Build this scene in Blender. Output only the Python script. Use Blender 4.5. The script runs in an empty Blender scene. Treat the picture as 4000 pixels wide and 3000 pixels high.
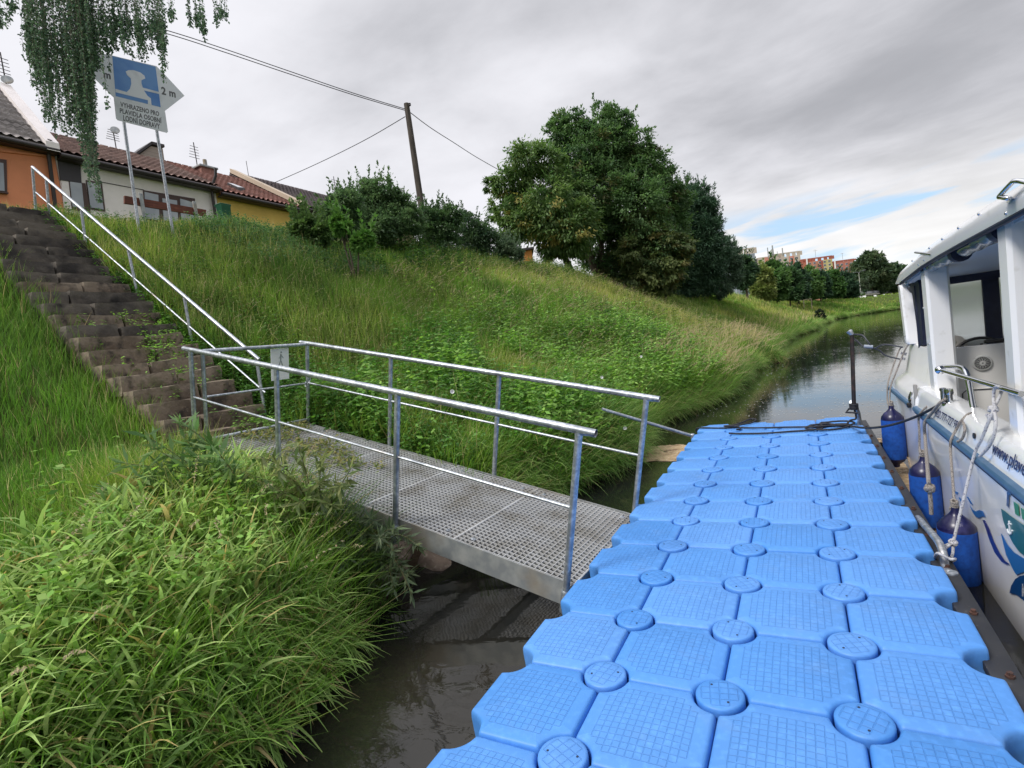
import bpy, bmesh, math, random
import numpy as np
from mathutils import Vector, Matrix, noise as mnoise
rng = np.random.default_rng(7)
random.seed(7)
SC = bpy.context.scene
COL = SC.collection
PI = math.pi

# ------------------------------------------------------------------ camera
F = 2033.0
RW = np.array([[0.8681699953500881, 0.4781722097656463, -0.13278628310808843],
               [-0.08652061327763222, -0.11763198597563344, -0.9892810012092034],
               [-0.4886665966197029, 0.8703528328690998, -0.06075280787624294]])
CW = np.array([0.9180594466321902, -1.6406150209786885, 1.5019230553104737])
TD = np.array([[0.9998339877454787, 0.0, -0.018220783432595495],
               [-0.00018671126251690318, 0.9999474964892348, -0.010245457712962959],
               [0.01821982677748363, 0.010247158866925697, 0.9997814929510048]])
S_ = 4000 / 2212

def ray(px, py):
    return RW.T @ np.array([(px * S_ - 2000) / F, (py * S_ - 1500) / F, 1.0])
def on(px, py, ax, val):
    d = ray(px, py)
    return CW + d * ((val - CW[ax]) / d[ax])
def at(px, py, depth):
    return CW + depth * ray(px, py)
def pj(X):
    c = RW @ (np.array(X, float) - CW)
    return (F * c[0] / c[2] + 2000) / S_, (F * c[1] / c[2] + 1500) / S_, c[2]
def pjn(X):
    c = (X - CW) @ RW.T
    zz = np.maximum(c[:, 2], 1e-3)
    return (F * c[:, 0] / zz + 2000) / S_, (F * c[:, 1] / zz + 1500) / S_, c[:, 2]

cam = bpy.data.cameras.new('camera')
cam.sensor_width = 36.0
cam.lens = F / 4000 * 36.0
cam.clip_start = 0.05
cam.clip_end = 6000
camo = bpy.data.objects.new('camera', cam)
COL.objects.link(camo)
B = np.diag([1, -1, -1.0])
m = Matrix((RW.T @ B).tolist()).to_4x4()
m.translation = Vector(CW.tolist())
camo.matrix_world = m
SC.camera = camo

# ------------------------------------------------------------------ helpers
def lin(r, g, b):
    f = lambda c: (c / 255 / 12.92) if c / 255 <= .04045 else ((c / 255 + .055) / 1.055) ** 2.4
    return (f(r), f(g), f(b))

def tag(o, label=None, cat=None, group=None, kind=None):
    if label: o['label'] = label
    if cat: o['category'] = cat
    if group: o['group'] = group
    if kind: o['kind'] = kind
    return o
def empty(name, loc=(0, 0, 0), label=None, cat=None, group=None):
    o = bpy.data.objects.new(name, None)
    o.location = [float(v) for v in loc]
    o.empty_display_size = .1
    COL.objects.link(o)
    return tag(o, label, cat, group)
def link(name, me, mat, parent=None, world=True):
    """mesh given in world coordinates; parent is an unrotated Empty"""
    o = bpy.data.objects.new(name, me)
    COL.objects.link(o)
    if mat is not None:
        for q in (mat if isinstance(mat, (list, tuple)) else [mat]):
            me.materials.append(q)
    if parent is not None:
        o.parent = parent
        if world:
            o.matrix_parent_inverse = Matrix.Identity(4)
            p = parent; off = Vector((0, 0, 0))
            while p is not None:
                off += p.location; p = p.parent
            o.location = -off
    return o
def dup(o, parent=None, loc=None):
    c = o.copy(); COL.objects.link(c)
    if parent is not None: c.parent = parent
    if loc is not None: c.location = loc
    return c
def recenter(o):
    """move a mesh's origin to the middle of its base, keeping it in place (for meshes not parented)"""
    me = o.data
    n = len(me.vertices)
    a = np.empty(n * 3, 'f'); me.vertices.foreach_get('co', a); a = a.reshape(-1, 3)
    c = (a.min(0) + a.max(0)) / 2; c[2] = a[:, 2].min()
    me.vertices.foreach_set('co', (a - c).ravel())
    o.location = [float(x) for x in (np.array(o.location) + c)]
    return o

class MB:
    def __init__(s): s.v = []; s.f = []; s.m = []; s.mi = 0
    def add(s, vs, fs):
        b = len(s.v)
        s.v += [tuple(map(float, q)) for q in vs]
        s.f += [tuple(b + i for i in q) for q in fs]
        s.m += [s.mi] * len(fs)
        return s
    def box(s, c, d, rot=None):
        x, y, z = [q / 2 for q in d]
        vs = [(sx * x, sy * y, sz * z) for sz in (-1, 1) for sy in (-1, 1) for sx in (-1, 1)]
        if rot is not None: vs = [tuple(rot @ Vector(v)) for v in vs]
        vs = [(v[0] + c[0], v[1] + c[1], v[2] + c[2]) for v in vs]
        return s.add(vs, [(0, 2, 3, 1), (4, 5, 7, 6), (0, 1, 5, 4), (1, 3, 7, 5), (3, 2, 6, 7), (2, 0, 4, 6)])
    def box2(s, a, b):
        return s.box([(a[i] + b[i]) / 2 for i in range(3)], [abs(b[i] - a[i]) for i in range(3)])
    def bbox(s, c, d, bev=.01, rot=None):
        bm = bmesh.new()
        bmesh.ops.create_cube(bm, size=1)
        for v in bm.verts: v.co = Vector((v.co.x * d[0], v.co.y * d[1], v.co.z * d[2]))
        bmesh.ops.bevel(bm, geom=list(bm.edges), offset=min(bev, min(d) * .45), segments=2, profile=.5, affect='EDGES')
        bm.verts.index_update()
        vs = [v.co.copy() for v in bm.verts]
        if rot is not None: vs = [rot @ v for v in vs]
        s.add([v + Vector(c) for v in vs], [[v.index for v in f.verts] for f in bm.faces])
        bm.free(); return s
    def tube(s, pts, r, n=8, cap=True, closed=False):
        P = [Vector([float(q) for q in p]) for p in pts]; k = len(P)
        R = r if isinstance(r, (list, tuple)) else [r] * k
        up = None; vs = []
        for i, p in enumerate(P):
            if closed: t = P[(i + 1) % k] - P[i - 1]
            else: t = P[min(i + 1, k - 1)] - P[max(i - 1, 0)]
            t = t.normalized() if t.length > 1e-9 else Vector((0, 0, 1))
            if up is None:
                up = t.orthogonal().normalized()
            else:
                up = up - t * up.dot(t)
                up = up.normalized() if up.length > 1e-6 else t.orthogonal().normalized()
            w = t.cross(up)
            for j in range(n):
                a = 2 * PI * j / n
                vs.append(p + (up * math.cos(a) + w * math.sin(a)) * R[i])
        fs = []
        for i in range(k if closed else k - 1):
            for j in range(n):
                a = i * n + j; b = i * n + (j + 1) % n
                i2 = ((i + 1) % k) * n
                fs.append((a, b, i2 + (j + 1) % n, i2 + j))
        if cap and not closed:
            fs.append(tuple(range(n - 1, -1, -1))); fs.append(tuple((k - 1) * n + j for j in range(n)))
        return s.add(vs, fs)
    def lathe(s, prof, c=(0, 0, 0), n=20, axis=None):
        """prof: (r,z) list"""
        vs = []; fs = []
        for r, z in prof:
            for j in range(n):
                a = 2 * PI * j / n
                vs.append(Vector((r * math.cos(a), r * math.sin(a), z)))
        for i in range(len(prof) - 1):
            for j in range(n):
                fs.append((i * n + j, i * n + (j + 1) % n, (i + 1) * n + (j + 1) % n, (i + 1) * n + j))
        fs.append(tuple(range(n - 1, -1, -1))); fs.append(tuple((len(prof) - 1) * n + j for j in range(n)))
        if axis is not None:
            q = Vector((0, 0, 1)).rotation_difference(Vector(axis).normalized()).to_matrix()
            vs = [q @ v for v in vs]
        return s.add([v + Vector(c) for v in vs], fs)
    def prism(s, poly, d):
        """poly: 3-D points of a planar outline; d: extrusion vector"""
        n = len(poly); P = [Vector([float(x) for x in p]) for p in poly]; D = Vector(d)
        fs = [tuple(range(n)), tuple(range(2 * n - 1, n - 1, -1))] + [(i, i + n, (i + 1) % n + n, (i + 1) % n) for i in range(n)]
        return s.add(P + [p + D for p in P], fs)
    def loft(s, rings, closed=True, caps=True):
        n = len(rings[0]); vs = [p for r in rings for p in r]; fs = []
        for i in range(len(rings) - 1):
            for j in range(n if closed else n - 1):
                a = i * n + j; b = i * n + (j + 1) % n
                fs.append((a, b, b + n, a + n))
        if caps and closed:
            fs.append(tuple(range(n - 1, -1, -1))); fs.append(tuple((len(rings) - 1) * n + j for j in range(n)))
        return s.add(vs, fs)
    def mesh(s, name, smooth=None):
        me = bpy.data.meshes.new(name)
        me.from_pydata(s.v, [], s.f)
        if any(s.m): me.polygons.foreach_set('material_index', s.m)
        bm = bmesh.new(); bm.from_mesh(me)
        bmesh.ops.recalc_face_normals(bm, faces=bm.faces)
        bm.to_mesh(me); bm.free()
        if smooth is not None:
            me.polygons.foreach_set('use_smooth', [True] * len(me.polygons))
            try: me.set_sharp_from_angle(angle=math.radians(smooth))
            except Exception: pass
        me.update()
        return me
    def build(s, name, mat, parent=None, smooth=35, label=None):
        o = link(name, s.mesh(name, smooth), mat, parent)
        if label: o['label'] = label
        return o

def npmesh(name, V, Q, colr=None, smooth=False):
    """V (N,3), Q (M,4) quads, colr (N,3) vertex colour"""
    me = bpy.data.meshes.new(name)
    me.vertices.add(len(V)); me.vertices.foreach_set('co', np.ascontiguousarray(V, 'f').ravel())
    k = Q.shape[1]
    me.loops.add(Q.size); me.loops.foreach_set('vertex_index', np.ascontiguousarray(Q, 'i').ravel())
    me.polygons.add(len(Q)); me.polygons.foreach_set('loop_start', np.arange(0, Q.size, k, dtype='i'))
    if smooth: me.polygons.foreach_set('use_smooth', np.ones(len(Q), bool))
    if colr is not None:
        at_ = me.color_attributes.new('Col', 'FLOAT_COLOR', 'POINT')
        c4 = np.ones((len(V), 4), 'f'); c4[:, :3] = colr
        at_.data.foreach_set('color', c4.ravel())
    me.update(calc_edges=True)
    return me

def text_mesh(s, size, spacing=1.0, shear=0, bold=0.0, ext=.001):
    cu = bpy.data.curves.new('t', 'FONT'); cu.body = s; cu.size = size
    cu.align_x = 'LEFT'; cu.align_y = 'BOTTOM'; cu.space_character = spacing; cu.shear = shear
    cu.offset = bold; cu.extrude = ext; cu.resolution_u = 4
    o = bpy.data.objects.new('t', cu); COL.objects.link(o)
    dg = bpy.context.evaluated_depsgraph_get(); dg.update()
    me = bpy.data.meshes.new_from_object(o.evaluated_get(dg))
    bpy.data.objects.remove(o); bpy.data.curves.remove(cu)
    return me
def place_text(me, org, X, Y, width=None, height=None):
    """map text x,y,z to org + x*X + y*Y + z*N, stretched to the given width / height"""
    n = len(me.vertices); a = np.empty(n * 3, 'f'); me.vertices.foreach_get('co', a); a = a.reshape(-1, 3)
    lo = a.min(0); hi = a.max(0)
    a[:, 0] -= lo[0]; a[:, 1] -= lo[1]
    if width: a[:, 0] *= width / (hi[0] - lo[0])
    if height: a[:, 1] *= height / (hi[1] - lo[1])
    X = np.array(X, float); Y = np.array(Y, float); N = np.cross(X, Y)
    N /= np.linalg.norm(N)
    P = np.array(org, float) + a[:, :1] * X + a[:, 1:2] * Y + a[:, 2:] * N
    me.vertices.foreach_set('co', P.astype('f').ravel()); me.update()
    return me

# ------------------------------------------------------------------ materials
def M(name, base=(.5, .5, .5), rough=.5, metal=0., noise=None, bump=None, coat=0., spec=.5, ior=None, trans=0., alpha=None):
    """noise: list of (scale, detail, colour, lo, hi) colour overlays by object-space noise; bump: list of (scale, strength, dist)"""
    mt = bpy.data.materials.new(name); mt.use_nodes = True
    nt = mt.node_tree; N = nt.nodes; L = nt.links
    bs = N['Principled BSDF']
    bs.inputs['Roughness'].default_value = rough
    bs.inputs['Metallic'].default_value = metal
    bs.inputs['Specular IOR Level'].default_value = spec
    bs.inputs['Coat Weight'].default_value = coat
    if ior: bs.inputs['IOR'].default_value = ior
    bs.inputs['Transmission Weight'].default_value = trans
    tc = N.new('ShaderNodeTexCoord')
    rgb = N.new('ShaderNodeRGB'); rgb.outputs[0].default_value = (*base, 1)
    cur = rgb.outputs[0]
    for (sc, det, c2, lo, hi) in (noise or []):
        nz = N.new('ShaderNodeTexNoise')
        if isinstance(sc, (tuple, list)):
            mp = N.new('ShaderNodeMapping'); mp.inputs['Scale'].default_value = sc
            L.new(tc.outputs['Object'], mp.inputs[0]); L.new(mp.outputs[0], nz.inputs['Vector']); nz.inputs['Scale'].default_value = 1
        else:
            nz.inputs['Scale'].default_value = sc; L.new(tc.outputs['Object'], nz.inputs['Vector'])
        nz.inputs['Detail'].default_value = det
        mr = N.new('ShaderNodeMapRange'); mr.inputs['From Min'].default_value = lo; mr.inputs['From Max'].default_value = hi
        L.new(nz.outputs[0], mr.inputs[0])
        mx = N.new('ShaderNodeMix'); mx.data_type = 'RGBA'
        L.new(mr.outputs[0], mx.inputs[0]); L.new(cur, mx.inputs[6]); mx.inputs[7].default_value = (*c2, 1)
        cur = mx.outputs[2]
    L.new(cur, bs.inputs['Base Color'])
    prev = None
    for (sc, st, di) in (bump or []):
        nz = N.new('ShaderNodeTexNoise'); nz.inputs['Detail'].default_value = 4
        if isinstance(sc, (tuple, list)):
            mp = N.new('ShaderNodeMapping'); mp.inputs['Scale'].default_value = sc
            L.new(tc.outputs['Object'], mp.inputs[0]); L.new(mp.outputs[0], nz.inputs['Vector']); nz.inputs['Scale'].default_value = 1
        else:
            nz.inputs['Scale'].default_value = sc; L.new(tc.outputs['Object'], nz.inputs['Vector'])
        bp = N.new('ShaderNodeBump'); bp.inputs['Strength'].default_value = st; bp.inputs['Distance'].default_value = di
        L.new(nz.outputs[0], bp.inputs['Height'])
        if prev: L.new(prev, bp.inputs['Normal'])
        prev = bp.outputs[0]
    if prev: L.new(prev, bs.inputs['Normal'])
    if alpha is not None: bs.inputs['Alpha'].default_value = alpha
    return mt

def leafmat(name, rough=.55, transl=.35, spec=.35):
    mt = bpy.data.materials.new(name); mt.use_nodes = True
    nt = mt.node_tree; N = nt.nodes; L = nt.links
    bs = N['Principled BSDF']; bs.inputs['Roughness'].default_value = rough
    bs.inputs['Specular IOR Level'].default_value = spec
    at_ = N.new('ShaderNodeAttribute'); at_.attribute_name = 'Col'
    L.new(at_.outputs['Color'], bs.inputs['Base Color'])
    tr = N.new('ShaderNodeBsdfTranslucent')
    hs = N.new('ShaderNodeHueSaturation'); hs.inputs['Saturation'].default_value = 1.1; hs.inputs['Value'].default_value = 1.2
    L.new(at_.outputs['Color'], hs.inputs['Color']); L.new(hs.outputs[0], tr.inputs['Color'])
    mx = N.new('ShaderNodeMixShader'); mx.inputs[0].default_value = transl
    L.new(bs.outputs[0], mx.inputs[1]); L.new(tr.outputs[0], mx.inputs[2])
    L.new(mx.outputs[0], N['Material Output'].inputs[0])
    return mt

m_leaf = leafmat('leaf', .55, .42)
m_grass = leafmat('grass_blade', .6, .42, .25)
m_needle = leafmat('conifer_foliage', .6, .25, .25)
m_galv = M('galvanised_steel', (.36, .39, .43), .42, .75, noise=[(34, 5, (.56, .59, .62), .44, .60), (7, 5, (.24, .26, .29), .52, .70), (2.2, 6, (.30, .24, .18), .62, .78)], bump=[(60, .15, .002)])
m_galv2 = M('weathered_galvanised_steel', (.30, .32, .33), .55, .5, noise=[(9, 6, (.45, .46, .45), .4, .65), (2.2, 5, (.30, .24, .16), .55, .75)], bump=[(60, .15, .002)])
m_bark = M('bark', (.075, .055, .04), .9, noise=[((20, 20, 4), 5, (.16, .13, .1), .4, .7)], bump=[((25, 25, 5), .8, .03)])
m_black = M('black_rope', (.012, .013, .018), .7, noise=[(40, 3, (.05, .05, .06), .5, .8)])
m_rope = M('grey_rope', (.33, .30, .27), .85, noise=[((220, 220, 60), 2, (.14, .12, .11), .45, .6)], bump=[(150, .8, .004)])
m_ropew = M('white_fleck_rope', (.50, .50, .52), .8, noise=[((90, 90, 90), 1, (.12, .12, .2), .6, .68)], bump=[(150, .8, .004)])
# ------------------------------------------------------------------ light and sky
SUN_EL, SUN_AZ = math.radians(48), math.radians(215)   # azimuth clockwise from +y
sdir = Vector((math.sin(SUN_AZ) * math.cos(SUN_EL), math.cos(SUN_AZ) * math.cos(SUN_EL), math.sin(SUN_EL)))
sun = bpy.data.lights.new('sun', 'SUN'); sun.energy = 1.5; sun.angle = math.radians(14); sun.color = (1, .96, .9)
suno = bpy.data.objects.new('sun', sun); COL.objects.link(suno)
suno.rotation_euler = sdir.to_track_quat('Z', 'Y').to_euler(); suno.location = (0, 0, 40)

W = bpy.data.worlds.new('World'); SC.world = W; W.use_nodes = True
nt = W.node_tree; N = nt.nodes; L = nt.links
for n_ in list(N): N.remove(n_)
out = N.new('ShaderNodeOutputWorld'); bg = N.new('ShaderNodeBackground')
sky = N.new('ShaderNodeTexSky'); sky.sky_type = 'NISHITA'; sky.sun_disc = False
sky.sun_elevation = SUN_EL; sky.sun_rotation = SUN_AZ
tc = N.new('ShaderNodeTexCoord'); sp = N.new('ShaderNodeSeparateXYZ'); L.new(tc.outputs['Generated'], sp.inputs[0])
def mth(op, a, b=None, clamp=False):
    n = N.new('ShaderNodeMath'); n.operation = op; n.use_clamp = clamp
    for i, q in enumerate((a, b)):
        if q is None: continue
        if isinstance(q, (int, float)): n.inputs[i].default_value = q
        else: L.new(q, n.inputs[i])
    return n.outputs[0]
def mixc(f, a, b):
    n = N.new('ShaderNodeMix'); n.data_type = 'RGBA'
    for i, q in ((0, f), (6, a), (7, b)):
        if isinstance(q, (int, float)): n.inputs[i].default_value = q
        elif isinstance(q, tuple): n.inputs[i].default_value = (*q, 1)
        else: L.new(q, n.inputs[i])
    return n.outputs[2]
def mrange(v, a, b, c=0., d=1., smooth=True):
    n = N.new('ShaderNodeMapRange'); n.interpolation_type = 'SMOOTHSTEP' if smooth else 'LINEAR'
    L.new(v, n.inputs[0])
    for i, q in enumerate((a, b, c, d)): n.inputs[i + 1].default_value = q
    return n.outputs[0]
zc = mth('MAXIMUM', sp.outputs[2], 0.0)
den = mth('ADD', zc, .13)
cx = mth('DIVIDE', sp.outputs[0], den); cy = mth('DIVIDE', sp.outputs[1], den)
cb = N.new('ShaderNodeCombineXYZ'); L.new(cx, cb.inputs[0]); L.new(cy, cb.inputs[1])
def cloudnoise(rot, scale, loc, det, dist=0., rough=.55):
    mp = N.new('ShaderNodeMapping'); mp.inputs['Rotation'].default_value = (0, 0, rot)
    mp.inputs['Scale'].default_value = scale; mp.inputs['Location'].default_value = loc
    L.new(cb.outputs[0], mp.inputs[0])
    nz = N.new('ShaderNodeTexNoise'); nz.inputs['Scale'].default_value = 1; nz.inputs['Detail'].default_value = det
    nz.inputs['Roughness'].default_value = rough; nz.inputs['Distortion'].default_value = dist
    L.new(mp.outputs[0], nz.inputs[0]); return nz.outputs[0]
n1 = cloudnoise(.5, (.55, .95, 1), (3.1, 1.7, 0), 7, .3)       # broad layers
n2 = cloudnoise(.35, (1.6, 2.6, 1), (7.3, 2.2, 0), 6, .5)      # streaks
n3 = cloudnoise(.2, (1.7, 1.9, 1), (1.4, 8.2, 0), 8, .2)       # puffs
lum = mth('ADD', mth('MULTIPLY', n1, .52), mth('ADD', mth('MULTIPLY', n2, .11), mth('MULTIPLY', n3, .42)))
# the deck of cloud is thicker over the right (east) side
az = mth('ADD', mth('MULTIPLY', sp.outputs[0], -.16), mth('MULTIPLY', sp.outputs[2], -.10))
lum = mth('ADD', lum, az)
t = mrange(lum, .27, .72)
cloud = mixc(t, lin(137, 138, 143), lin(192, 192, 197))
hz = mrange(sp.outputs[2], .02, .27, 1., 0.)
cloud = mixc(mth('MULTIPLY', hz, .72), cloud, lin(218, 217, 214))
# blue gaps low over the far bend of the river
aa = mth('ARCTAN2', sp.outputs[0], sp.outputs[1])
cb2 = N.new('ShaderNodeCombineXYZ'); L.new(mth('MULTIPLY', aa, 3.4), cb2.inputs[0]); L.new(mth('ADD', mth('MULTIPLY', sp.outputs[2], 21.), mth('MULTIPLY', aa, -1.6)), cb2.inputs[1])
nbn = N.new('ShaderNodeTexNoise'); nbn.inputs['Scale'].default_value = 1.0; nbn.inputs['Detail'].default_value = 7; nbn.inputs['Distortion'].default_value = .3
L.new(cb2.outputs[0], nbn.inputs[0]); nb = nbn.outputs[0]
el = sp.outputs[2]
band = mth('MULTIPLY', mrange(el, .05, .085), mrange(el, .15, .20, 1., 0.))
azm = mth('MULTIPLY', mrange(mth('DIVIDE', sp.outputs[0], mth('MAXIMUM', sp.outputs[1], .05)), -.28, .0), mrange(sp.outputs[1], 0., .3))
gap = mth('MULTIPLY', mth('MULTIPLY', band, azm), mrange(nb, .46, .56))
skyc = N.new('ShaderNodeMix'); skyc.data_type = 'RGBA'; skyc.blend_type = 'MULTIPLY'; skyc.inputs[0].default_value = 1
L.new(sky.outputs[0], skyc.inputs[6]); skyc.inputs[7].default_value = (.085, .095, .11, 1)
blue = mixc(.75, skyc.outputs[2], lin(152, 176, 196))
col = mixc(gap, cloud, blue)
low = mrange(sp.outputs[2], -.05, 0.0)
col = mixc(low, lin(90, 95, 85), col)
zen = mrange(sp.outputs[2], .58, .90, 1.0, 2.7)          # an overcast sky is brightest overhead
vm = N.new('ShaderNodeVectorMath'); vm.operation = 'SCALE'; L.new(col, vm.inputs[0]); L.new(zen, vm.inputs[3]); col = vm.outputs[0]
L.new(col, bg.inputs[0]); bg.inputs[1].default_value = 1.0
L.new(bg.outputs[0], out.inputs[0])
SC.view_settings.view_transform = 'Standard'; SC.view_settings.look = 'None'
SC.view_settings.exposure = 0.8; SC.view_settings.gamma = 1
SC.render.film_transparent = False
SC.cycles.max_bounces = 8; SC.cycles.transparent_max_bounces = 12
SC.cycles.caustics_reflective = False; SC.cycles.caustics_refractive = False
SC.cycles.use_denoising = True

# ------------------------------------------------------------------ terrain
WZ = -.38
PL = np.array([(-1.5, -900), (-1.5, -30), (-1.45, -2), (-1.65, 0), (-1.95, .8), (-2.35, 1.8), (-2.3, 2.4), (-1.8, 4.35), (-1.5, 7), (-1.4, 10), (-.75, 13),
               (-.5, 20), (-.5, 37), (1.2, 53), (6, 105), (13, 123), (19, 132), (32, 145), (60, 160), (120, 175), (400, 200), (2500, 260)], float)
PR = np.array([(27, -900), (27, 60), (32, 80), (45, 100), (75, 118), (130, 130), (400, 150), (2500, 190)], float)

_r = np.random.default_rng(3)
def ragged(P, y0, y1):
    out = []
    for i in range(len(P) - 1):
        a, b = P[i], P[i + 1]; out.append(a); L_ = np.linalg.norm(b - a)
        if a[1] >= y0 and b[1] <= y1:
            st = 1.1 if b[1] < 40 else 4.; k = int(L_ / st)
            for j in range(1, k):
                p = a + (b - a) * j / k; out.append(p + np.array([_r.normal(0, .14 + .004 * p[1]), 0]))
    return np.array(out + [P[-1]])
PL = ragged(PL, 2.4, 133)
def sdist(x, y, P):
    """signed distance, positive to the left of the line's direction"""
    best = np.full(x.shape, 1e18); sg = np.ones(x.shape)
    for i in range(len(P) - 1):
        a, b = P[i], P[i + 1]; d = b - a; L2 = d @ d
        t_ = np.clip(((x - a[0]) * d[0] + (y - a[1]) * d[1]) / L2, 0, 1)
        ex = x - a[0] - t_ * d[0]; ey = y - a[1] - t_ * d[1]
        q = ex * ex + ey * ey
        c_ = d[0] * (y - a[1]) - d[1] * (x - a[0])
        k = q < best - 1e-9
        best = np.where(k, q, best); sg = np.where(k, np.sign(c_), sg)
    return np.sqrt(best) * np.where(sg == 0, 1, sg)

_lat = rng.random((256, 256))
def vnoise(x, y, sc):
    x = np.asarray(x) / sc + 113.3; y = np.asarray(y) / sc + 71.7
    xi = np.floor(x).astype(int); yi = np.floor(y).astype(int); fx = x - xi; fy = y - yi
    fx = fx * fx * (3 - 2 * fx); fy = fy * fy * (3 - 2 * fy)
    g = lambda a, b: _lat[a % 256, b % 256]
    return (g(xi, yi) * (1 - fx) + g(xi + 1, yi) * fx) * (1 - fy) + (g(xi, yi + 1) * (1 - fx) + g(xi + 1, yi + 1) * fx) * fy
def fnoise(x, y, sc):
    return (vnoise(x, y, sc) + .5 * vnoise(x + 9, y + 5, sc / 2.1) + .25 * vnoise(x + 3, y + 17, sc / 4.3)) / 1.75

S1 = [-9, -1.2, -.4, 0, .3, 1.2, 2.8, 3.5, 9.0, 10.2, 14, 60]
H1 = [-1.8, -1.1, -.75, -.44, .0, .32, .82, .98, 4.95, 5.1, 5.15, 5.3]
S2 = [-9, -1.2, -.4, 0, .3, .8, 3, 8.9, 10.0, 14, 60]
H2 = [-1.8, -1.1, -.75, -.42, -.05, .3, 1.55, 5.0, 5.4, 5.45, 5.6]
ST_Y0, ST_Y1 = 1.2, 2.98
def stair_z(x): return .90 + .758 * (-5.25 - x)
def ground(x, y):
    x = np.asarray(x, float); y = np.asarray(y, float)
    s = sdist(x, y, PL)
    b = np.clip((8.5 - y) / 5.0, 0, 1); b = b * b * (3 - 2 * b)
    h = np.interp(s, S1, H1) * b + np.interp(s, S2, H2) * (1 - b)
    k = np.clip((y - 60) / 80, 0, 1)
    h = np.where(h > 0, h * (1 - .34 * k - .10 * np.clip((y - 112) / 18, 0, 1)), h)
    sr = -sdist(x, y, PR)
    hr = np.interp(sr, [-9, -1, 0, .5, 9, 12, 60], [-1.8, -1.1, -.42, 0, 4.0, 4.4, 4.6])
    h = np.maximum(h, hr)
    bump = (fnoise(x, y, 2.3) - .5) * .34 + (fnoise(x, y, 9) - .5) * .5
    land = np.clip(np.maximum(s, sr) / 1.5, 0, 1)
    flat = np.clip((np.maximum(s, sr) - 9.5) / 3, 0, 1)
    far_ = np.clip((np.hypot(x, y) - 20) / 60, 0, 1)
    h = h + bump * land * (1 - .8 * flat)
    # the cutting for the stone stairs
    w = np.clip((np.minimum(y - ST_Y0, ST_Y1 - y) + .25) / .3, 0, 1) * np.clip((-4.9 - x) / .3, 0, 1) * np.clip((x + 11.9) / .5, 0, 1)
    zs = np.minimum(stair_z(x) - .32, 5.0)
    h = h * (1 - w) + zs * w
    # turf beside the stairs stands a little proud of the treads
    wl = np.clip(1 - np.abs(y - ST_Y0 + .3) / .6, 0, 1) * np.clip((-5.2 - x) / .6, 0, 1) * np.clip((x + 11.4) / .8, 0, 1)
    h = h * (1 - .7 * wl) + (stair_z(x) + .02) * .7 * wl
    return h
def axis(*segs):
    a = []
    for lo, hi, st in segs: a += list(np.arange(lo, hi, st))
    return np.array(a + [segs[-1][1]])
gx = axis((-2400, -400, 200), (-400, -80, 40), (-80, -24, 7), (-24, -13, .8), (-13, 0, .14), (0, 4, .5), (4, 30, 1.3), (30, 140, 2.5), (140, 400, 20), (400, 2400, 200))
gy = axis((-900, -100, 100), (-100, -10, 10), (-10, -3, 1), (-3, 12, .14), (12, 30, .35), (30, 70, .9), (70, 200, 2.2), (200, 420, 20), (420, 2400, 180))
GX, GY = np.meshgrid(gx, gy)
GZ = ground(GX, GY)
V = np.stack([GX.ravel(), GY.ravel(), GZ.ravel()], 1)
nx, ny = len(gx), len(gy)
I = (np.arange(ny - 1)[:, None] * nx + np.arange(nx - 1)[None]).ravel()
me = npmesh('ground', V, np.stack([I, I + 1, I + nx + 1, I + nx], 1), smooth=True)
m_ground = M('soil_and_grass', lin(84, 100, 48), .95, noise=[(1.2, 6, lin(60, 74, 34), .4, .65), (7, 4, lin(92, 88, 52), .5, .75)], bump=[(14, .7, .08)], spec=.1)
def slope_mud(mt):
    nt = mt.node_tree; N = nt.nodes; L = nt.links
    g = N.new('ShaderNodeNewGeometry'); s_ = N.new('ShaderNodeSeparateXYZ'); L.new(g.outputs['Position'], s_.inputs[0])
    mr = N.new('ShaderNodeMapRange'); mr.inputs[1].default_value = .05; mr.inputs[2].default_value = -.15
    L.new(s_.outputs[2], mr.inputs[0])
    bs = N['Principled BSDF']; old = bs.inputs['Base Color'].links[0].from_socket
    mx = N.new('ShaderNodeMix'); mx.data_type = 'RGBA'; L.new(mr.outputs[0], mx.inputs[0]); L.new(old, mx.inputs[6]); mx.inputs[7].default_value = (*lin(62, 52, 40), 1)
    L.new(mx.outputs[2], bs.inputs['Base Color'])
slope_mud(m_ground)
tag(link('ground', me, m_ground), kind='structure')

# ------------------------------------------------------------------ river
mb = MB()
wx = list(np.linspace(-6, 120, 64)); 
mb.add([(-30, -900, WZ), (2400, -900, WZ), (2400, 900, WZ), (-30, 900, WZ)], [(0, 1, 2, 3)])
mw = bpy.data.materials.new('river_water'); mw.use_nodes = True
nt = mw.node_tree; N = nt.nodes; L = nt.links; bs = N['Principled BSDF']
bs.inputs['Roughness'].default_value = .045; bs.inputs['IOR'].default_value = 1.5
tcw = N.new('ShaderNodeTexCoord')
def wn(scale, det, rot=0., dist=0.):
    mp = N.new('ShaderNodeMapping'); mp.inputs['Scale'].default_value = scale; mp.inputs['Rotation'].default_value = (0, 0, rot)
    L.new(tcw.outputs['Object'], mp.inputs[0]); nz = N.new('ShaderNodeTexNoise'); nz.inputs['Scale'].default_value = 1
    nz.inputs['Detail'].default_value = det; nz.inputs['Distortion'].default_value = dist; L.new(mp.outputs[0], nz.inputs[0]); return nz.outputs[0]
silt = wn((.9, .7, 1), 5)
mx = N.new('ShaderNodeMix'); mx.data_type = 'RGBA'; mr = N.new('ShaderNodeMapRange'); mr.inputs[1].default_value = .42; mr.inputs[2].default_value = .68
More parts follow.
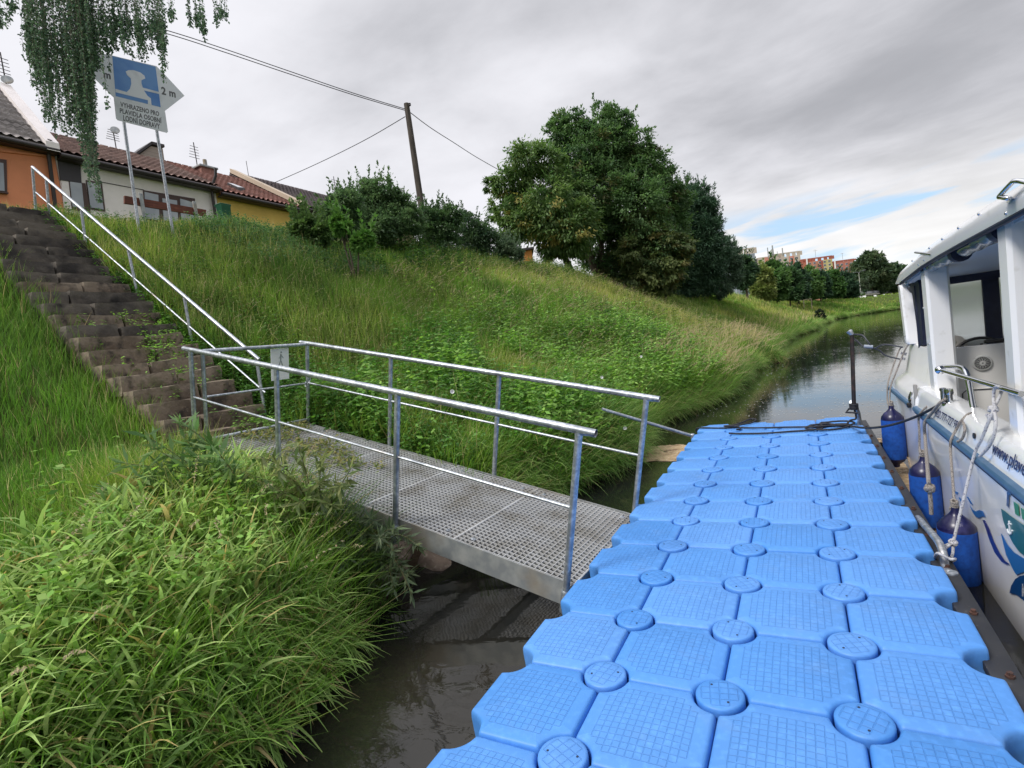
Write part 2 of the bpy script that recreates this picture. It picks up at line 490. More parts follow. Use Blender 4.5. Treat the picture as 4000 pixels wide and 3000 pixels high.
L.new(silt, mr.inputs[0]); L.new(mr.outputs[0], mx.inputs[0]); mx.inputs[6].default_value = (*lin(26, 27, 26), 1); mx.inputs[7].default_value = (*lin(42, 39, 32), 1)
L.new(mx.outputs[2], bs.inputs['Base Color'])
a1 = wn((1.1, 1.6, 1), 3, .3, .4); a2 = wn((5.5, 8.0, 1), 3, -.2, .6); a3 = wn((.25, .5, 1), 2, .1)
b1 = N.new('ShaderNodeBump'); b1.inputs['Strength'].default_value = .08; b1.inputs['Distance'].default_value = .02; L.new(a1, b1.inputs['Height'])
b2 = N.new('ShaderNodeBump'); b2.inputs['Strength'].default_value = .22; b2.inputs['Distance'].default_value = .010; L.new(a2, b2.inputs['Height']); L.new(b1.outputs[0], b2.inputs['Normal'])
mk = N.new('ShaderNodeMapRange'); L.new(a3, mk.inputs[0]); mk.inputs[1].default_value = .3; mk.inputs[2].default_value = .7; mk.inputs[3].default_value = .05; mk.inputs[4].default_value = .26
L.new(mk.outputs[0], b2.inputs['Strength'])
L.new(b2.outputs[0], bs.inputs['Normal'])
tag(link('river', mb.mesh('river'), mw), kind='structure')

# ------------------------------------------------------------------ grass
def blades(P, ang, lean, Ln, Wd, droop, col, seg=3, tipcol=None, twist=None):
    n = len(P); k = seg + 1
    if n == 0: return np.zeros((0, 3)), np.zeros((0, 4), int), np.zeros((0, 3))
    tt = np.linspace(0, 1, k)
    ch, sh = np.cos(ang), np.sin(ang)
    hx = lean[:, None] * Ln[:, None] * tt[None] ** 1.7
    vz = Ln[:, None] * (np.sqrt(np.maximum(0, 1 - .35 * lean[:, None] ** 2)) * tt[None] - droop[:, None] * tt[None] ** 2.4)
    C = np.stack([P[:, 0:1] + hx * ch[:, None], P[:, 1:2] + hx * sh[:, None], P[:, 2:3] + vz], 2)
    tw = (rng.uniform(-1.0, 1.0, n) if twist is None else twist)
    wa = ang + PI / 2 + tw
    prof = np.array([.75, 1.0, .85, .55, .3, .2, .1])[:k] if seg > 2 else np.array([.9, .8, .1])[:k]
    prof = np.interp(tt, [0, .3, .65, 1], [.7, 1, .75, .06])
    w = Wd[:, None] * prof[None] * .5
    dx = (np.cos(wa)[:, None] * w); dy = np.sin(wa)[:, None] * w; dz = w * .3 * rng.uniform(-1, 1, n)[:, None]
    D = np.stack([dx, dy, dz], 2)
    V = np.stack([C - D, C + D], 2).reshape(n, -1, 3)
    base = (np.arange(n) * 2 * k)[:, None]
    fs = []
    for i in range(seg): fs.append(base + np.array([[2 * i, 2 * i + 1, 2 * i + 3, 2 * i + 2]]))
    Q = np.stack(fs, 1).reshape(-1, 4)
    c = np.repeat(col[:, None, :], 2 * k, 1)
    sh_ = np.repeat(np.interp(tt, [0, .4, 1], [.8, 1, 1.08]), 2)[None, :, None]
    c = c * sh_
    if tipcol is not None:
        f = np.repeat(np.clip((tt - .6) / .4, 0, 1), 2)[None, :, None] * tipcol[0]
        c = c * (1 - f) + np.array(tipcol[1])[None, None] * f
    return V.reshape(-1, 3), Q, c.reshape(-1, 3)
def leaves(P, D, Nn, Ln, Wd, col, fold=.0):
    """kite-shaped leaves from P along D, normal about Nn"""
    if len(P) == 0: return np.zeros((0, 3)), np.zeros((0, 4), int), np.zeros((0, 3))
    D = D / (np.linalg.norm(D, axis=1, keepdims=True) + 1e-9)
    T = np.cross(D, Nn); T /= (np.linalg.norm(T, axis=1, keepdims=True) + 1e-9)
    Ln = Ln[:, None]; Wd = Wd[:, None] * .5
    mid = P + D * Ln * .42
    V = np.stack([P, mid + T * Wd, P + D * Ln, mid - T * Wd], 1)
    n = len(P); Q = (np.arange(n) * 4)[:, None] + np.arange(4)[None]
    return V.reshape(-1, 3), Q, np.repeat(col, 4, 0)
def merge(parts):
    Vs, Qs, Cs = [], [], []; b = 0
    for v, q, c in parts:
        Vs.append(v); Qs.append(q + b); Cs.append(c); b += len(v)
    return np.concatenate(Vs), np.concatenate(Qs), np.concatenate(Cs)
def unit(n):
    v = rng.normal(size=(n, 3)); return v / np.linalg.norm(v, axis=1, keepdims=True)
def mixcol(a, b, t): return np.array(a)[None] * (1 - t[:, None]) + np.array(b)[None] * t[:, None]
def vis(P, mx=160):
    u, v, d = pjn(P)
    return (d > .2) & (u > -mx) & (u < 2212 + mx) & (v > -mx) & (v < 1659 + mx)

GO = np.array([-.607, 1.455, -.092]); GDIR = np.array([-0.998, 0.0624]); GDIR /= np.linalg.norm(GDIR); GW = 1.355; GL = 4.66; GSL = .2275
def in_gang(x, y, mg=.05):
    lx = (x - GO[0]) * GDIR[0] + (y - GO[1]) * GDIR[1]
    ly = (x - GO[0]) * GDIR[1] * -1 + (y - GO[1]) * GDIR[0] * -1
    ly = (x - GO[0]) * .0624 + (y - GO[1]) * .998
    return (lx > -mg) & (lx < GL + mg) & (ly > -mg) & (ly < GW + mg), GO[2] + lx * GSL
def stair_left(x):   # where the turf has crept over the left end of the treads
    return np.interp(-x, [4.6, 5.5, 6.5, 7.6, 8.4, 9.4, 10.2, 11.5], [1.9, 1.8, 1.72, 1.72, 1.7, 1.75, 1.4, .6])
def in_stair(x, y, mg=0.):
    return (x < -5.0) & (x > -11.6) & (y > stair_left(x) - mg + (fnoise(x, y, .5) - .5) * .5) & (y < 3.0 + mg + (fnoise(x, y, .4) - .5) * .25)

G_LUSH = lin(118, 158, 68); G_YEL = lin(176, 182, 98); G_DRY = lin(206, 194, 140); G_DARK = lin(82, 114, 58); G_PALE = lin(164, 188, 100); G_BRIGHT = lin(112, 154, 66)
def sample(x0, x1, y0, y1, n, clump=1, cr=.06):
    k = max(1, n // clump)
    cx_ = rng.uniform(x0, x1, k); cy_ = rng.uniform(y0, y1, k)
    x = np.repeat(cx_, clump) + rng.normal(0, cr, k * clump); y = np.repeat(cy_, clump) + rng.normal(0, cr, k * clump)
    return x, y
def col_jit(c, a=.18):
    return np.clip(c * rng.uniform(1 - a, 1 + a, (len(c), 1)) * rng.uniform(.94, 1.06, c.shape), 0, 1)

parts = []
def slope_grass(y0, y1, dens, seg, lmul=1., x_in=12.6, clump=5, cr=.06, x_out=None):
    xw0 = np.interp((y0 + y1) / 2, PL[:, 1], PL[:, 0])
    x0 = xw0 - x_in - 1; x1 = max(np.interp(y0, PL[:, 1], PL[:, 0]), np.interp(y1, PL[:, 1], PL[:, 0])) + .2
    n = int(dens * (x1 - x0) * (y1 - y0))
    x, y = sample(x0, x1, y0, y1, n, clump, cr)
    s = sdist(x, y, PL)
    k = (s > .0) & (s < x_in) & ~in_stair(x, y)
    g, gz = in_gang(x, y); 
    k &= ~(g & (x > -5.0))
    x, y, s = x[k], y[k], s[k]
    P = np.stack([x, y, ground(x, y) - .03], 1)
    k = vis(P); P, x, y, s = P[k], x[k], y[k], s[k]
    dep = pjn(P)[2]; n = len(P)
    big = fnoise(x, y, 3.2); med = fnoise(x + 40, y, 1.1); tuft = vnoise(x * 1.0 + 11, y, .45)
    lawn = np.clip((1.7 - y) / .8, 0, 1) * np.clip((s - 1.9) / .8, 0, 1) * np.clip((5.6 - s) / 1.2, .15, 1)
    lawn = np.maximum(lawn, np.clip((.4 - y) / .8, 0, 1) * np.clip((s - 1.2) / .8, 0, 1))
    wat = np.clip(1 - (s - .2) / 2.2, 0, 1)
    crest = np.clip((s - 6.3) / 2.5, 0, 1)
    Ln = (.20 + .26 * big + .26 * tuft ** 1.5 + .18 * rng.random(n)) * lmul
    Ln = Ln * (1 - .38 * lawn) * (1 + .35 * wat * (1 - lawn))
    Ln = Ln * np.clip(.45 + dep / 16, .6, 1.0) * (1 - .35 * np.clip((s - 7.6) / 1.2, 0, 1) * np.clip((8 - y) / 3, 0, 1))
    dry = np.clip((big - .42) * 3.4, 0, 1) * (1 - wat) * (1 - .6 * lawn) * np.clip((y - 1) / 5, .6, 1)
    dry = dry * np.where(crest > .5, .6, 1)
    c = mixcol(G_LUSH, G_YEL, np.clip(dry * 1.0 + rng.normal(0, .18, n), 0, 1))
    c = c * (1 - lawn[:, None]) + np.array(G_BRIGHT)[None] * lawn[:, None]
    dk = np.clip((.52 - med) * 3.4, 0, 1) * (.65 + .3 * wat); dk = np.maximum(dk, np.clip((.42 - tuft) * 1.6, 0, .5))
    c = c * (1 - dk[:, None]) + np.array(G_DARK)[None] * dk[:, None]
    strw = rng.random(n) < (.05 + .10 * dry + .02 * crest)
    c[strw] = np.array(G_DRY) * rng.uniform(.75, 1.1, (strw.sum(), 1))
    # reeds bleached by the bend of the bank
    rd = np.exp(-((y - 15.5) / 3.2) ** 2) * np.exp(-((s - 1.0) / 1.0) ** 2) * .9 + np.exp(-((y - 26) / 5) ** 2) * np.exp(-((s - .8) / .9) ** 2) * .6 + np.exp(-((y - 70) / 35) ** 2) * np.exp(-((s - 1.2) / 1.) ** 2) * .4
    isr = rng.random(n) < rd * .2
    c[isr] = np.array(lin(204, 190, 140)) * rng.uniform(.75, 1.05, (isr.sum(), 1))
    Ln[isr] *= 1.7
    c = col_jit(c, .36)
    ang = rng.uniform(0, 2 * PI, n)
    # lean over downhill (towards +x)
    tx = np.cos(ang) + .35 + 1.0 * wat; ty = np.sin(ang); ang = np.arctan2(ty, tx)
    lean = np.clip(rng.uniform(.05, .5, n) + wat * .45, 0, 1.1); lean[isr] = rng.uniform(.1, .5, isr.sum())
    droop = rng.uniform(.0, .22, n) * (1 + 1.2 * wat); droop[strw] *= .3; Ln[strw] *= 1.12
    Wd = np.maximum(rng.uniform(.005, .0095, n) * (1 + .25 * wat), dep * .00105 * rng.uniform(.6, 1.4, n)); Wd[strw] *= .6
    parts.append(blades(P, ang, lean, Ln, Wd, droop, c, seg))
slope_grass(-2.6, 1.2, 1500, 3)
slope_grass(1.2, 4.5, 1250, 3)
slope_grass(4.5, 9, 800, 3)
slope_grass(9, 16, 440, 3)
slope_grass(16, 30, 230, 2, 1.05, cr=.1)
slope_grass(30, 60, 110, 2, 1.1, cr=.15)
slope_grass(60, 135, 26, 2, 1.1, cr=.2)
# far bend of the left bank and the right bank
for (x0, x1, y0, y1, n, ln) in ((6, 75, 128, 182, 20000, .5), (20, 45, 20, 100, 5000, .8)):
    x, y = sample(x0, x1, y0, y1, n, 4, .3)
    s = np.maximum(sdist(x, y, PL), -sdist(x, y, PR)); k = (s > .2) & (s < 14); x, y = x[k], y[k]
    P = np.stack([x, y, ground(x, y) - .03], 1); k = vis(P, 60); P = P[k]; n = len(P)
    big = fnoise(P[:, 0], P[:, 1], 9)
    c = col_jit(mixcol(G_LUSH, G_YEL, np.clip((big - .35) * 2.2, 0, 1)))
    parts.append(blades(P, rng.uniform(0, 6.3, n), rng.uniform(.1, .6, n), rng.uniform(.5, 1., n) * ln, rng.uniform(.08, .16, n), rng.uniform(0, .3, n), c, 2))
V, Q, C_ = merge(parts)
print('grass blades quads', len(Q))
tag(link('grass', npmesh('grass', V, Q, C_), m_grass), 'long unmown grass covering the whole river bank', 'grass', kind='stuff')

# broad-leaved reed grass that fills the near left corner
parts = []
def reeds(x0, x1, y0, y1, n, smin, smax, l0, l1, w0, w1, dl=(.35, .9), stem=.25):
    k = n // 7
    cx_ = rng.uniform(x0, x1, k); cy_ = rng.uniform(y0, y1, k); s = sdist(cx_, cy_, PL)
    q = (s > smin + .45 * np.clip((cy_ - .55) / .4, 0, 1) * (cy_ < 2.6)) & (s < smax); cx_, cy_ = cx_[q], cy_[q]
    g, _ = in_gang(cx_, cy_, .30); cx_, cy_ = cx_[~g], cy_[~g]; k = len(cx_)
    hts = rng.uniform(.0, stem, (k, 7))
    x = np.repeat(cx_, 7) + rng.normal(0, .03, k * 7); y = np.repeat(cy_, 7) + rng.normal(0, .03, k * 7)
    P = np.stack([x, y, ground(x, y) + hts.ravel() - .02], 1)
    kk = vis(P, 250); P = P[kk]; n = len(P); x, y = P[:, 0], P[:, 1]
    pale = np.clip(fnoise(x, y, .8) * 1.3 - .15 + rng.normal(0, .2, n), 0, 1)
    c = mixcol(lin(112, 150, 78), lin(196, 218, 138), pale)
    old = rng.random(n) < .08; c[old] = np.array(lin(200, 182, 122)) * rng.uniform(.7, 1.1, (old.sum(), 1))
    c = col_jit(c, .28)
    ang = rng.uniform(0, 2 * PI, n); tx = np.cos(ang) + .3; ty = np.sin(ang) - .15; ang = np.arctan2(ty, tx)
    parts.append(blades(P, ang, rng.uniform(*dl, n), rng.uniform(l0, l1, n), rng.uniform(w0, w1, n), rng.uniform(.12, .62, n), c, 5, twist=rng.normal(0, .35, n)))
    # stems
    m2 = max(1, k // 3); j = rng.choice(k, m2, replace=False)
    P2 = np.stack([cx_[j], cy_[j], ground(cx_[j], cy_[j])], 1)
    parts.append(blades(P2, rng.uniform(0, 6.3, m2), rng.uniform(.1, .35, m2), rng.uniform(.4, .75, m2) * l1 / .6, np.full(m2, .006), np.zeros(m2), col_jit(np.repeat([lin(130, 150, 84)], m2, 0)), 3))
def fringe(y0, y1, n, l0, l1, w0=.008, w1=.014):
    # blades hanging out over the water from the very edge of the bank
    y = rng.uniform(y0, y1, n); x = np.interp(y, PL[:, 1], PL[:, 0]) - rng.uniform(.0, .4, n)
    g_, _ = in_gang(x, y, .34); x, y = x[~g_], y[~g_]; P = np.stack([x, y, np.maximum(ground(x, y), -.35)], 1); P = P[vis(P)]; n = len(P)
    if n == 0: return
    c = col_jit(mixcol(lin(100, 142, 68), lin(168, 196, 112), np.clip(fnoise(P[:, 0], P[:, 1], 1.5) * 1.4 - .2 + rng.normal(0, .2, n), 0, 1)))
    old = rng.random(n) < .12; c[old] = lin(176, 160, 116)
    dep = pjn(P)[2]
    parts.append(blades(P, rng.normal(0., .75, n), rng.uniform(.35, .95, n), rng.uniform(l0, l1, n), np.maximum(rng.uniform(w0, w1, n), dep * .0008), rng.uniform(.35, 1.15, n), c, 5, twist=rng.normal(0, .4, n)))
reeds(-3.9, -1.2, -1.6, 2.0, 13000, .0, 1.6, .22, .44, .016, .031)
reeds(-4.4, -1.6, 1.4, 3.3, 2500, .12, 1.2, .25, .45, .009, .015)
reeds(-3.2, -.5, 3.0, 9.5, 14000, -.02, .7, .3, .55, .009, .015, (.5, 1.05))
fringe(-1.6, .75, 3000, .22, .46, .013, .021)
fringe(3.0, 14, 9000, .4, .7)
fringe(14, 40, 9000, .5, .9)
fringe(40, 132, 9000, .7, 1.3)
V, Q, C_ = merge(parts)
tag(link('reed_grass', npmesh('reed_grass', V, Q, C_), m_grass), 'broad-leaved reed grass overhanging the near water edge', 'reeds', kind='stuff')

# seed heads of the reed grass, pale and nodding
parts = []
def plume(P0, ang, Ln, lean, droop, wid, c):
    n = len(P0)
    parts.append(blades(P0, ang, lean, Ln, np.full(n, .004), droop, col_jit(np.repeat([lin(176, 164, 116)], n, 0)), 6, twist=np.zeros(n)))
    for f in np.linspace(.74, 1.0, 8):
        h = lean * Ln * f ** 1.7; z = Ln * (np.sqrt(np.maximum(0, 1 - .35 * lean ** 2)) * f - droop * f ** 2.4)
        Pc = P0 + np.stack([h * np.cos(ang), h * np.sin(ang), z], 1)
        for r in range(3):
            D = np.stack([np.cos(ang), np.sin(ang), -.5 * np.ones(n)], 1) + rng.normal(0, .45, (n, 3))
            parts.append(leaves(Pc + rng.normal(0, .004, (n, 3)), D, unit(n), np.full(n, wid * 1.5) * (1.25 - f * .5), np.full(n, wid * .5), col_jit(np.repeat([c], n, 0))))
def plumes(x0, x1, y0, y1, n, smin, smax, l0, l1, wid, c=lin(196, 180, 148)):
    x = rng.uniform(x0, x1, n); y = rng.uniform(y0, y1, n); s = sdist(x, y, PL); k = (s > smin) & (s < smax) & ~in_gang(x, y, .1)[0] & ~in_stair(x, y, .1)
    x, y = x[k], y[k]; P = np.stack([x, y, ground(x, y)], 1); P = P[vis(P)]; n = len(P)
    ang = rng.normal(.1, .9, n)
    plume(P, ang, rng.uniform(l0, l1, n), rng.uniform(.35, .85, n), rng.uniform(.1, .4, n), wid, c)
plumes(-3.4, -1.6, -.9, 2.0, 60, .15, 1.4, .6, .95, .015)
plumes(-3, 0, 11, 20, 700, .15, 1.9, .7, 1.1, .026)
plumes(-3, .5, 20, 34, 400, .15, 1.8, .8, 1.2, .04)
plumes(-9, -2, 3.3, 14, 900, 1.2, 8.0, .5, .8, .013)
plumes(-9, -2, 9, 30, 1200, 1.2, 8, .6, .9, .022)
V, Q, C_ = merge(parts)
tag(link('grass_seed_heads', npmesh('grass_seed_heads', V, Q, C_), m_grass), 'pale nodding seed heads standing above the bank grass', 'grass', kind='stuff')

# nettles and other leafy weeds
parts = []
def weeds(x, y, h0, h1, leaf, npl, c0, c1, off=0.):
    """one stem per (x,y) with pairs of leaves"""
    P = np.stack([x, y, ground(x, y) + off], 1); P = P[vis(P)]; n = len(P)
    if n == 0: return
    H = rng.uniform(h0, h1, n); ang = rng.uniform(0, 2 * PI, n); ln = rng.uniform(.0, .35, n)
    cc = mixcol(c0, c1, np.clip(rng.normal(.5, .3, n), 0, 1))
    parts.append(blades(P, ang, ln, H, np.maximum(.006, pjn(P)[2] * .0005), np.zeros(n), cc * .8, 2))
    for i in range(npl):
        f = (i + 1.0) / npl
        hx = ln * H * f ** 1.7
        Pc = P + np.stack([hx * np.cos(ang), hx * np.sin(ang), H * f * .95], 1)
        a0 = rng.uniform(0, 2 * PI, n)
        for q in (0, PI):
            D = np.stack([np.cos(a0 + q), np.sin(a0 + q), rng.uniform(-.6, .35, n)], 1)
            Nn = np.tile([0, 0, 1.0], (n, 1)) + rng.normal(0, .35, (n, 3))
            L_ = leaf * rng.uniform(.7, 1.25, n) * (1.15 - .5 * f)
            parts.append(leaves(Pc, D, Nn, L_, L_ * .5, col_jit(cc, .34)))
def wfield(x0, x1, y0, y1, n, smin, smax, *a, th=None, sc=1.6):
    x = rng.uniform(x0, x1, n); y = rng.uniform(y0, y1, n); s = sdist(x, y, PL)
    k = (s > smin) & (s < smax) & ~in_stair(x, y, .05) & ~in_gang(x, y, .04)[0]
    if th is not None: k &= fnoise(x + 77, y + 31, sc) > th
    weeds(x[k], y[k], *a)
N_D, N_M, N_L = lin(74, 116, 56), lin(108, 154, 68), lin(150, 188, 92)
wfield(-12.5, -8.2, 3.1, 6.2, 1200, 6.6, 11.5, .2, .45, .08, 6, lin(60, 92, 52), lin(96, 130, 72), th=.42)
wfield(-12, -8.4, 5.5, 9.5, 3000, 6.3, 9.3, .3, .62, .085, 8, lin(66, 102, 66), lin(112, 146, 92), th=.36)
wfield(-9.5, -5.2, 3.05, 4.6, 1300, 2.8, 7.6, .25, .55, .07, 6, lin(70, 108, 56), lin(120, 156, 76), th=.44, sc=.9)
wfield(-12.5, -8.2, 6.2, 9, 1500, 6.6, 11.5, .35, .7, .10, 7, lin(60, 92, 56), lin(98, 132, 78), th=.40)
wfield(-13, -8.2, 9, 26, 3400, 6.9, 11.5, .5, .9, .13, 6, lin(48, 78, 44), lin(92, 126, 62), th=.42)
wfield(-6.5, -1.0, 2.9, 7, 5200, .15, 4.2, .3, .75, .10, 7, N_D, N_M, th=.42, sc=1.1)
wfield(-6, -.8, 7, 15, 5000, .15, 4.6, .35, .8, .115, 6, N_D, N_L, th=.44)
wfield(-4.6, -1.3, 2.95, 8.5, 2200, .1, 3.0, .5, 1.0, .125, 8, N_M, N_L, th=.50, sc=1.0)
wfield(-4.5, -.8, 8, 16, 2200, .1, 3.2, .5, 1.1, .14, 8, N_M, N_L, th=.50, sc=1.3)
wfield(-8, -1.0, 9, 30, 1500, 1, 7, .4, .8, .13, 6, N_M, N_L, th=.58, sc=2.2)
wfield(-3.6, -1.9, -1.2, .9, 420, .4, 2.0, .4, .7, .085, 7, N_M, lin(160, 190, 96), th=.5, sc=.7)
wfield(-3.4, -2.0, .6, 2.3, 420, .4, 1.9, .3, .6, .075, 6, N_M, N_L, th=.46, sc=.6)
wfield(-4.6, -2.2, -1, 1.6, 260, 1.0, 2.6, .25, .5, .075, 5, N_M, N_L, th=.55, sc=.7)
wfield(-5.2, -2.0, 2.75, 3.6, 900, .3, 3.4, .3, .6, .08, 7, N_D, N_M)
wfield(-9.5, -2.5, 3.2, 9, 2600, 2.0, 7.6, .35, .75, .05, 9, lin(96, 128, 60), lin(150, 160, 92), th=.40, sc=1.2)
wfield(-9, -1.5, 9, 18, 3800, 1.5, 8, .4, .85, .07, 9, lin(90, 122, 56), lin(154, 160, 94), th=.40, sc=1.6)
wfield(-9, 1, 18, 45, 5200, 1.2, 9, .5, 1.0, .13, 7, lin(84, 116, 54), lin(150, 156, 90), th=.42, sc=3.)
wfield(-5.5, -1.2, 10, 17, 1500, 1.0, 4.2, .6, 1.05, .08, 10, lin(50, 84, 46), lin(80, 116, 62), th=.5, sc=1.3)
x = rng.uniform(-7.8, -5, 520); y = np.where(rng.random(520) < .6, rng.uniform(2.2, 2.95, 520), rng.uniform(1.6, 2.9, 520)); x2 = (np.floor((-5.02 - x) / .257) + rng.uniform(.0, .4, 520)) * .257
k = (fnoise(x2, y, .5) > .5) & (y > stair_left(-5.02 - x2)); weeds(-5.02 - x2[k], y[k], .08, .2, .07, 4, N_M, N_L, .30)
# weeds creeping along the stairs' right edge and between the treads
wfield(-13.5, -11.35, -2, 4.5, 900, 8.8, 13, .25, .5, .09, 6, lin(60, 92, 56), lin(98, 132, 78))
x = rng.uniform(-11, -5, 700); y = 2.95 + rng.normal(0, .12, 700); weeds(x, y, .1, .3, .07, 4, N_D, N_M, .2)
wfield(-30, 60, 30, 140, 9000, 1.0, 11, .5, 1.0, .28, 4, N_M, lin(104, 138, 60), th=.52, sc=6.)
V, Q, C_ = merge(parts)
print('weeds quads', len(Q))
tag(link('nettles_and_weeds', npmesh('nettles_and_weeds', V, Q, C_), m_leaf), 'leafy nettles and weeds in dark green patches on the bank', 'weeds', kind='stuff')
# ------------------------------------------------------------------ floating dock (0.5 m blocks)
def smoothpts(P, n=6):
    P = [np.array(p, float) for p in P]; out = []
    for i in range(len(P) - 1):
        p0 = P[max(i - 1, 0)]; p1 = P[i]; p2 = P[i + 1]; p3 = P[min(i + 2, len(P) - 1)]
        for k in range(n):
            t_ = k / n
            out.append(.5 * ((2 * p1) + (-p0 + p2) * t_ + (2 * p0 - 5 * p1 + 4 * p2 - p3) * t_ ** 2 + (-p0 + 3 * p1 - 3 * p2 + p3) * t_ ** 3))
    return out + [P[-1]]
def dockpt(p):
    piv = np.array([.5, 2.5, 0]); return piv + TD @ (np.array(p, float) - piv)
DM = Matrix(TD.tolist()).to_4x4()
dock = empty('floating_dock', (.5, 2.5, 0), 'bright blue modular plastic pontoon floating beside the white boat', 'dock')
dock.rotation_euler = DM.to_euler()
def plastic_mat(name, base):
    mt = M(name, base, .48, noise=[(1.1, 5, tuple(c * .84 for c in base), .45, .8), (26, 4, tuple(min(1, c * 1.12 + .012) for c in base), .5, .75)], spec=.42)
    nt = mt.node_tree; N = nt.nodes; L = nt.links
    tc = N.new('ShaderNodeTexCoord'); sp = N.new('ShaderNodeSeparateXYZ'); L.new(tc.outputs['Object'], sp.inputs[0])
    oi = N.new('ShaderNodeObjectInfo'); hs = N.new('ShaderNodeHueSaturation'); bs = N['Principled BSDF']
    mr = N.new('ShaderNodeMapRange'); mr.inputs[3].default_value = .95; mr.inputs[4].default_value = 1.04; L.new(oi.outputs['Random'], mr.inputs[0]); L.new(mr.outputs[0], hs.inputs['Value'])
    mr2 = N.new('ShaderNodeMapRange'); mr2.inputs[3].default_value = 1.0; mr2.inputs[4].default_value = .95; L.new(oi.outputs['Random'], mr2.inputs[0]); L.new(mr2.outputs[0], hs.inputs['Saturation'])
    g_ = N.new('ShaderNodeNewGeometry'); nz = N.new('ShaderNodeTexNoise'); nz.inputs['Scale'].default_value = 4.2; nz.inputs['Detail'].default_value = 8; nz.inputs['Roughness'].default_value = .65; L.new(g_.outputs['Position'], nz.inputs[0])
    m3 = N.new('ShaderNodeMapRange'); m3.inputs[1].default_value = .54; m3.inputs[2].default_value = .78; m3.inputs[4].default_value = .26; L.new(nz.outputs[0], m3.inputs[0])
    mx = N.new('ShaderNodeMix'); mx.data_type = 'RGBA'; L.new(m3.outputs[0], mx.inputs[0]); L.new(bs.inputs['Base Color'].links[0].from_socket, mx.inputs[6]); mx.inputs[7].default_value = (*lin(120, 146, 176), 1)
    L.new(mx.outputs[2], hs.inputs['Color']); L.new(hs.outputs[0], bs.inputs['Base Color'])
    return mt
m_blue = plastic_mat('blue_plastic', lin(74, 141, 216))
m_bluegrid = plastic_mat('blue_plastic_grid', lin(74, 141, 216))
def add_grid(mt, pitch, half, cut, gw=.09, dist=.0015, rot=0.):
    nt = mt.node_tree; N = nt.nodes; L = nt.links; bs = N['Principled BSDF']
    tc = N.new('ShaderNodeTexCoord'); sp = N.new('ShaderNodeSeparateXYZ'); L.new(tc.outputs['Object'], sp.inputs[0])
    def mth(op, a, b=None, c=None):
        n = N.new('ShaderNodeMath'); n.operation = op
        for i, q in enumerate((a, b, c)):
            if q is None: continue
            if isinstance(q, (int, float)): n.inputs[i].default_value = q
            else: L.new(q, n.inputs[i])
        return n.outputs[0]
    ln = []
    for i in (0, 1):
        f = mth('PINGPONG', mth('DIVIDE', sp.outputs[i], pitch), .5)
        mr = N.new('ShaderNodeMapRange'); mr.interpolation_type = 'SMOOTHSTEP'; L.new(f, mr.inputs[0])
        mr.inputs[1].default_value = gw * .35; mr.inputs[2].default_value = gw; mr.inputs[3].default_value = 1; mr.inputs[4].default_value = 0
        ln.append(mr.outputs[0])
    g = mth('MAXIMUM', ln[0], ln[1])
    ax = mth('ABSOLUTE', sp.outputs[0]); ay = mth('ABSOLUTE', sp.outputs[1])
    ins = mth('MULTIPLY', mth('LESS_THAN', mth('MAXIMUM', ax, ay), half), mth('LESS_THAN', mth('ADD', ax, ay), cut))
    ins = mth('MULTIPLY', ins, mth('GREATER_THAN', sp.outputs[2], -.02))
    h = mth('MULTIPLY', mth('SUBTRACT', 1.0, g), 1.0)
    h = mth('MULTIPLY', g, ins)
    bp = N.new('ShaderNodeBump'); bp.inputs['Strength'].default_value = 1.0; bp.inputs['Distance'].default_value = dist; bp.invert = True
    L.new(h, bp.inputs['Height'])
    L.new(bp.outputs[0], bs.inputs['Normal'])
    # shadow in the grooves, painted as a darker blue
    old = bs.inputs['Base Color'].links[0].from_socket
    mx = N.new('ShaderNodeMix'); mx.data_type = 'RGBA'; L.new(mth('MULTIPLY', h, .24), mx.inputs[0]); L.new(old, mx.inputs[6]); mx.inputs[7].default_value = (*lin(46, 100, 176), 1)
    L.new(mx.outputs[2], bs.inputs['Base Color'])
add_grid(m_bluegrid, .0305, .186, .305)
m_capgrid = plastic_mat('blue_cap_plastic', lin(72, 138, 213))
add_grid(m_capgrid, .036, .076, .107)

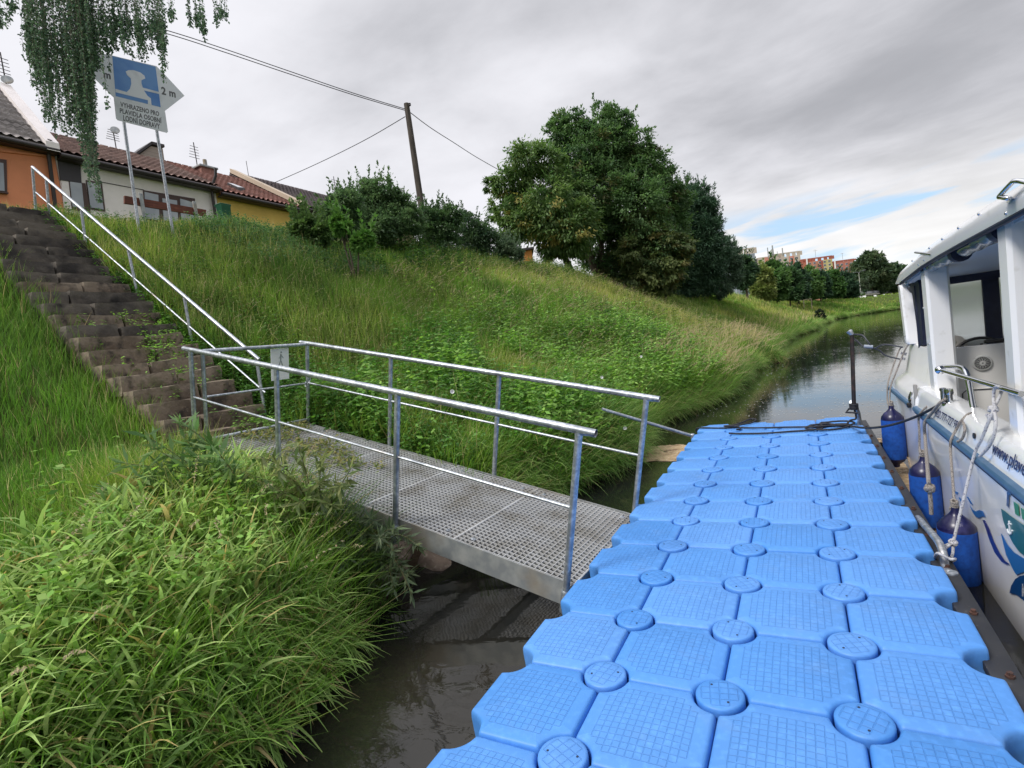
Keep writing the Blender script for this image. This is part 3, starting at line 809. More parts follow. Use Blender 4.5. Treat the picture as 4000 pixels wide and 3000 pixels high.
def block_mesh():
    a = .2482; r = .1045; nb = 9
    pts = []
    # corner bites: arc centred on the lattice corner (0.25,0.25), with softened ends
    for q in range(4):
        rot = q * PI / 2
        cxy = (.25, .25)
        d = .25 - a
        t0 = math.asin(d / r)
        loc = []
        e = .014
        # edge start x = .25 - sqrt(r^2-d^2), y=a
        for i in range(nb):
            t_ = t0 + (PI / 2 - 2 * t0) * i / (nb - 1)
            # from pi+... arc from (−,−d) to (−d,−)
            loc.append((cxy[0] - r * math.cos(t_), cxy[1] - r * math.sin(t_)))
        s_ = loc[0]; en = loc[-1]
        # soften where bite meets the sides
        loc = [(s_[0] - e * 1.3, a), (s_[0] - e * .45, a - .0022), ((loc[0][0] + loc[1][0]) / 2 - .001, (loc[0][1] + loc[1][1]) / 2 - .002)] + loc[2:-2] + \
              [((en[0] + loc[-2][0]) / 2 - .002, (en[1] + loc[-2][1]) / 2 - .001), (a - .0022, en[1] - e * .45), (a, en[1] - e * 1.3)]
        # extra points on the following straight side come from the next corner
        c_, s2 = math.cos(-rot), math.sin(-rot)
        pts += [(x * c_ - y * s2, x * s2 + y * c_) for x, y in loc]
    n = len(pts)
    P = np.array(pts)
    # insert mid points on sides
    Q = []
    for i in range(n):
        p, q = P[i], P[(i + 1) % n]; Q.append(p)
        if np.linalg.norm(q - p) > .08:
            for t_ in np.linspace(0, 1, 9)[1:-1]: Q.append(p + (q - p) * t_)
    P = np.array(Q); n = len(P)
    tg = np.roll(P, -1, 0) - np.roll(P, 1, 0); nr = np.stack([tg[:, 1], -tg[:, 0]], 1); nr /= np.linalg.norm(nr, axis=1, keepdims=True)
    if (nr * P).sum() < 0: nr = -nr
    rings = []
    bulge = .0
    for z, ins in ((-.40, .02), (-.385, .004), (-.2, 0), (-.17, .004), (-.045, 0.0), (-.034, .0003), (-.020, .0018), (-.010, .005), (-.004, .0105), (-.001, .019)):
        R_ = P - nr * ins
        rings.append(np.c_[R_, np.full(n, z)])
    last = P - nr * .019
    for sc in (.86, .68, .48, .26, .08):
        rings.append(np.c_[last * sc, np.full(n, -.001 + .012 * (1 - sc ** 2))])
    mb = MB(); mb.loft([[tuple(p) for p in r_] for r_ in rings])
    return mb.mesh('float_block', 50)
bme = block_mesh(); bme.materials.append(m_bluegrid)
def cap_mesh():
    mb = MB(); mb.lathe([(.094, -.17), (.0965, -.012), (.0965, .002), (.093, .0075), (.086, .0105), (.05, .012), (.004, .0125)], n=40)
    me = mb.mesh('coupling_cap', 45); return me
cme = cap_mesh(); cme.materials.append(m_capgrid)
m_hole = M('dark_hole', (.015, .03, .07), .7)
hmb = MB()
hmb.lathe([(.0048, .0095), (.0048, .0132)], (0, 0, 0), 10)
hme = hmb.mesh('socket_hole'); hme.materials.append(m_hole)
dz = lambda: random.uniform(-.004, .004)
R0_, R1_ = -3, 13
for r in range(R0_, R1_):
    for c in range(4):
        o = bpy.data.objects.new('float_block', bme); COL.objects.link(o); o.parent = dock
        o.location = (-.25 + .5 * c - .5, r * .5 + .25 - 2.5, dz()); o.rotation_euler = (random.uniform(-.006, .006), random.uniform(-.006, .006), random.choice((0, PI / 2, PI, -PI / 2)) + random.uniform(-.006, .006))
    if r > R0_:
        for c in range(3):
            o = bpy.data.objects.new('coupling_cap', cme); COL.objects.link(o); o.parent = dock
            o.location = (.5 * c - .5, r * .5 - 2.5, -.0045 + dz() * .4); o.rotation_euler = (0, 0, random.uniform(0, 3.1))
            if pj(dockpt([c * .5, r * .5, 0]))[1] < 1900:
                for sx in (-1, 1): h = bpy.data.objects.new('socket_hole', hme); COL.objects.link(h); h.parent = o; h.location = (sx * .052, sx * .03, 0)
def dlink(name, mb, mat, smooth=35):
    o = bpy.data.objects.new(name, mb.mesh(name, smooth)); COL.objects.link(o); o.data.materials.append(mat)
    o.parent = dock; o.location = (-.5, -2.5, 0); return o
m_beam = M('black_edge_beam', (.022, .023, .028), .6, noise=[(6, 6, (.04, .04, .042), .5, .8), (40, 3, (.07, .065, .06), .64, .75)])
mb = MB(); mb.bbox((1.522, 2.5, -.085), (.105, 8.0, .045), .006); dlink('edge_beam', mb, m_beam)
m_rust = M('rusty_bolt', (.10, .045, .03), .7, noise=[(60, 3, (.03, .02, .02), .4, .7)])
for r in range(R0_ + 1, R1_):
    mb = MB(); mb.lathe([(.017, -.062), (.017, -.053), (.011, -.052), (.011, -.04), (.004, -.039)], (1.532, r * .5 + .0, 0), 6)
    dlink('beam_bolt', mb, m_rust)
    # black lug pins seen in the open notches along the boat side
    mb = MB(); mb.lathe([(.075, -.2), (.08, -.15), (.06, -.135), (.02, -.13)], (1.5, r * .5, 0), 16)
    dlink('edge_pin', mb, m_beam)
for y_, s_ in ((1.93, 1), ):
    smoothpts0 = lambda P: smoothpts(P, 4)
    # bent tube hoop standing on the edge beam, near the boat
    mb = MB(); r3_ = lambda u, v: np.linalg.inv(TD) @ (on((3300 + u * .6629) / S_, (1400 + v * .6629) / S_, 0, 1.53) - np.array([.5, 2.5, 0])) + np.array([.5, 2.5, 0])
    pts = smoothpts0([(1.532, 1.945, -.07)] + [r3_(*q) for q in ((592, 1225), (582, 1160), (560, 1095), (520, 1040), (470, 985), (430, 940))])
    mb.tube(pts, .021, 14, cap=False); mb.tube([r3_(452, 1010), r3_(404, 922)], .024, 16, cap=False); mb.lathe([(.036, -.064), (.035, -.055), (.024, -.053)], (1.532, 1.945, 0), 18)
    o = dlink('mooring_hoop', mb, m_galv, 60)
    so = o.modifiers.new('wall', 'SOLIDIFY'); so.thickness = .005; so.offset = -1
mb = MB(); mb.tube([(1.47, 6.05, -.1), (1.47, 6.05, .02), (1.465, 6.03, .12), (1.44, 5.98, .24), (1.40, 5.9, .29)], .026, 12); dlink('mooring_hoop', mb, m_galv, 60)

# black power pole on the far corner of the dock, with its cable
pw = empty('cable_post', on(1845, 885, 1, 5.85), 'slim black steel post with a cable on its head at the far dock corner', 'post')
p0 = on(1845, 885, 1, 5.85); p1 = on(1840, 722, 1, 5.85)
mb = MB(); mb.tube([p0, p1], .023, 12); mb.build('pole', M('black_painted_steel', (.02, .016, .017), .45, noise=[(20, 4, (.06, .03, .025), .5, .75)]), pw, 60)
mb = MB(); mb.tube([p1 + [0, 0, .002], p1 + [-.03, -.02, .03], p1 + [-.005, .02, .034]], .025, 10); mb.build('pole_cap', m_galv, pw, 60)
mb = MB()
for k in range(4): mb.tube([p0 + np.array([.04 * math.cos(a), .04 * math.sin(a), .012 + .018 * k]) for a in np.linspace(0, 6.2, 14)], .011, 7, closed=True)
mb.tube([p0 + [-.05, -.02, .02], p0 + [-.09, -.04, -.02], p0 + [.03, -.07, -.03]], .012, 7)
mb.build('rope_turns', m_black, pw, 60)

def hang(a, b, sag, n=14, ofs=None):
    a = np.array(a, float); b = np.array(b, float)
    return [a + (b - a) * t_ + np.array([0, 0, -sag * 4 * t_ * (1 - t_)]) for t_ in np.linspace(0, 1, n)]
m_cable = M('grey_cable', (.05, .055, .065), .5)
def cz(px, py, y): return on(px, py, 1, y)
mb = MB(); mb.tube(smoothpts([p1, cz(1862, 724, 5.85), cz(1874, 737, 5.8), cz(1884, 750, 5.8), cz(1900, 757, 5.8), cz(1914, 768, 5.8), cz(1945, 776, 5.75)]), .009, 7)
mb.tube(smoothpts([p1 + [0, 0, -.04], cz(1853, 738, 5.85), cz(1868, 750, 5.82), cz(1890, 752, 5.8), cz(1905, 745, 5.7), cz(1922, 745, 5.6), cz(1950, 750, 5.5)]), .009, 7)
mb.build('cable', m_cable, pw, 60)
q = cz(1873, 748, 5.8)
mb = MB(); mb.tube([q + [-.03, 0, .004], q + [.055, 0, -.012]], .019, 8); mb.build('cable_plug', M('grey_plug', (.34, .38, .45), .45), pw, 50)

# ropes
mb = MB()
a = on(2050, 862, 0, 1.87); b = dockpt((1.35, 5.72, .03))
mb.tube(hang(a, b, .10, 24), .012, 8)
coil = []
for k in range(70):
    t_ = k / 69 * 2 * PI * 3.3
    rr = .17 + .05 * math.sin(t_ * .37) + .03 * math.sin(1.7 * t_)
    coil.append(dockpt((1.12 + rr * 1.25 * math.cos(t_), 5.78 + rr * .62 * math.sin(t_), .018 + .010 * (k / 20) + .008 * math.sin(t_ * 2.3))))
mb.tube(smoothpts([b] + coil + [dockpt((1.05, 5.66, .025)), dockpt((.7, 5.63, .02)), dockpt((.45, 5.6, .02)), dockpt((.12, 5.66, .02)), dockpt((-.02, 5.74, .016))], 3), .011, 7)
mb.tube(smoothpts([p0 + [0, 0, .03], p0 + [.01, -.03, -.1], dockpt((1.36, 5.8, .08)), dockpt((1.27, 5.72, .03)), dockpt((1.1, 5.9, .04))]), .011, 7)
o = mb.build('mooring_rope', m_black, None, 60)
tag(recenter(o), 'black mooring rope coiled by the post and led up to the bollard on the boat', 'rope')
mb = MB()
mb.tube(smoothpts([dockpt(p) for p in ((-.53, 6.25, -.05), (-.5, 6.22, .02), (-.2, 6.12, .02), (.0, 6.1, .02), (.3, 5.98, .02), (.62, 5.92, .02), (1.0, 5.78, .03))], 6), .011, 7)
lp = [dockpt(p) for p in ((-.06, 6.12, .03), (.1, 6.2, .035), (.22, 6.32, .03), (.27, 6.42, .05), (.2, 6.46, .06), (.1, 6.36, .04), (.0, 6.24, .03), (-.12, 6.2, .03), (-.1, 6.12, .04), (.05, 6.04, .05), (.1, 5.98, .02), (.05, 5.95, .02))]
mb.tube(smoothpts(lp, 5), .011, 7)
o = mb.build('rope', m_black, None, 60)
tag(recenter(o), 'thin black rope with a loose loop lying across the far end of the blue dock', 'rope')
# galvanised stay tube from the bank to the dock corner
a = on(1300, 884, 1, 5.2); b = on(1496, 942, 1, 5.95)
mb = MB(); mb.tube([a, b], .024, 12); mb.bbox(b, (.05, .07, .07), .01)
tag(recenter(mb.build('stay_tube', m_galv, None, 50)), 'galvanised tube running from the bank grass to the far left corner of the dock', 'tube')

# ------------------------------------------------------------------ gangway
gd = np.array([-0.9729, .0609, .2218]); gd /= np.linalg.norm(gd)       # up the slope, towards the shore
gh = np.array([.0624, .998, 0]); gh /= np.linalg.norm(gh)               # across
gn = np.cross(gh, gd); gn *= np.sign(gn[2])
def G(l, w, h): return GO + gd * l + gh * w + gn * h
gang = empty('gangway', GO, 'galvanised steel gangway with open grating deck and tube railings sloping up to the stairs', 'gangway')
GR = Matrix([[gd[i], gh[i], gn[i]] for i in range(3)])
def gbox(mb, l0, l1, w0, w1, h0, h1):
    c = G((l0 + l1) / 2, (w0 + w1) / 2, (h0 + h1) / 2)
    mb.box(c, (abs(l1 - l0), abs(w1 - w0), abs(h1 - h0)), GR)
m_grate = M('grating_steel', (.62, .63, .64), .5, .35, noise=[(3.0, 5, (.36, .34, .30), .45, .7), (30, 3, (.62, .63, .64), .5, .7)])
edges = [-.06, .98, 1.98, 2.98, 3.98, 4.62]
for i in range(5):
    mb = MB(); l0, l1 = edges[i] + .004, edges[i + 1] - .004
    for w in np.arange(.02, GW, .045): gbox(mb, l0, l1, w - .0018, w + .0018, -.020, 0)
    k = int((l1 - l0) / .042)
    for l in np.linspace(l0 + .004, l1 - .004, k): gbox(mb, l - .0016, l + .0016, .004, GW - .004, -.0185, -.001)
    for l in (l0, l1): gbox(mb, l - .003, l + .003, 0, GW, -.03, .0015)
    mb.build('deck_grating', m_grate, gang, None)
    mb = MB()
    for l in (l0 + .12, l1 - .12):
        for w in (.1, GW - .1): mb.lathe([(.02, -.01), (.02, .003), (.008, .004), (.008, .009), (.002, .009)], G(l, w, 0), 10, gn)
    mb.build('grating_clip', m_galv, gang, 40)
for w in (-.006, GW + .006):
    mb = MB(); sg = -1 if w < 0 else 1
    gbox(mb, -.03, 4.66, w - .004, w + .004, -.17, .006)
    gbox(mb, -.03, 4.66, w, w - sg * .055, -.172, -.166); gbox(mb, -.03, 4.66, w, w - sg * .04, -.034, -.029)
    mb.build('side_beam', m_galv2, gang, None)
mb = MB(); gbox(mb, -.066, -.058, -.004, GW + .004, -.16, .004); gbox(mb, -.12, -.066, .0, GW, -.10, -.092)
for w in (.12, .5, .9, 1.25): gbox(mb, -.14, -.066, w - .03, w + .03, -.15, -.09)
mb.build('end_beam', m_galv2, gang, None)
mb = MB()
for l in (.98, 1.98, 2.98, 3.98): gbox(mb, l - .03, l + .03, .01, GW - .01, -.10, -.03)
mb.build('cross_beam', m_galv2, gang, None)
RH = 1.08
NL = [-.02, 1.555, 3.12, 4.66]; FL = [.0, 1.53, 3.05, 4.57]
for w, LS, low in ((-.035, NL, True), (GW + .03, FL, False)):
    for i, l in enumerate(LS):
        mb = MB(); mb.tube([G(l, w, -.19 if low else -.03), G(l, w, RH)], .0245, 14)
        if low: mb.lathe([(.03, -.2), (.034, -.19), (.034, -.05), (.03, -.04), (.0245, -.04)], G(l, w, 0), 12, gn); mb.tube([G(l, w - .05, -.14), G(l, w, -.14)], .012, 6)
        mb.build('post', m_galv, gang, 50)
    mb = MB(); mb.tube(smoothpts([G(LS[0] - .0, w, RH - .035), G(LS[0] + .01, w, RH - .008), G(LS[0] + .06, w, RH), G(2.2, w, RH), G(LS[-1] - .05, w, RH), G(LS[-1] + .01, w, RH - .01)], 3), .0265, 14)
    mb.build('top_rail', m_galv, gang, 60)
    mb = MB(); mb.tube([G(LS[0], w, .55), G(LS[-1], w, .55)], .0125, 10); mb.build('mid_rail', m_galv, gang, 60)
# end gate across the shore end
gate_a = G(4.64, .03, 0); 
ga = lambda px, py: on(px, py, 0, None)
pa0, pa1 = G(4.60, .06, -.02), G(4.60, .06, 1.07); pb0, pb1 = G(4.57, GW + .03, .0), G(4.57, GW + .03, RH)
gate = empty('gate', (0, 0, 0)); gate.parent = gang; gate.location = [-v for v in GO]
mb = MB(); mb.tube([pa0 - gn * .1, pa1], .022, 12); mb.build('gate_post', m_galv, gate, 50)
for h, r_ in ((1.065, .022), (.545, .0125), (.045, .022)):
    mb = MB(); mb.tube([pa0 + gn * (h + .02), pb0 + gn * h], r_, 12); mb.build('gate_rail', m_galv, gate, 60)
mb = MB()
for k in range(3): mb.tube([pb0 + gn * (.55 + .012 * k) + .034 * (gd * math.cos(a) + gh * math.sin(a)) + gn * .05 * math.sin(a) for a in np.linspace(0, 6, 12)], .0035, 5, closed=True)
mb.build('wire_tie', m_galv, gate, 60)
# the white notice wired to the gate
nx_ = (pb0 - pa0); nx_ /= np.linalg.norm(nx_); ny_ = gn; nn_ = np.cross(nx_, ny_); nn_ /= np.linalg.norm(nn_)
wid = np.linalg.norm(pb0 - pa0)
s0 = pa0 + gn * .545 + nx_ * (wid * .625) - nn_ * .035
if np.dot(nn_, CW - s0) < 0: nn_ = -nn_; s0 = pa0 + gn * .545 + nx_ * (wid * .625) + nn_ * .035
SWd, SHt = .245, .40
sg_ = empty('pedestrian_notice', s0, 'white board with a faded walking figure wired to the gangway gate', 'sign')
m_white = M('white_sheet', (.90, .90, .91), .5, noise=[(5, 5, (.82, .82, .80), .5, .75)])
B0 = s0 + gn * .09
mb = MB(); mb.prism([B0, B0 + nx_ * SWd, B0 + nx_ * SWd + gn * SHt, B0 + gn * SHt], nn_ * .004); mb.build('board', m_white, sg_, None)
m_fig = M('faded_print', lin(150, 158, 158), .6)
mb = MB()
def fig(pts): mb.prism([B0 + nx_ * (x * SWd) + gn * (y * SHt) + nn_ * .0045 for x, y in pts], nn_ * .001)
fig([(.50, .60), (.56, .62), (.60, .80), (.54, .84), (.50, .80)])
fig([(.50, .61), (.55, .62), (.50, .52), (.44, .46), (.40, .48)]); fig([(.53, .62), (.58, .61), (.62, .52), (.66, .46), (.60, .45), (.56, .53)])
fig([(.60, .78), (.56, .80), (.66, .68), (.70, .69)]); fig([(.52, .80), (.50, .77), (.43, .70), (.45, .67)])
mb.lathe([(.011, 0), (.011, .001)], B0 + nx_ * (.57 * SWd) + gn * (.88 * SHt) + nn_ * .0045, 14, nn_)
mb.build('pictogram', m_fig, sg_, None)
for f in (.12, .86):
    mb = MB(); c_ = B0 + nx_ * (SWd * f) + gn * SHt
    mb.tube([c_ + gn * (-.015), c_ + gn * .03 + nn_ * .01, c_ + gn * .065 - nn_ * .03, c_ + gn * .03 - nn_ * .06, c_ - gn * .01 - nn_ * .004], .003, 5); mb.build('cable_tie', m_black, sg_, 50)

# ------------------------------------------------------------------ stone stairs
st = empty('stone_stairs', (-5.3, 1.8, .7), 'long flight of worn sandstone steps climbing the grassy bank', 'stairs')
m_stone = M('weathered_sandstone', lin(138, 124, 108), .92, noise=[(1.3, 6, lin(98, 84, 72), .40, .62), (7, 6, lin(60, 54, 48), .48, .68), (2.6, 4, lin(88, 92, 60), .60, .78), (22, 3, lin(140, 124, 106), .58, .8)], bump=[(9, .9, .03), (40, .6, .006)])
m_stone2 = M('dark_stone', lin(104, 97, 88), .92, noise=[(1.6, 6, lin(52, 48, 46), .40, .62), (8, 6, lin(96, 88, 80), .56, .74), (3.1, 5, lin(40, 38, 36), .56, .72)], bump=[(9, .9, .03), (40, .6, .006)])  # darker, greyer stone for most of the upper steps
def worn_lit_edges(mt, c):  # lighter convex edges: wear, plus a sky highlight painted on the nosings
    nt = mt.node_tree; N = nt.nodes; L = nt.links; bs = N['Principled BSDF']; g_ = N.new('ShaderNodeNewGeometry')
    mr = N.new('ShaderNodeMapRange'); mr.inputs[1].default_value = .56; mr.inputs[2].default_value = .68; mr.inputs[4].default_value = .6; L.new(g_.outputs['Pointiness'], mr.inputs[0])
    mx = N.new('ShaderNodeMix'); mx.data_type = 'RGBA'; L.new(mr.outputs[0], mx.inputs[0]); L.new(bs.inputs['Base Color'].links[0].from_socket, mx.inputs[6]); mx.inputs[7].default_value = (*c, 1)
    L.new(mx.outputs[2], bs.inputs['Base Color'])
worn_lit_edges(m_stone, lin(182, 168, 146)); worn_lit_edges(m_stone2, lin(150, 142, 130))
def stoneblock(mb, x0, x1, y0, y1, z0, z1, seed, tilt=0., jit=.02):
    nxs, nys, nzs = 3, max(3, int((y1 - y0) / .09)), 3
    faces = []; idx = {}; vs = []
    def vid(i, j, k):
        q = (i, j, k)
        if q not in idx:
            p = Vector((x0 + (x1 - x0) * i / nxs, y0 + (y1 - y0) * j / nys, z0 + (z1 - z0) * k / nzs))
            nx2 = (i in (0, nxs)) + (j in (0, nys)) + (k in (0, nzs))
            c = Vector(((x0 + x1) / 2, (y0 + y1) / 2, (z0 + z1) / 2))
            if nx2 >= 2: p -= (p - c).normalized() * (.012 if nx2 == 2 else .022)
            nv = mnoise.noise_vector(p * 5.0 + Vector((seed * 3.1, seed, 0))) * jit * 1.3 + mnoise.noise_vector(p * 17 + Vector((seed, 0, 0))) * jit * .6
            nv.z *= .45; p = p + nv; p.z += tilt * (j / nys - .5)
            idx[q] = len(vs); vs.append(p)
        return idx[q]
    for a in range(nxs):
        for b in range(nys):
            for k in (0, nzs): faces.append((vid(a, b, k), vid(a + 1, b, k), vid(a + 1, b + 1, k), vid(a, b + 1, k)))
    for b in range(nys):
        for k in range(nzs):
            for a in (0, nxs): faces.append((vid(a, b, k), vid(a, b + 1, k), vid(a, b + 1, k + 1), vid(a, b, k + 1)))
    for a in range(nxs):
        for k in range(nzs):
            for b in (0, nys): faces.append((vid(a, b, k), vid(a + 1, b, k), vid(a + 1, b, k + 1), vid(a, b, k + 1)))
    mb.add(vs, faces)
NSTEP = 23
for k in range(NSTEP):
    xf = -5.02 - .257 * k; zt = .86 + .195 * k
    mb = MB(); yl = float(stair_left(xf)) - .18 if k < NSTEP - 2 else -.2; yr = 2.93 + random.uniform(-.06, .05)
    cuts = [yl]
    while cuts[-1] < yr - .5: cuts.append(cuts[-1] + random.uniform(.42, .95))
    cuts[-1] = yr
    loose = 5 <= k <= 11
    for i in range(len(cuts) - 1):
        if cuts[i + 1] - cuts[i] < .08: continue
        dx = random.uniform(-.02, .02) * (1.6 if loose else .6); t_ = random.uniform(-.02, .02) + (.05 if loose and i == len(cuts) - 2 else 0)
        stoneblock(mb, xf - .34 + dx, xf + dx, cuts[i] + .003, cuts[i + 1] - .003, zt - .235, zt + random.uniform(-.02, .015), k * 7 + i, t_)
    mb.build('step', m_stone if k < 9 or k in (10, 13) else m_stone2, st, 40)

# ------------------------------------------------------------------ stair handrail
hr = empty('stair_handrail', (-5.66, 3.0, .95), 'galvanised tube handrail running up the right side of the stone stairs', 'handrail')
def hp(px, py): return on(px, py, 1, 3.0)
top_a, top_b = hp(70, 361), hp(560, 777)
mb = MB(); mb.tube([top_a, top_b], .026, 12); mb.build('top_rail', m_galv, hr, 60)
mb = MB(); mb.tube([hp(78, 416), hp(573, 848)], .014, 10); mb.build('lower_rail', m_galv, hr, 60)
for (tx, ty, bx, by) in ((70, 363, 77, 450), (100, 390, 110, 500), (176, 455, 193, 588), (277, 541, 308, 685), (398, 643, 425, 800), (553, 772, 576, 912)):
    a, b = hp(tx, ty), hp(bx, by)
    mb = MB(); mb.tube([a, b + (b - a) * .05], .0225, 10); mb.build('post', m_galv, hr, 60)

# ------------------------------------------------------------------ river sign
SX = -10.45
def sp_(u, v, off=0.):     # pixel of the first close-up -> point on the sign's plane
    return on(u * .3, v * .3, 0, SX + off)
sgn = empty('mooring_sign', on(340, 522, 0, SX), 'blue and white boat mooring sign on two tall galvanised poles', 'sign')
for (a, b) in (((266, 255), (304, 530)), ((338, 280), (380, 545))):
    p, q = on(*a, 0, SX - .05), on(*b, 0, SX - .05); p2 = p + (p - q) * .55
    p2 = q + (p - q) * 1.42
    mb = MB(); mb.tube([q - [0, 0, .25], p2], .03, 12); mb.build('pole', m_galv, sgn, 60)
m_signw = M('sign_white', (.74, .76, .78), .5, noise=[(3, 4, (.54, .56, .57), .5, .75)])
m_signb = M('sign_blue', lin(98, 146, 202), .45, noise=[(2, 4, lin(66, 122, 192), .45, .7)])
m_ink = M('sign_ink', (.10, .10, .105), .6)
X_ = np.array([1.0, 0, 0])
hexa = [(640, 470), (735, 385), (800, 398), (1125, 476), (1170, 520), (1328, 690), (1183, 802), (815, 700), (660, 545)]
mb = MB(); mb.prism([sp_(*p) for p in hexa], X_ * .004); mb.build('arrow_board', m_signw, sgn, None)
low = [(818, 702), (1188, 803), (1209, 950), (1200, 957), (845, 866), (834, 850)]
mb = MB(); mb.prism([sp_(*p, .006) for p in low], X_ * .004); mb.build('text_plate', m_signw, sgn, None)
mb = MB(); mb.prism([sp_(*p, .0045) for p in ((808, 403), (1120, 480), (1157, 772), (833, 692))], X_ * .002); mb.build('blue_field', m_signb, sgn, None)
bol = [(905, 515), (925, 505), (960, 505), (1010, 522), (1040, 545), (1046, 565), (1030, 572), (1018, 578), (1018, 600), (1028, 631), (1143, 662), (1146, 677), (1036, 651), (1050, 672), (1062, 690), (1086, 708), (1091, 757), (1065, 749), (1065, 722), (832, 664), (831, 640), (912, 663), (935, 640), (945, 605), (942, 565), (915, 540)]
mb = MB(); mb.prism([sp_(*p, .007) for p in bol], X_ * .002); mb.build('bollard_symbol', m_signw, sgn, None)
def stext(s, bl, br, tl, spacing=1.05, off=.011, bold=.0, name='lettering'):
    me = text_mesh(s, .1, spacing, bold=bold + .0015)
    o_, r_, t_ = sp_(*bl, off), sp_(*br, off), sp_(*tl, off)
    n = len(me.vertices); a = np.empty(n * 3, 'f'); me.vertices.foreach_get('co', a); a = a.reshape(-1, 3)
    lo, hi = a.min(0), a.max(0); u = (a[:, 0:1] - lo[0]) / (hi[0] - lo[0]); v = (a[:, 1:2] - lo[1]) / (hi[1] - lo[1])
    P = o_ + u * (r_ - o_) + v * (t_ - o_) + (a[:, 2:3]) * X_
    me.vertices.foreach_set('co', P.astype('f').ravel()); me.update(); link(name, me, m_ink, sgn)
stext('VYHRAZENO PRO', (867, 768), (1146, 838), (866, 732), 1.05, bold=.001)
stext('PLAVIDLA OSOBNÍ', (863, 813), (1164, 888), (862, 768), 1.05, bold=.001)
stext('LODNÍ DOPRAVY', (888, 868), (1152, 930), (886, 818), 1.05, bold=.001)
stext('m', (747, 558), (798, 572), (745, 520), bold=.002, off=.006)
stext('2 m', (1164, 678), (1266, 704), (1160, 622), bold=.0015, off=.006)

# ------------------------------------------------------------------ plank guard rail at the crest
gp = empty('plank_barrier', on(360, 450, 0, -11.9), 'reddish brown plank barrier on short posts at the top of the bank', 'barrier')
m_plank = M('brown_plank', lin(116, 62, 44), .7, noise=[((3, 3, 40), 4, lin(92, 48, 36), .4, .65), (6, 4, lin(138, 80, 58), .55, .8)])
zb = lambda u, v: on(u * .4069 / S_, (600 + v * .4069) / S_, 0, -11.9)
for a, b, c_, d in (((1197, 403), (1345, 428), (1345, 498), (1197, 478)), ((1347, 428), (1980, 540), (1975, 603), (1347, 500))):
    mb = MB(); mb.prism([zb(*q) for q in (a, b, c_, d)], (-.05, 0, 0)); mb.build('plank', m_plank, gp, None)
for u, v in ((1350, 425), (1865, 500)):
    mb = MB(); a = zb(u, v); mb.bbox(a + [.02, 0, -.35], (.04, .08, .9), .008); mb.build('post', m_galv2, gp, None)
# ------------------------------------------------------------------ the white cabin boat
boat = empty('cabin_boat', (3.05, 2.4, -.38), 'white cabin boat with navy trim and a blue rubbing strake moored along the blue dock', 'boat')
m_gel = M('white_gelcoat', (.88, .88, .89), .16, noise=[(1.4, 5, (.82, .82, .83), .5, .75), (9, 6, (.66, .65, .62), .62, .8)], coat=.25, spec=.5)
m_hullm = M('hull_gelcoat', (.86, .87, .88), .12, noise=[(1.8, 5, (.80, .81, .82), .5, .75)], coat=.4)
nt = m_hullm.node_tree; N = nt.nodes; L = nt.links                     # brown scum line above the water
g_ = N.new('ShaderNodeNewGeometry'); s_ = N.new('ShaderNodeSeparateXYZ'); L.new(g_.outputs['Position'], s_.inputs[0])
mr = N.new('ShaderNodeMapRange'); mr.inputs[1].default_value = -.02; mr.inputs[2].default_value = -.40; mr.inputs[4].default_value = .75; L.new(s_.outputs[2], mr.inputs[0])
nz = N.new('ShaderNodeTexNoise'); nz.inputs['Scale'].default_value = 3.5; nz.inputs['Detail'].default_value = 6; L.new(g_.outputs['Position'], nz.inputs[0])
ml = N.new('ShaderNodeMath'); ml.operation = 'MULTIPLY'; L.new(mr.outputs[0], ml.inputs[0]); L.new(nz.outputs[0], ml.inputs[1])
mx = N.new('ShaderNodeMix'); mx.data_type = 'RGBA'; bs = N['Principled BSDF']; old = bs.inputs['Base Color'].links[0].from_socket
L.new(ml.outputs[0], mx.inputs[0]); L.new(old, mx.inputs[6]); mx.inputs[7].default_value = (*lin(166, 146, 112), 1); L.new(mx.outputs[2], bs.inputs['Base Color'])
m_navy = M('navy_canvas', (.006, .010, .035), .55, noise=[(14, 4, (.012, .018, .05), .45, .7)])
m_rub = M('blue_grey_strake', lin(62, 96, 128), .4, noise=[(5, 5, lin(88, 118, 146), .5, .75)])
m_int = M('grey_interior', (.68, .67, .65), .5, noise=[(3, 4, (.62, .61, .59), .5, .75)])
m_steel = M('polished_stainless', (.62, .63, .65), .13, 1.0)
m_dark = M('black_plastic', (.012, .012, .014), .4)
HZ = [-.75, -.38, -.15, .1, .46]; HX = [1.92, 1.806, 1.80, 1.797, 1.786]
def hullx(z): return float(np.interp(z, HZ, HX))
def onhull(px, py, off=.003):
    x = 1.79
    for _ in range(4):
        p = on(px, py, 0, x); x = hullx(p[2]) - off
    return on(px, py, 0, x)
XC = 3.05
def ring(pts, y, rake=0., ins=0.):
    out = []
    for x, z in pts: out.append((x, y + rake * (z - .5), z))
    for x, z in reversed(pts): out.append((2 * XC - x, y + rake * (z - .5), z))
    return out
def shiftin(pts, d): return [(XC - (XC - x) * (1 - d), z) for x, z in pts]
side = [(2.6, -.8), (2.05, -.78), (1.92, -.72), (1.812, -.42), (1.803, -.2), (1.798, .08), (1.787, .455), (1.800, .47), (1.812, .52), (1.822, .60), (1.832, .645), (1.85, .668), (1.90, .674), (1.985, .670), (2.0, .655), (2.005, .5), (2.01, -.1)]
rings = []
for y in (-1.8, 0, 1.2, 2.4, 3.6, 4.46): rings.append(ring(side, y))
mb = MB(); mb.loft(rings); mb.build('hull', m_hullm, boat, 30)
front = [(2.6, -.8), (2.05, -.78), (1.92, -.72), (1.812, -.42), (1.803, -.2), (1.800, .08), (1.795, .455), (1.80, .49), (2.2, .5), (2.6, .5)]
rings = []
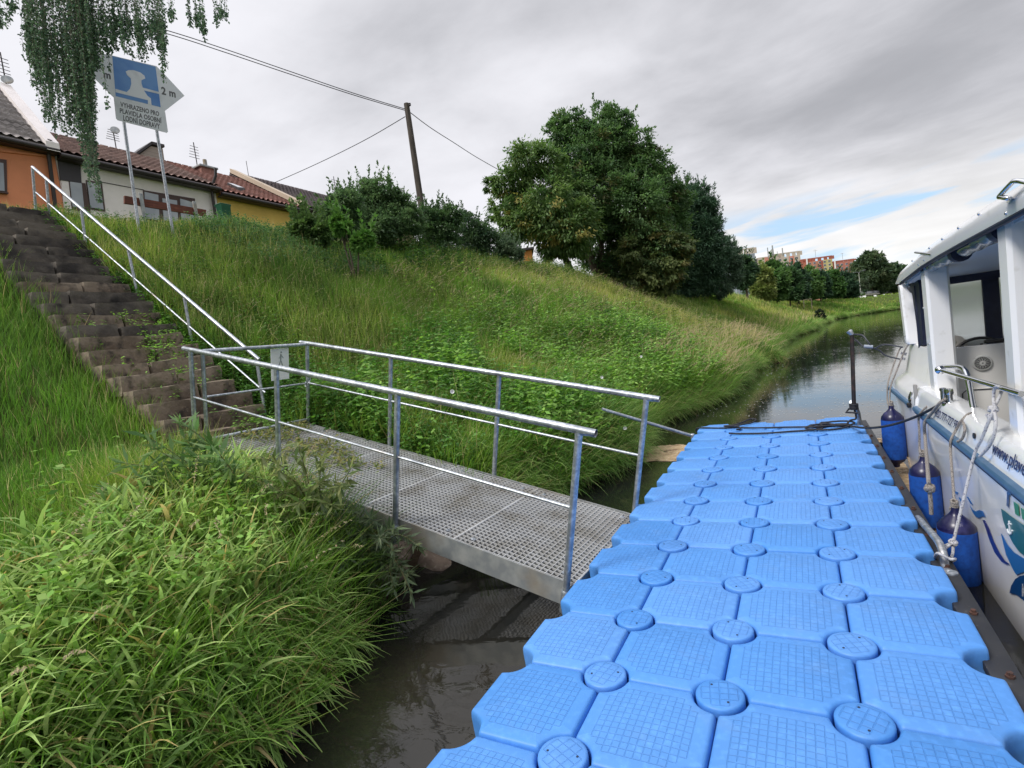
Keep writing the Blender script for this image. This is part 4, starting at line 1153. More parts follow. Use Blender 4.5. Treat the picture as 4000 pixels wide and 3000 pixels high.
for y, i_, rk in ((4.465, 0, 0), (5.0, 0, .25), (5.6, .004, .6), (5.9, .02, .72), (6.05, .06, .78), (6.12, .14, .8), (6.15, .3, .82)): rings.append(ring(shiftin(front, i_), y, rk))
mb = MB(); mb.loft(rings); mb.build('bow', m_hullm, boat, 30)
# foredeck trunk
trunk = [(1.797, .492), (1.803, .56), (1.825, .60), (1.90, .655), (1.925, .69), (1.975, .97), (1.99, 1.0), (2.03, 1.012), (2.5, 1.02)]
rings = []
well = trunk[:-2] + [(2.03, 1.008), (2.045, .72)]
for y, i_, rk, pf in ((4.385, 0, 0, well), (5.16, 0, 0, well), (5.20, 0, 0, trunk), (5.55, .008, 0, trunk), (5.82, .02, -.1, trunk), (5.98, .06, -.15, trunk), (6.06, .15, -.2, trunk)): rings.append(ring(shiftin(pf, i_), y, rk))
mb = MB(); mb.loft(rings); mb.build('foredeck', m_gel, boat, 28)
mb = MB(); mb.bbox((1.812, 4.405, .60), (.03, .03, .20), .006); mb.build('edge_gasket', M('grey_gasket', (.28, .27, .26), .6), boat, 40)
mb = MB(); mb.bbox((3.05, 4.36, .45), (2.05, .05, 1.13), .012); mb.build('bulkhead', m_int, boat, 40)
mb = MB(); mb.bbox((3.05, 1.4, -.14), (2.1, 6.2, .08), .01); mb.build('cabin_floor', m_int, boat, 40)
# hatch panel on the bulkhead
mb = MB(); mb.bbox((2.5, 4.325, .42), (.84, .02, .44), .009); mb.build('hatch', m_int, boat, 40)
mb = MB(); mb.tube([(2.13 + .0, 4.31, .22), (2.13, 4.31, .60), (2.16, 4.31, .63), (2.86, 4.31, .63), (2.88, 4.31, .60), (2.88, 4.31, .22)], .004, 6); mb.build('hatch_seam', m_dark, boat, 50)
# strake
mb = MB()
def strake(y0, y1, name='rubbing_strake'):
    mb = MB(); n = 20
    prof = [(1.800, .452), (1.776, .458), (1.767, .472), (1.767, .49), (1.776, .502), (1.805, .506)]
    def r_(y, c=0): return [(1.80 - (1.80 - x) * (1 - c), y, z) for x, z in prof]
    mb.loft([r_(y0, .5)] + [r_(y0 + .015)] + [r_(y) for y in np.linspace(y0 + .05, y1 - .05, n)] + [r_(y1 - .015), r_(y1, .5)])
    mb.build(name, m_rub, boat, 40)
strake(-1.8, 4.36); strake(4.62, 5.95)
mb = MB(); mb.bbox((1.785, 4.6, .476), (.045, .05, .05), .012); mb.build('strake_end', m_dark, boat, 40)
# thin blue line just under the strake
mb = MB(); mb.box((1.785, 1.3, .447), (.006, 6.1, .008)); mb.build('pinstripe', m_navy, boat, None)
# navigation light in the trunk side
p = on(1968, 857, 0, 1.806)
mb = MB(); mb.lathe([(.05, 0), (.05, .012), (.036, .014)], p, 20, (-1, 0, .25)); mb.build('port_light', m_steel, boat, 50)
mb = MB(); mb.lathe([(.034, .010), (.03, .017), (.002, .02)], p, 16, (-1, 0, .25)); mb.build('port_light_lens', m_dark, boat, 50)

# roof
bot = [(2330, 385), (2211, 448), (2167, 473), (2069, 526), (2002, 564.5), (1980.6, 579.5), (1955.6, 599.5), (1939, 613)]
top = [(2330, 322), (2211, 390), (2159, 424), (2085.6, 474), (2019, 521), (1990.5, 543), (1969, 564.5), (1945.6, 583), (1939, 609.5)]
Bp = np.array([on(*q, 0, 1.86) for q in bot]); Tp = np.array([on(*q, 0, 1.875) for q in top])
o_ = np.argsort(Bp[:, 1]); Bp = Bp[o_]; o_ = np.argsort(Tp[:, 1]); Tp = Tp[o_]
zb_ = lambda y: float(np.interp(y, Bp[:, 1], Bp[:, 2])); zt_ = lambda y: float(np.interp(y, Tp[:, 1], Tp[:, 2]))
YE = Bp[-1, 1]
print('roof', Bp[:, 1:].round(2).tolist(), Tp[:, 1:].round(2).tolist())
rings = []
ys = [-1.8, -.5, .6, 1.5, 2.2, 2.8, 3.4, 4.0, 4.4, 4.8, 5.1, 5.35, YE - .12, YE]
for y in ys:
    b, t_ = zb_(y), max(zt_(y), zb_(y) + .012); k = t_ - b
    cr = min(1, k / .1)
    pts = [(2.4, b + .03), (1.96, b + .015), (1.865, b), (1.856, b + .35 * k), (1.864, b + .75 * k), (1.885, t_), (1.95, t_ + .028 * cr), (2.2, t_ + .075 * cr), (2.6, t_ + .11 * cr)]
    rings.append(ring(pts, y))
mb = MB(); mb.loft(rings); roof = mb.build('roof', m_gel, boat, 40)
mb = MB(); mb.tube([(1.875, y, zb_(y) - .012) for y in np.linspace(-1.8, YE - .05, 40)], .014, 6); mb.build('roof_trim', m_navy, boat, 60)
m_ceil = M('ceiling_panel', (.62, .62, .61), .5)
mb = MB(); mb.loft([[(1.93, y, zb_(y) + .004), (4.17, y, zb_(y) + .004), (4.17, y, zb_(y) - .02), (1.93, y, zb_(y) - .02)] for y in np.linspace(-1.7, 5.15, 20)]); mb.build('ceiling', m_ceil, roof, None)
for q in ((430, 1058), (597, 940), (805, 797), (1070, 617), (1423, 607), (365, 1215), (290, 1272), (210, 1223)):
    p = on((3500 + q[0] * .3014) / S_, (650 + q[1] * .3014) / S_, 0, 1.861)
    mb = MB(); mb.lathe([(.009, -.003), (.008, .004), (.002, .006)], p, 8, (-1, 0, .2)); mb.build('snap_stud', m_steel, roof, 50)
# grab handle
hp_ = lambda u, v, x: on((3500 + u * .3014) / S_, (650 + v * .3014) / S_, 0, x)
mb = MB(); mb.tube(smoothpts([hp_(1470, 450, 1.863), hp_(1475, 415, 1.84), hp_(1440, 410, 1.825), hp_(1365, 397, 1.82), hp_(1348, 380, 1.82), hp_(1500, 215, 1.83), hp_(1550, 188, 1.835), hp_(1640, 195, 1.85), hp_(1720, 215, 1.86)], 5), .0115, 10); mb.build('grab_handle', m_steel, roof, 60)
mb = MB(); mb.tube([hp_(250, 1115, 1.86), hp_(460, 1138, 1.86)], .009, 8)
for u in (335, 385): mb.tube([hp_(u, 1128, 1.86), hp_(u - 5, 1150, 1.89)], .008, 8)
mb.build('roof_cleat', m_steel, roof, 60)
# pillars
cz_ = lambda u, v: ((3500 + u * .3014) / S_, (980 + v * .3014) / S_)
def pillar(x, e_top, e_bot, side_px, rear_px, name='pillar', lean=None, zb=None):
    a, b = on(*e_top, 0, x), on(*e_bot, 0, x)
    yb = (a[1] + b[1]) / 2
    a = on(*e_top, 1, a[1]); 
    mb = MB(); rg = []
    for t_ in (0, .03, .12, .5, .9, .97, 1):
        p = a + (b - a) * t_
        d, w = side_px, rear_px
        e = .012 if t_ in (0, 1) else 0.
        r_ = .02
        pts = [(r_, 0), (w - r_, 0), (w, r_), (w, d - r_), (w - r_, d), (r_, d), (0, d - r_), (0, r_)]
        rg.append([(p[0] + e + u * (1 - 2 * e / w), p[1] + e + v * (1 - 2 * e / d), p[2]) for u, v in pts])
    mb.loft(rg); return mb.build(name, m_gel, boat, 40), a, b
pillar(1.90, cz_(365, 175), (2026, 905), .20, .165)
pillar(1.93, cz_(48, 430), cz_(145, 1215), .16, .12)
pillar(1.90, (2172, 470), (2203, 948), .16, .34)
# snap buttons on the pillars
for q in ((360, 740), (120, 1115), (430, 1205)):
    p = on(*cz_(*q), 0, 1.90); mb = MB(); mb.lathe([(.009, -.004), (.009, .008), (.003, .011)], p, 8, (-1, 0, 0)); mb.build('snap_stud', m_steel, boat, 50)
# windscreen
wy = 5.15
W_ = lambda px, py: on(px, py, 1, wy)
zt, zm, zl = 1.74, 1.592, 1.0
fr = empty('windscreen', (0, 0, 0)); fr.parent = boat; fr.location = -Vector(boat.location)
mb = MB(); mb.bbox((3.05, wy, 1.69), (2.1, .05, .2), .01)
for x0, x1 in ((1.98, 2.20), (2.515, 2.64), (3.46, 3.6), (3.9, 4.12)): mb.bbox(((x0 + x1) / 2, wy + .001, 1.2), (x1 - x0, .046, .86), .008)
mb.bbox((3.05, wy, .76), (2.0, .05, .08), .01)
mb.build('screen_frame', m_navy, fr, 40)
m_vinyl = bpy.data.materials.new('clear_vinyl'); m_vinyl.use_nodes = True
nt = m_vinyl.node_tree; N = nt.nodes; L = nt.links; bs = N['Principled BSDF']
bs.inputs['Base Color'].default_value = (.86, .9, .9, 1); bs.inputs['Transmission Weight'].default_value = 1; bs.inputs['Roughness'].default_value = .18; bs.inputs['IOR'].default_value = 1.05
tr = N.new('ShaderNodeBsdfTransparent'); tr.inputs[0].default_value = (.93, .95, .95, 1); df = N.new('ShaderNodeBsdfTranslucent'); df.inputs[0].default_value = (.86, .89, .87, 1)
m1 = N.new('ShaderNodeMixShader'); m1.inputs[0].default_value = .5; L.new(bs.outputs[0], m1.inputs[1]); L.new(df.outputs[0], m1.inputs[2])
L.new(m1.outputs[0], N['Material Output'].inputs[0])
for x0, x1 in ((2.2, 2.515), (2.64, 3.46), (3.6, 3.9)):
    mb = MB(); mb.box(((x0 + x1) / 2, wy + .004, 1.2), (x1 - x0, .004, .8)); mb.build('screen_pane', m_vinyl, fr, None)
# side curtain frame in navy between the two forward pillars
mb = MB(); mb.prism([on(*cz_(u, v), 0, 1.99) for u, v in ((60, 395), (270, 330), (300, 450), (350, 1225), (305, 1215), (205, 545), (180, 540), (120, 450))], (.03, 0, 0)); mb.build('side_curtain', m_navy, boat, None)
m_roll = M('rolled_vinyl', (.26, .31, .32), .25, noise=[((9, 1.6, 9), 3, (.10, .14, .16), .42, .62), ((16, 2.4, 16), 3, (.55, .60, .66), .58, .72)], coat=.4)
rb = lambda u, v: on(*(((3500 + u * .3014) / S_), ((650 + v * .3014) / S_)), 0, 1.95)
for a, b in (((440, 1262), (790, 1085)), ((860, 1045), (1385, 765))):
    P = [rb(a[0] + (b[0] - a[0]) * t_, a[1] + (b[1] - a[1]) * t_) for t_ in np.linspace(0, 1, 12)]
    P = [p + np.array([0, 0, -.006 * math.sin(i * 1.9) - .018]) for i, p in enumerate(P)]
    mb = MB(); mb.tube(P, [.04] + [.052 + .004 * math.sin(i * 2.1) for i in range(10)] + [.04], 16); mb.build('rolled_window', m_roll, boat, 60)
for u, v in ((825, 1090), (1375, 780), (425, 1270)):
    p = rb(u, v); mb = MB(); d_ = np.array([0, .05, 0]); p = p + [0, 0, -.018]; mb.tube([p - d_, p, p + d_], .062, 14); mb.build('roll_strap', m_navy, boat, 50)
mb = MB(); P = [on(*cz_(u, v), 0, 1.965) for u, v in ((95, 400), (150, 385), (215, 365))]; P2 = smoothpts(P, 4)
mb.tube(P2, [.03 + .012 * math.sin(i * 2.4) for i in range(len(P2))], 10); mb.tube([P[1], on(*cz_(165, 465), 0, 1.965)], [.03, .012], 8); mb.build('rolled_window', m_roll, boat, 60)
# speaker
pc = on(2121.5, 784, 1, 4.33); 
sp0 = empty('loudspeaker', (0, 0, 0)); sp0.parent = boat; sp0.location = -Vector(boat.location)
k = on(2144, 784, 1, 4.33); R_ = abs(k[0] - pc[0])
m_spk = M('speaker_white', (.60, .60, .58), .4)
mb = MB(); mb.lathe([(R_, 0), (R_, .006), (R_ * .92, .013), (R_ * .84, .014)], pc, 40, (0, -1, 0)); mb.build('speaker_rim', m_spk, sp0, 40)
mb = MB(); mb.lathe([(R_ * .8, .0142), (R_ * .8, .0146)], pc, 40, (0, -1, 0)); mb.build('speaker_cone', m_dark, sp0, 40)
mb = MB()
for i in range(12):
    a0 = i * PI / 6
    for r0, r1, da, db in ((.22, .80, -.16, .16), (.22, .80, .16, -.16)):
        A_ = [(r0, a0 + da * 1.6), (r1, a0 + db)]
        pa, pb = [pc + np.array([R_ * r * math.cos(a), -.017, R_ * r * math.sin(a)]) for r, a in A_]
        mb.tube([pa, pb], R_ * .024, 5)
mb.lathe([(R_ * .28, .015), (R_ * .28, .02), (R_ * .16, .0205)], pc, 24, (0, -1, 0)); mb.build('speaker_grille', m_spk, sp0, 40)
mb = MB(); mb.lathe([(R_ * .09, .021), (R_ * .02, .023)], pc, 12, (0, -1, 0))
for sx in (-1, 1):
    for sz in (-1, 1): mb.lathe([(R_ * .05, .007), (R_ * .04, .012)], pc + np.array([sx * R_ * .66, 0, sz * R_ * .66]), 8, (0, -1, 0))
mb.build('speaker_screw', m_dark, sp0, 40)
# seat back with a hand slot, and the wheel
yb = 4.72
Y_ = lambda px, py: on(px, py, 1, yb)
m_seat = M('beige_seat_shell', (.40, .38, .35), .5)
mb = MB(); 
po = [(2030, 770), (2030, 728), (2068, 725), (2078, 727), (2086, 735), (2094, 752), (2100, 770)]
pi_ = [(2030, 748), (2030, 739), (2064, 736), (2068, 738), (2066, 745), (2060, 747)]
for quad in ([po[1], po[2], pi_[2], pi_[1]], [po[2], po[3], po[4], pi_[3], pi_[2]], [po[4], po[5], pi_[4], pi_[3]], [po[5], po[6], po[0], pi_[0], pi_[5], pi_[4]]):
    mb.prism([Y_(*q) for q in quad], (0, .045, 0))
mb.build('helm_seat', m_seat, boat, None)
wc = on(2113, 768, 1, 4.60)
wh = empty('steering_wheel', (0, 0, 0)); wh.parent = boat; wh.location = -Vector(boat.location)
ax = Vector((-.35, -.75, .55)).normalized(); e1 = ax.orthogonal().normalized(); e2 = ax.cross(e1)
mb = MB(); mb.tube([Vector(wc) + (e1 * math.cos(a) + e2 * math.sin(a)) * .185 for a in np.linspace(0, 2 * PI, 33)[:-1]], .014, 8, closed=True); mb.build('wheel_rim', m_dark, wh, 60)
mb = MB()
for i in range(3):
    a = 2 * PI * i / 3 + .4; mb.tube([wc, Vector(wc) + (e1 * math.cos(a) + e2 * math.sin(a)) * .18], .010, 6)
mb.lathe([(.04, -.02), (.04, .02), (.02, .03)], wc, 14, ax); mb.build('wheel_spokes', m_dark, wh, 60)
mb = MB(); p = on(2140, 752, 1, 4.45); mb.bbox((p[0] + .06, p[1], 1.035), (.20, .06, .03), .008); mb.tube([p + [-.06, 0, -.01], p + [-.06, 0, .05]], .01, 6); mb.build('throttle', m_dark, boat, 40)
# hand rails
c1_ = lambda u, v: ((3400 + u * .3014) / S_, (1300 + v * .3014) / S_)
mb = MB(); A0 = on(*c1_(905, 480), 0, 1.885); A1 = on(*c1_(1900, 775), 0, 1.885); A1 = A1 + (A1 - A0) * .04
mb.tube([A0, A1], .0155, 12); mb.build('side_rail', m_steel, boat, 60)
mb = MB(); mb.lathe([(.005, -.034), (.022, -.028), (.033, -.012), (.036, 0), (.033, .012), (.022, .028), (.005, .034)], A0, 18, A1 - A0); mb.build('rail_ball', m_steel, boat, 60)
mb = MB(); mb.tube(smoothpts([on(*c1_(u, v), 0, 1.95) for u, v in ((940, 440), (1050, 440), (1150, 445), (1215, 475), (1250, 540), (1275, 640), (1310, 850), (1345, 1045))], 4), .019, 12)
p = on(*c1_(1348, 1068), 0, 1.94); mb.lathe([(.045, -.02), (.044, -.004), (.024, .004)], p, 18, (0, 0, 1)); mb.build('grab_rail', m_steel, boat, 60)
# bollard on the gunwale
p = on(*c1_(1030, 915), 0, 1.875)
mb = MB(); mb.lathe([(.05, -.012), (.048, 0), (.03, .006), (.024, .01)], p, 18)
mb.tube([p, p + [0, 0, .085]], .021, 12); mb.lathe([(.027, .07), (.029, .09), (.026, .112), (.01, .116)], p, 16); mb.tube([p + [-.03, .03, .0], p + [-.03, .03, .10]], .018, 12); mb.lathe([(.022, .10), (.022, .118), (.01, .122)], p + [-.03, .03, 0], 14)
mb.build('bollard', m_steel, boat, 50)
p = on(*c1_(1347, 1335), 0, 1.816); mb = MB(); mb.lathe([(.018, -.004), (.018, .006), (.011, .0065)], p, 16, (-1, 0, .05)); mb.build('drain_fitting', m_dark, boat, 50)
# lettering and pictures on the side
m_txt = M('navy_lettering', lin(38, 40, 84), .4)
def btext(s, bl, br, tl, xp, spacing=1., shear=0., bold=0., mat=m_txt, name='lettering', tz=0.):
    me = text_mesh(s, .1, spacing, shear, bold, .0006)
    o_, r_, t_ = on(*bl, 0, xp), on(*br, 0, xp), on(*tl, 0, xp + tz)
    n = len(me.vertices); a = np.empty(n * 3, 'f'); me.vertices.foreach_get('co', a); a = a.reshape(-1, 3)
    lo, hi = a.min(0), a.max(0); u = (a[:, 0:1] - lo[0]) / (hi[0] - lo[0]); v = (a[:, 1:2] - lo[1]) / (hi[1] - lo[1])
    P = o_ + u * (r_ - o_) + v * (t_ - o_) - np.array([1., 0, 0]) * (a[:, 2:3] - lo[2])
    me.vertices.foreach_set('co', P.astype('f').ravel()); me.update(); link(name, me, mat, boat)
btext('+420 777-727 98', c1_(812, 1060), c1_(1112, 1253), c1_(838, 968), 1.807, 1.05, tz=.012)
btext('www.plave', (2139.5, 986), (2211, 1039), (2147, 951), 1.807, 1.0, bold=.001, tz=.016)
btext('RAZ 407', c1_(392, 280), c1_(468, 298), c1_(402, 245), 1.93, 1.0, bold=.002, tz=.012)
btext('208 N', c1_(392, 345), c1_(448, 358), c1_(400, 312), 1.92, 1.0, bold=.002, tz=.012)
c2_ = lambda u, v: ((3600 + u * .452) / S_, (1750 + v * .452) / S_)
def decal(pts, mat, off=.004, name='hull_emblem'):
    P = [onhull(*c2_(*q), off) for q in pts]
    mb = MB(); n = len(P); c_ = np.mean(P, 0)
    mb.prism(P, (-.0008, 0, 0)); mb.build(name, mat, boat, None)
d_blue = M('decal_blue', lin(40, 110, 180), .3, coat=.3); d_navy = M('decal_navy', lin(30, 44, 122), .3, coat=.3); d_teal = M('decal_teal', lin(0, 104, 112), .3, coat=.3)
d_green = M('decal_green', lin(28, 136, 76), .3, coat=.3); d_deep = M('decal_deep_blue', lin(16, 66, 118), .3, coat=.3)
decal([(415, 490), (440, 530), (470, 548), (500, 535), (528, 545), (550, 594), (522, 590), (495, 607), (465, 590), (440, 552)], d_blue)
decal([(320, 425), (335, 430), (352, 470), (340, 466)], d_blue); decal([(388, 418), (403, 425), (442, 487), (425, 484)], d_blue); decal([(270, 362), (285, 372), (318, 384), (300, 398)], d_blue)
decal([(528, 625), (545, 622), (580, 690), (620, 800), (670, 900), (720, 975), (762, 1003), (735, 1006), (690, 980), (630, 900), (585, 790), (553, 690)], d_navy)
decal([(687, 525), (720, 545), (760, 580), (885, 668), (1090, 790), (1060, 900), (985, 955), (885, 926), (840, 892), (790, 822), (740, 722), (705, 622)], d_teal)
decal([(740, 345), (760, 340), (885, 425), (1010, 520), (1000, 545), (885, 458), (775, 395), (757, 410), (752, 515), (735, 497)], d_deep)
decal([(795, 462), (835, 490), (846, 592), (810, 570)], d_green); decal([(858, 515), (903, 545), (910, 640), (870, 612)], d_green)
decal([(685, 735), (700, 756), (740, 832), (800, 902), (885, 955), (960, 975), (960, 1050), (885, 1070), (820, 1096), (790, 1050), (730, 920)], d_blue)
decal([(760, 1255), (775, 1190), (810, 1132), (850, 1106), (900, 1096), (1000, 1130), (1060, 1250), (1040, 1420), (960, 1370), (885, 1318), (850, 1290), (810, 1262)], d_deep)
mb = MB()
an = lambda *q: [onhull(*c2_(*p), .0065) for p in q]
mb.tube(an((757, 632), (761, 690), (767, 745)), .0045, 6); mb.tube(an((742, 700), (750, 728), (767, 746), (780, 738), (783, 712)), .0045, 6); mb.tube(an((748, 660), (772, 656)), .004, 6)
mb.build('anchor_emblem', m_signw, boat, 50)
me = text_mesh('K', .1, 1, 0, .004, .0006); A_, B_, T_ = onhull(*c2_(866, 1280), .0065), onhull(*c2_(905, 1308), .0065), onhull(*c2_(868, 1170), .0065)
n = len(me.vertices); a = np.empty(n * 3, 'f'); me.vertices.foreach_get('co', a); a = a.reshape(-1, 3); lo, hi = a.min(0), a.max(0)
P = A_ + (a[:, 0:1] - lo[0]) / (hi[0] - lo[0]) * (B_ - A_) + (a[:, 1:2] - lo[1]) / (hi[1] - lo[1]) * (T_ - A_); me.vertices.foreach_set('co', P.astype('f').ravel()); link('lettering', me, m_signw, boat)

# ------------------------------------------------------------------ fenders and ropes
m_fend = M('blue_fender_sock', lin(8, 78, 168), .75, noise=[(30, 4, lin(6, 62, 140), .45, .7)], bump=[(200, .3, .002)])
m_fcap = M('navy_vinyl', lin(22, 22, 66), .3, noise=[(9, 3, lin(60, 60, 110), .55, .75)])
def fender(ctop, cbot, x, label, rope):
    a, b = on(*ctop, 0, x), on(*cbot, 0, x)
    c = np.array([x, (a[1] + b[1]) / 2, 0]); zt, zb2 = a[2], b[2]
    zb2 = max(zb2, WZ - .18)
    r = .104
    f = empty('fender', (c[0], c[1], zb2), label, 'fender', 'fenders hanging between boat and dock')
    c[2] = 0
    mb = MB(); mb.lathe([(r * .9, zb2 + .05), (r, zb2 + .09), (r * 1.02, (zt + zb2) / 2), (r, zt - .07)], c, 24); mb.build('fender_sock', m_fend, f, 50)
    mb = MB(); mb.lathe([(r * .98, zt - .071), (r * .95, zt - .04), (r * .72, zt - .005), (r * .38, zt + .028), (r * .24, zt + .05), (r * .2, zt + .085), (.004, zt + .088)], c, 24)
    mb.build('fender_cap', m_fcap, f, 50)
    mb = MB(); mb.lathe([(.004, zb2 - .05), (.03, zb2 - .045), (r * .35, zb2 - .01), (r * .75, zb2 + .02), (r * .9, zb2 + .051)], c, 24); mb.build('fender_cap', m_fcap, f, 50)
    eye = c + np.array([0, 0, zt + .07])
    mb = MB()
    for line in rope(eye): mb.tube(smoothpts(line, 5), .0085, 7)
    for k in range(3): mb.tube([eye + np.array([.016 * math.cos(t_), .016 * math.sin(t_), .02 + .014 * k + .008 * math.sin(t_)]) for t_ in np.linspace(0, 6.28, 12)], .008, 6)
    mb.tube([eye + np.array([.022 * math.cos(t_), 0, .022 * math.sin(t_)]) for t_ in np.linspace(0, 6.28, 12)], .008, 6)
    mb.build('fender_rope', m_rope, f, 60)
H1_ = lambda u, v, x=1.77: on(*c1_(u, v), 0, x)
fender((1927, 893), (1935, 998), 1.70, 'farthest blue fender hanging clear of the water at the boat bow',
       lambda e: [[e, H1_(250, 900, 1.73), H1_(262, 700, 1.76), H1_(330, 520, 1.82), H1_(470, 180, 1.94), H1_(560, 158, 2.0)], [e, H1_(222, 900, 1.73), H1_(228, 660, 1.76), H1_(290, 450, 1.84), H1_(370, 230, 1.93), H1_(410, 185, 1.95)]])
fender((1992, 1003), (2010, 1150), 1.70, 'middle blue fender with a knotted grey rope end hanging in front of it',
       lambda e: [[e, H1_(640, 1550, 1.74), H1_(635, 1300, 1.755), H1_(628, 1090, 1.762), H1_(700, 985, 1.80), H1_(745, 940, 1.825), H1_(750, 800, 1.86)]])
fender((2058, 1113), (2085, 1300), 1.70, 'nearest blue fender beside the green and blue boat emblem',
       lambda e: [[e, H1_(1045, 1640, 1.74), H1_(1037, 1500, 1.755), H1_(1045, 1385, 1.762), H1_(1120, 1240, 1.80), H1_(1180, 1140, 1.82), H1_(1260, 1060, 1.86), H1_(1350, 1035, 1.92), H1_(1385, 1050, 1.95)],
                  [H1_(1200, 1160, 1.81), H1_(1225, 1250, 1.80), H1_(1190, 1370, 1.79), H1_(1130, 1410, 1.772)]])
def knot(mb, p, s=.02, r=.009, n=5):
    p = np.array(p)
    for k in range(n):
        q = unit(1)[0]; u_ = np.cross(q, unit(1)[0]); u_ /= np.linalg.norm(u_); v_ = np.cross(q, u_)
        mb.tube([p + s * (u_ * math.cos(t_) + v_ * math.sin(t_) * .8) + q * .006 for t_ in np.linspace(0, 6.28, 12)[:-1]], r, 6, closed=True)
r3 = lambda u, v, x: on((3300 + u * .6629) / S_, (1400 + v * .6629) / S_, 0, x)
mb = MB(); mb.tube(smoothpts([H1_(990, 850, 1.86), H1_(900, 910, 1.82), H1_(820, 1010, 1.80), H1_(740, 1110, 1.775), H1_(700, 1185, 1.758), H1_(712, 1400, 1.755), r3(490, 680, 1.58), r3(497, 760, 1.57), r3(505, 830, 1.57), r3(510, 918, 1.57)], 6), .012, 8)
knot(mb, r3(502, 765, 1.57), .024, .011, 6)
tag(recenter(mb.build('rope', m_rope, None, 60)), 'twisted grey rope end with a fat knot hanging off the boat bollard', 'rope')
mb = MB()
hook = dockpt((1.535, 1.99, .03))
kn = on(2059, 1172, 0, 1.62)
RW_ = .0082
mb.tube(smoothpts([H1_(1660, 690, 1.87), H1_(1610, 720, 1.865), H1_(1595, 850, 1.86), H1_(1600, 980, 1.84), H1_(1540, 1130, 1.815), H1_(1440, 1380, 1.79), H1_(1345, 1590, 1.765), kn + (H1_(1345, 1590, 1.765) - kn) * .45, kn], 6), RW_, 8)
mb.tube(smoothpts([H1_(1660, 690, 1.885), H1_(1700, 740, 1.90), H1_(1650, 880, 1.87), H1_(1600, 980, 1.85), H1_(1625, 1130, 1.82), H1_(1605, 1320, 1.805), H1_(1530, 1480, 1.79), H1_(1420, 1600, 1.767)], 6), RW_, 8)
mb.tube(smoothpts([kn, kn + [-.01, -.02, -.06], on(2052, 1212, 0, 1.58), hook + [.03, -.02, -.02], hook + [0, -.045, -.01], hook + [-.045, 0, 0], on(2018, 1218, 0, 1.53), on(2030, 1195, 0, 1.55), kn], 5), RW_, 8)
mb.tube([kn, on(2038, 1180, 0, 1.58)], RW_, 8)
knot(mb, kn, .017, RW_, 5); knot(mb, H1_(1590, 990, 1.84), .019, RW_, 7); knot(mb, H1_(1565, 1080, 1.83), .02, RW_, 5)
tag(recenter(mb.build('mooring_rope', m_ropew, None, 60)), 'white flecked mooring rope tied from the boat rail to the dock hoop', 'rope')
# ------------------------------------------------------------------ trees
def leafcloud(blobs, n, ll, c0, c1, lw=.55, clump=60, cr=.3, droop=.3, shoots=0, shl=1.0, c2=None, f2=.15, rmin=.5, upn=.9):
    """blobs: (centre, radius[, zscale]) -> leaf arrays; leaves gathered in clumps through each blob's outer volume"""
    parts = []
    R2 = np.array([b[1] ** 2 for b in blobs]); cnt = (R2 / R2.sum() * int(n) / clump).astype(int) + 1
    for (b, k) in zip(blobs, cnt):
        c, r = np.array(b[0]), b[1]; zs = b[2] if len(b) > 2 else 1.
        d = unit(k); rad = r * (rmin + (1 - rmin) * rng.random(k) ** .6)
        cc = c + d * rad[:, None] * np.array([1, 1, zs])
        cs = cr * r * rng.uniform(.6, 1.3, k)
        P = np.repeat(cc, clump, 0) + rng.normal(size=(k * clump, 3)) * np.repeat(cs, clump)[:, None] * np.array([1, 1, .6]) * .55
        m_ = len(P)
        t_ = np.repeat(np.clip(rng.normal(.5, .32, k), 0, 1), clump)
        col = mixcol(c0, c1, t_)
        if c2 is not None:
            sel = np.repeat(rng.random(k) < f2, clump); col[sel] = np.array(c2) * rng.uniform(.8, 1.15, (sel.sum(), 1))
        col = col_jit(col, .2)
        out = P - c; out /= (np.linalg.norm(out, axis=1, keepdims=True) + 1e-9)
        D = out * .8 + unit(m_) * .7; D[:, 2] -= droop
        Nn = out * .4 + unit(m_) * .6; Nn[:, 2] += upn
        parts.append(leaves(P, D, Nn, ll * rng.uniform(.6, 1.35, m_), ll * lw * rng.uniform(.7, 1.2, m_), col))
    if shoots:
        tb = np.array([b[0] for b in blobs]); tr = np.array([b[1] for b in blobs]); zt = tb[:, 2].max()
        for _ in range(shoots):
            i = rng.choice(len(blobs), p=R2 / R2.sum()); d = unit(1)[0]; d[2] = abs(d[2]) * 1.1 + .15; d /= np.linalg.norm(d)
            p = tb[i] + d * tr[i] * .9; L_ = shl * rng.uniform(.4, 1.2); k = max(14, int(L_ / ll * 7))
            dr = d * .5 + np.array([0, 0, .8]) + rng.normal(0, .15, 3); dr /= np.linalg.norm(dr)
            tt = rng.random(k) ** 1.2
            P = p + dr * (L_ * tt)[:, None] + rng.normal(0, .05, (k, 3)) * (L_ * (1.1 - tt))[:, None]
            D = unit(k) * .8 + dr
            parts.append(leaves(P, D, unit(k), ll * rng.uniform(.6, 1.2, k), ll * lw * np.ones(k), col_jit(mixcol(c0, c1, rng.random(k)), .2)))
    return merge(parts)
def cxy(px, py, D, rpx, dd=0., zs=1.):
    return (at(px, py, D + dd), rpx * D / 1124.3, zs)
def blobset(lst, D, spread=.55):
    out = []
    for q in lst:
        px, py, r = q[:3]; rr = r * D / 1124.3
        out.append((at(px, py, D + (q[3] * rr if len(q) > 3 else rng.uniform(-spread, spread) * rr)), rr))
        out.append((at(px + rng.uniform(-.25, .25) * r, py + rng.uniform(-.2, .3) * r, D + rr * rng.choice([-.8, .8])), rr * .8))
    return out
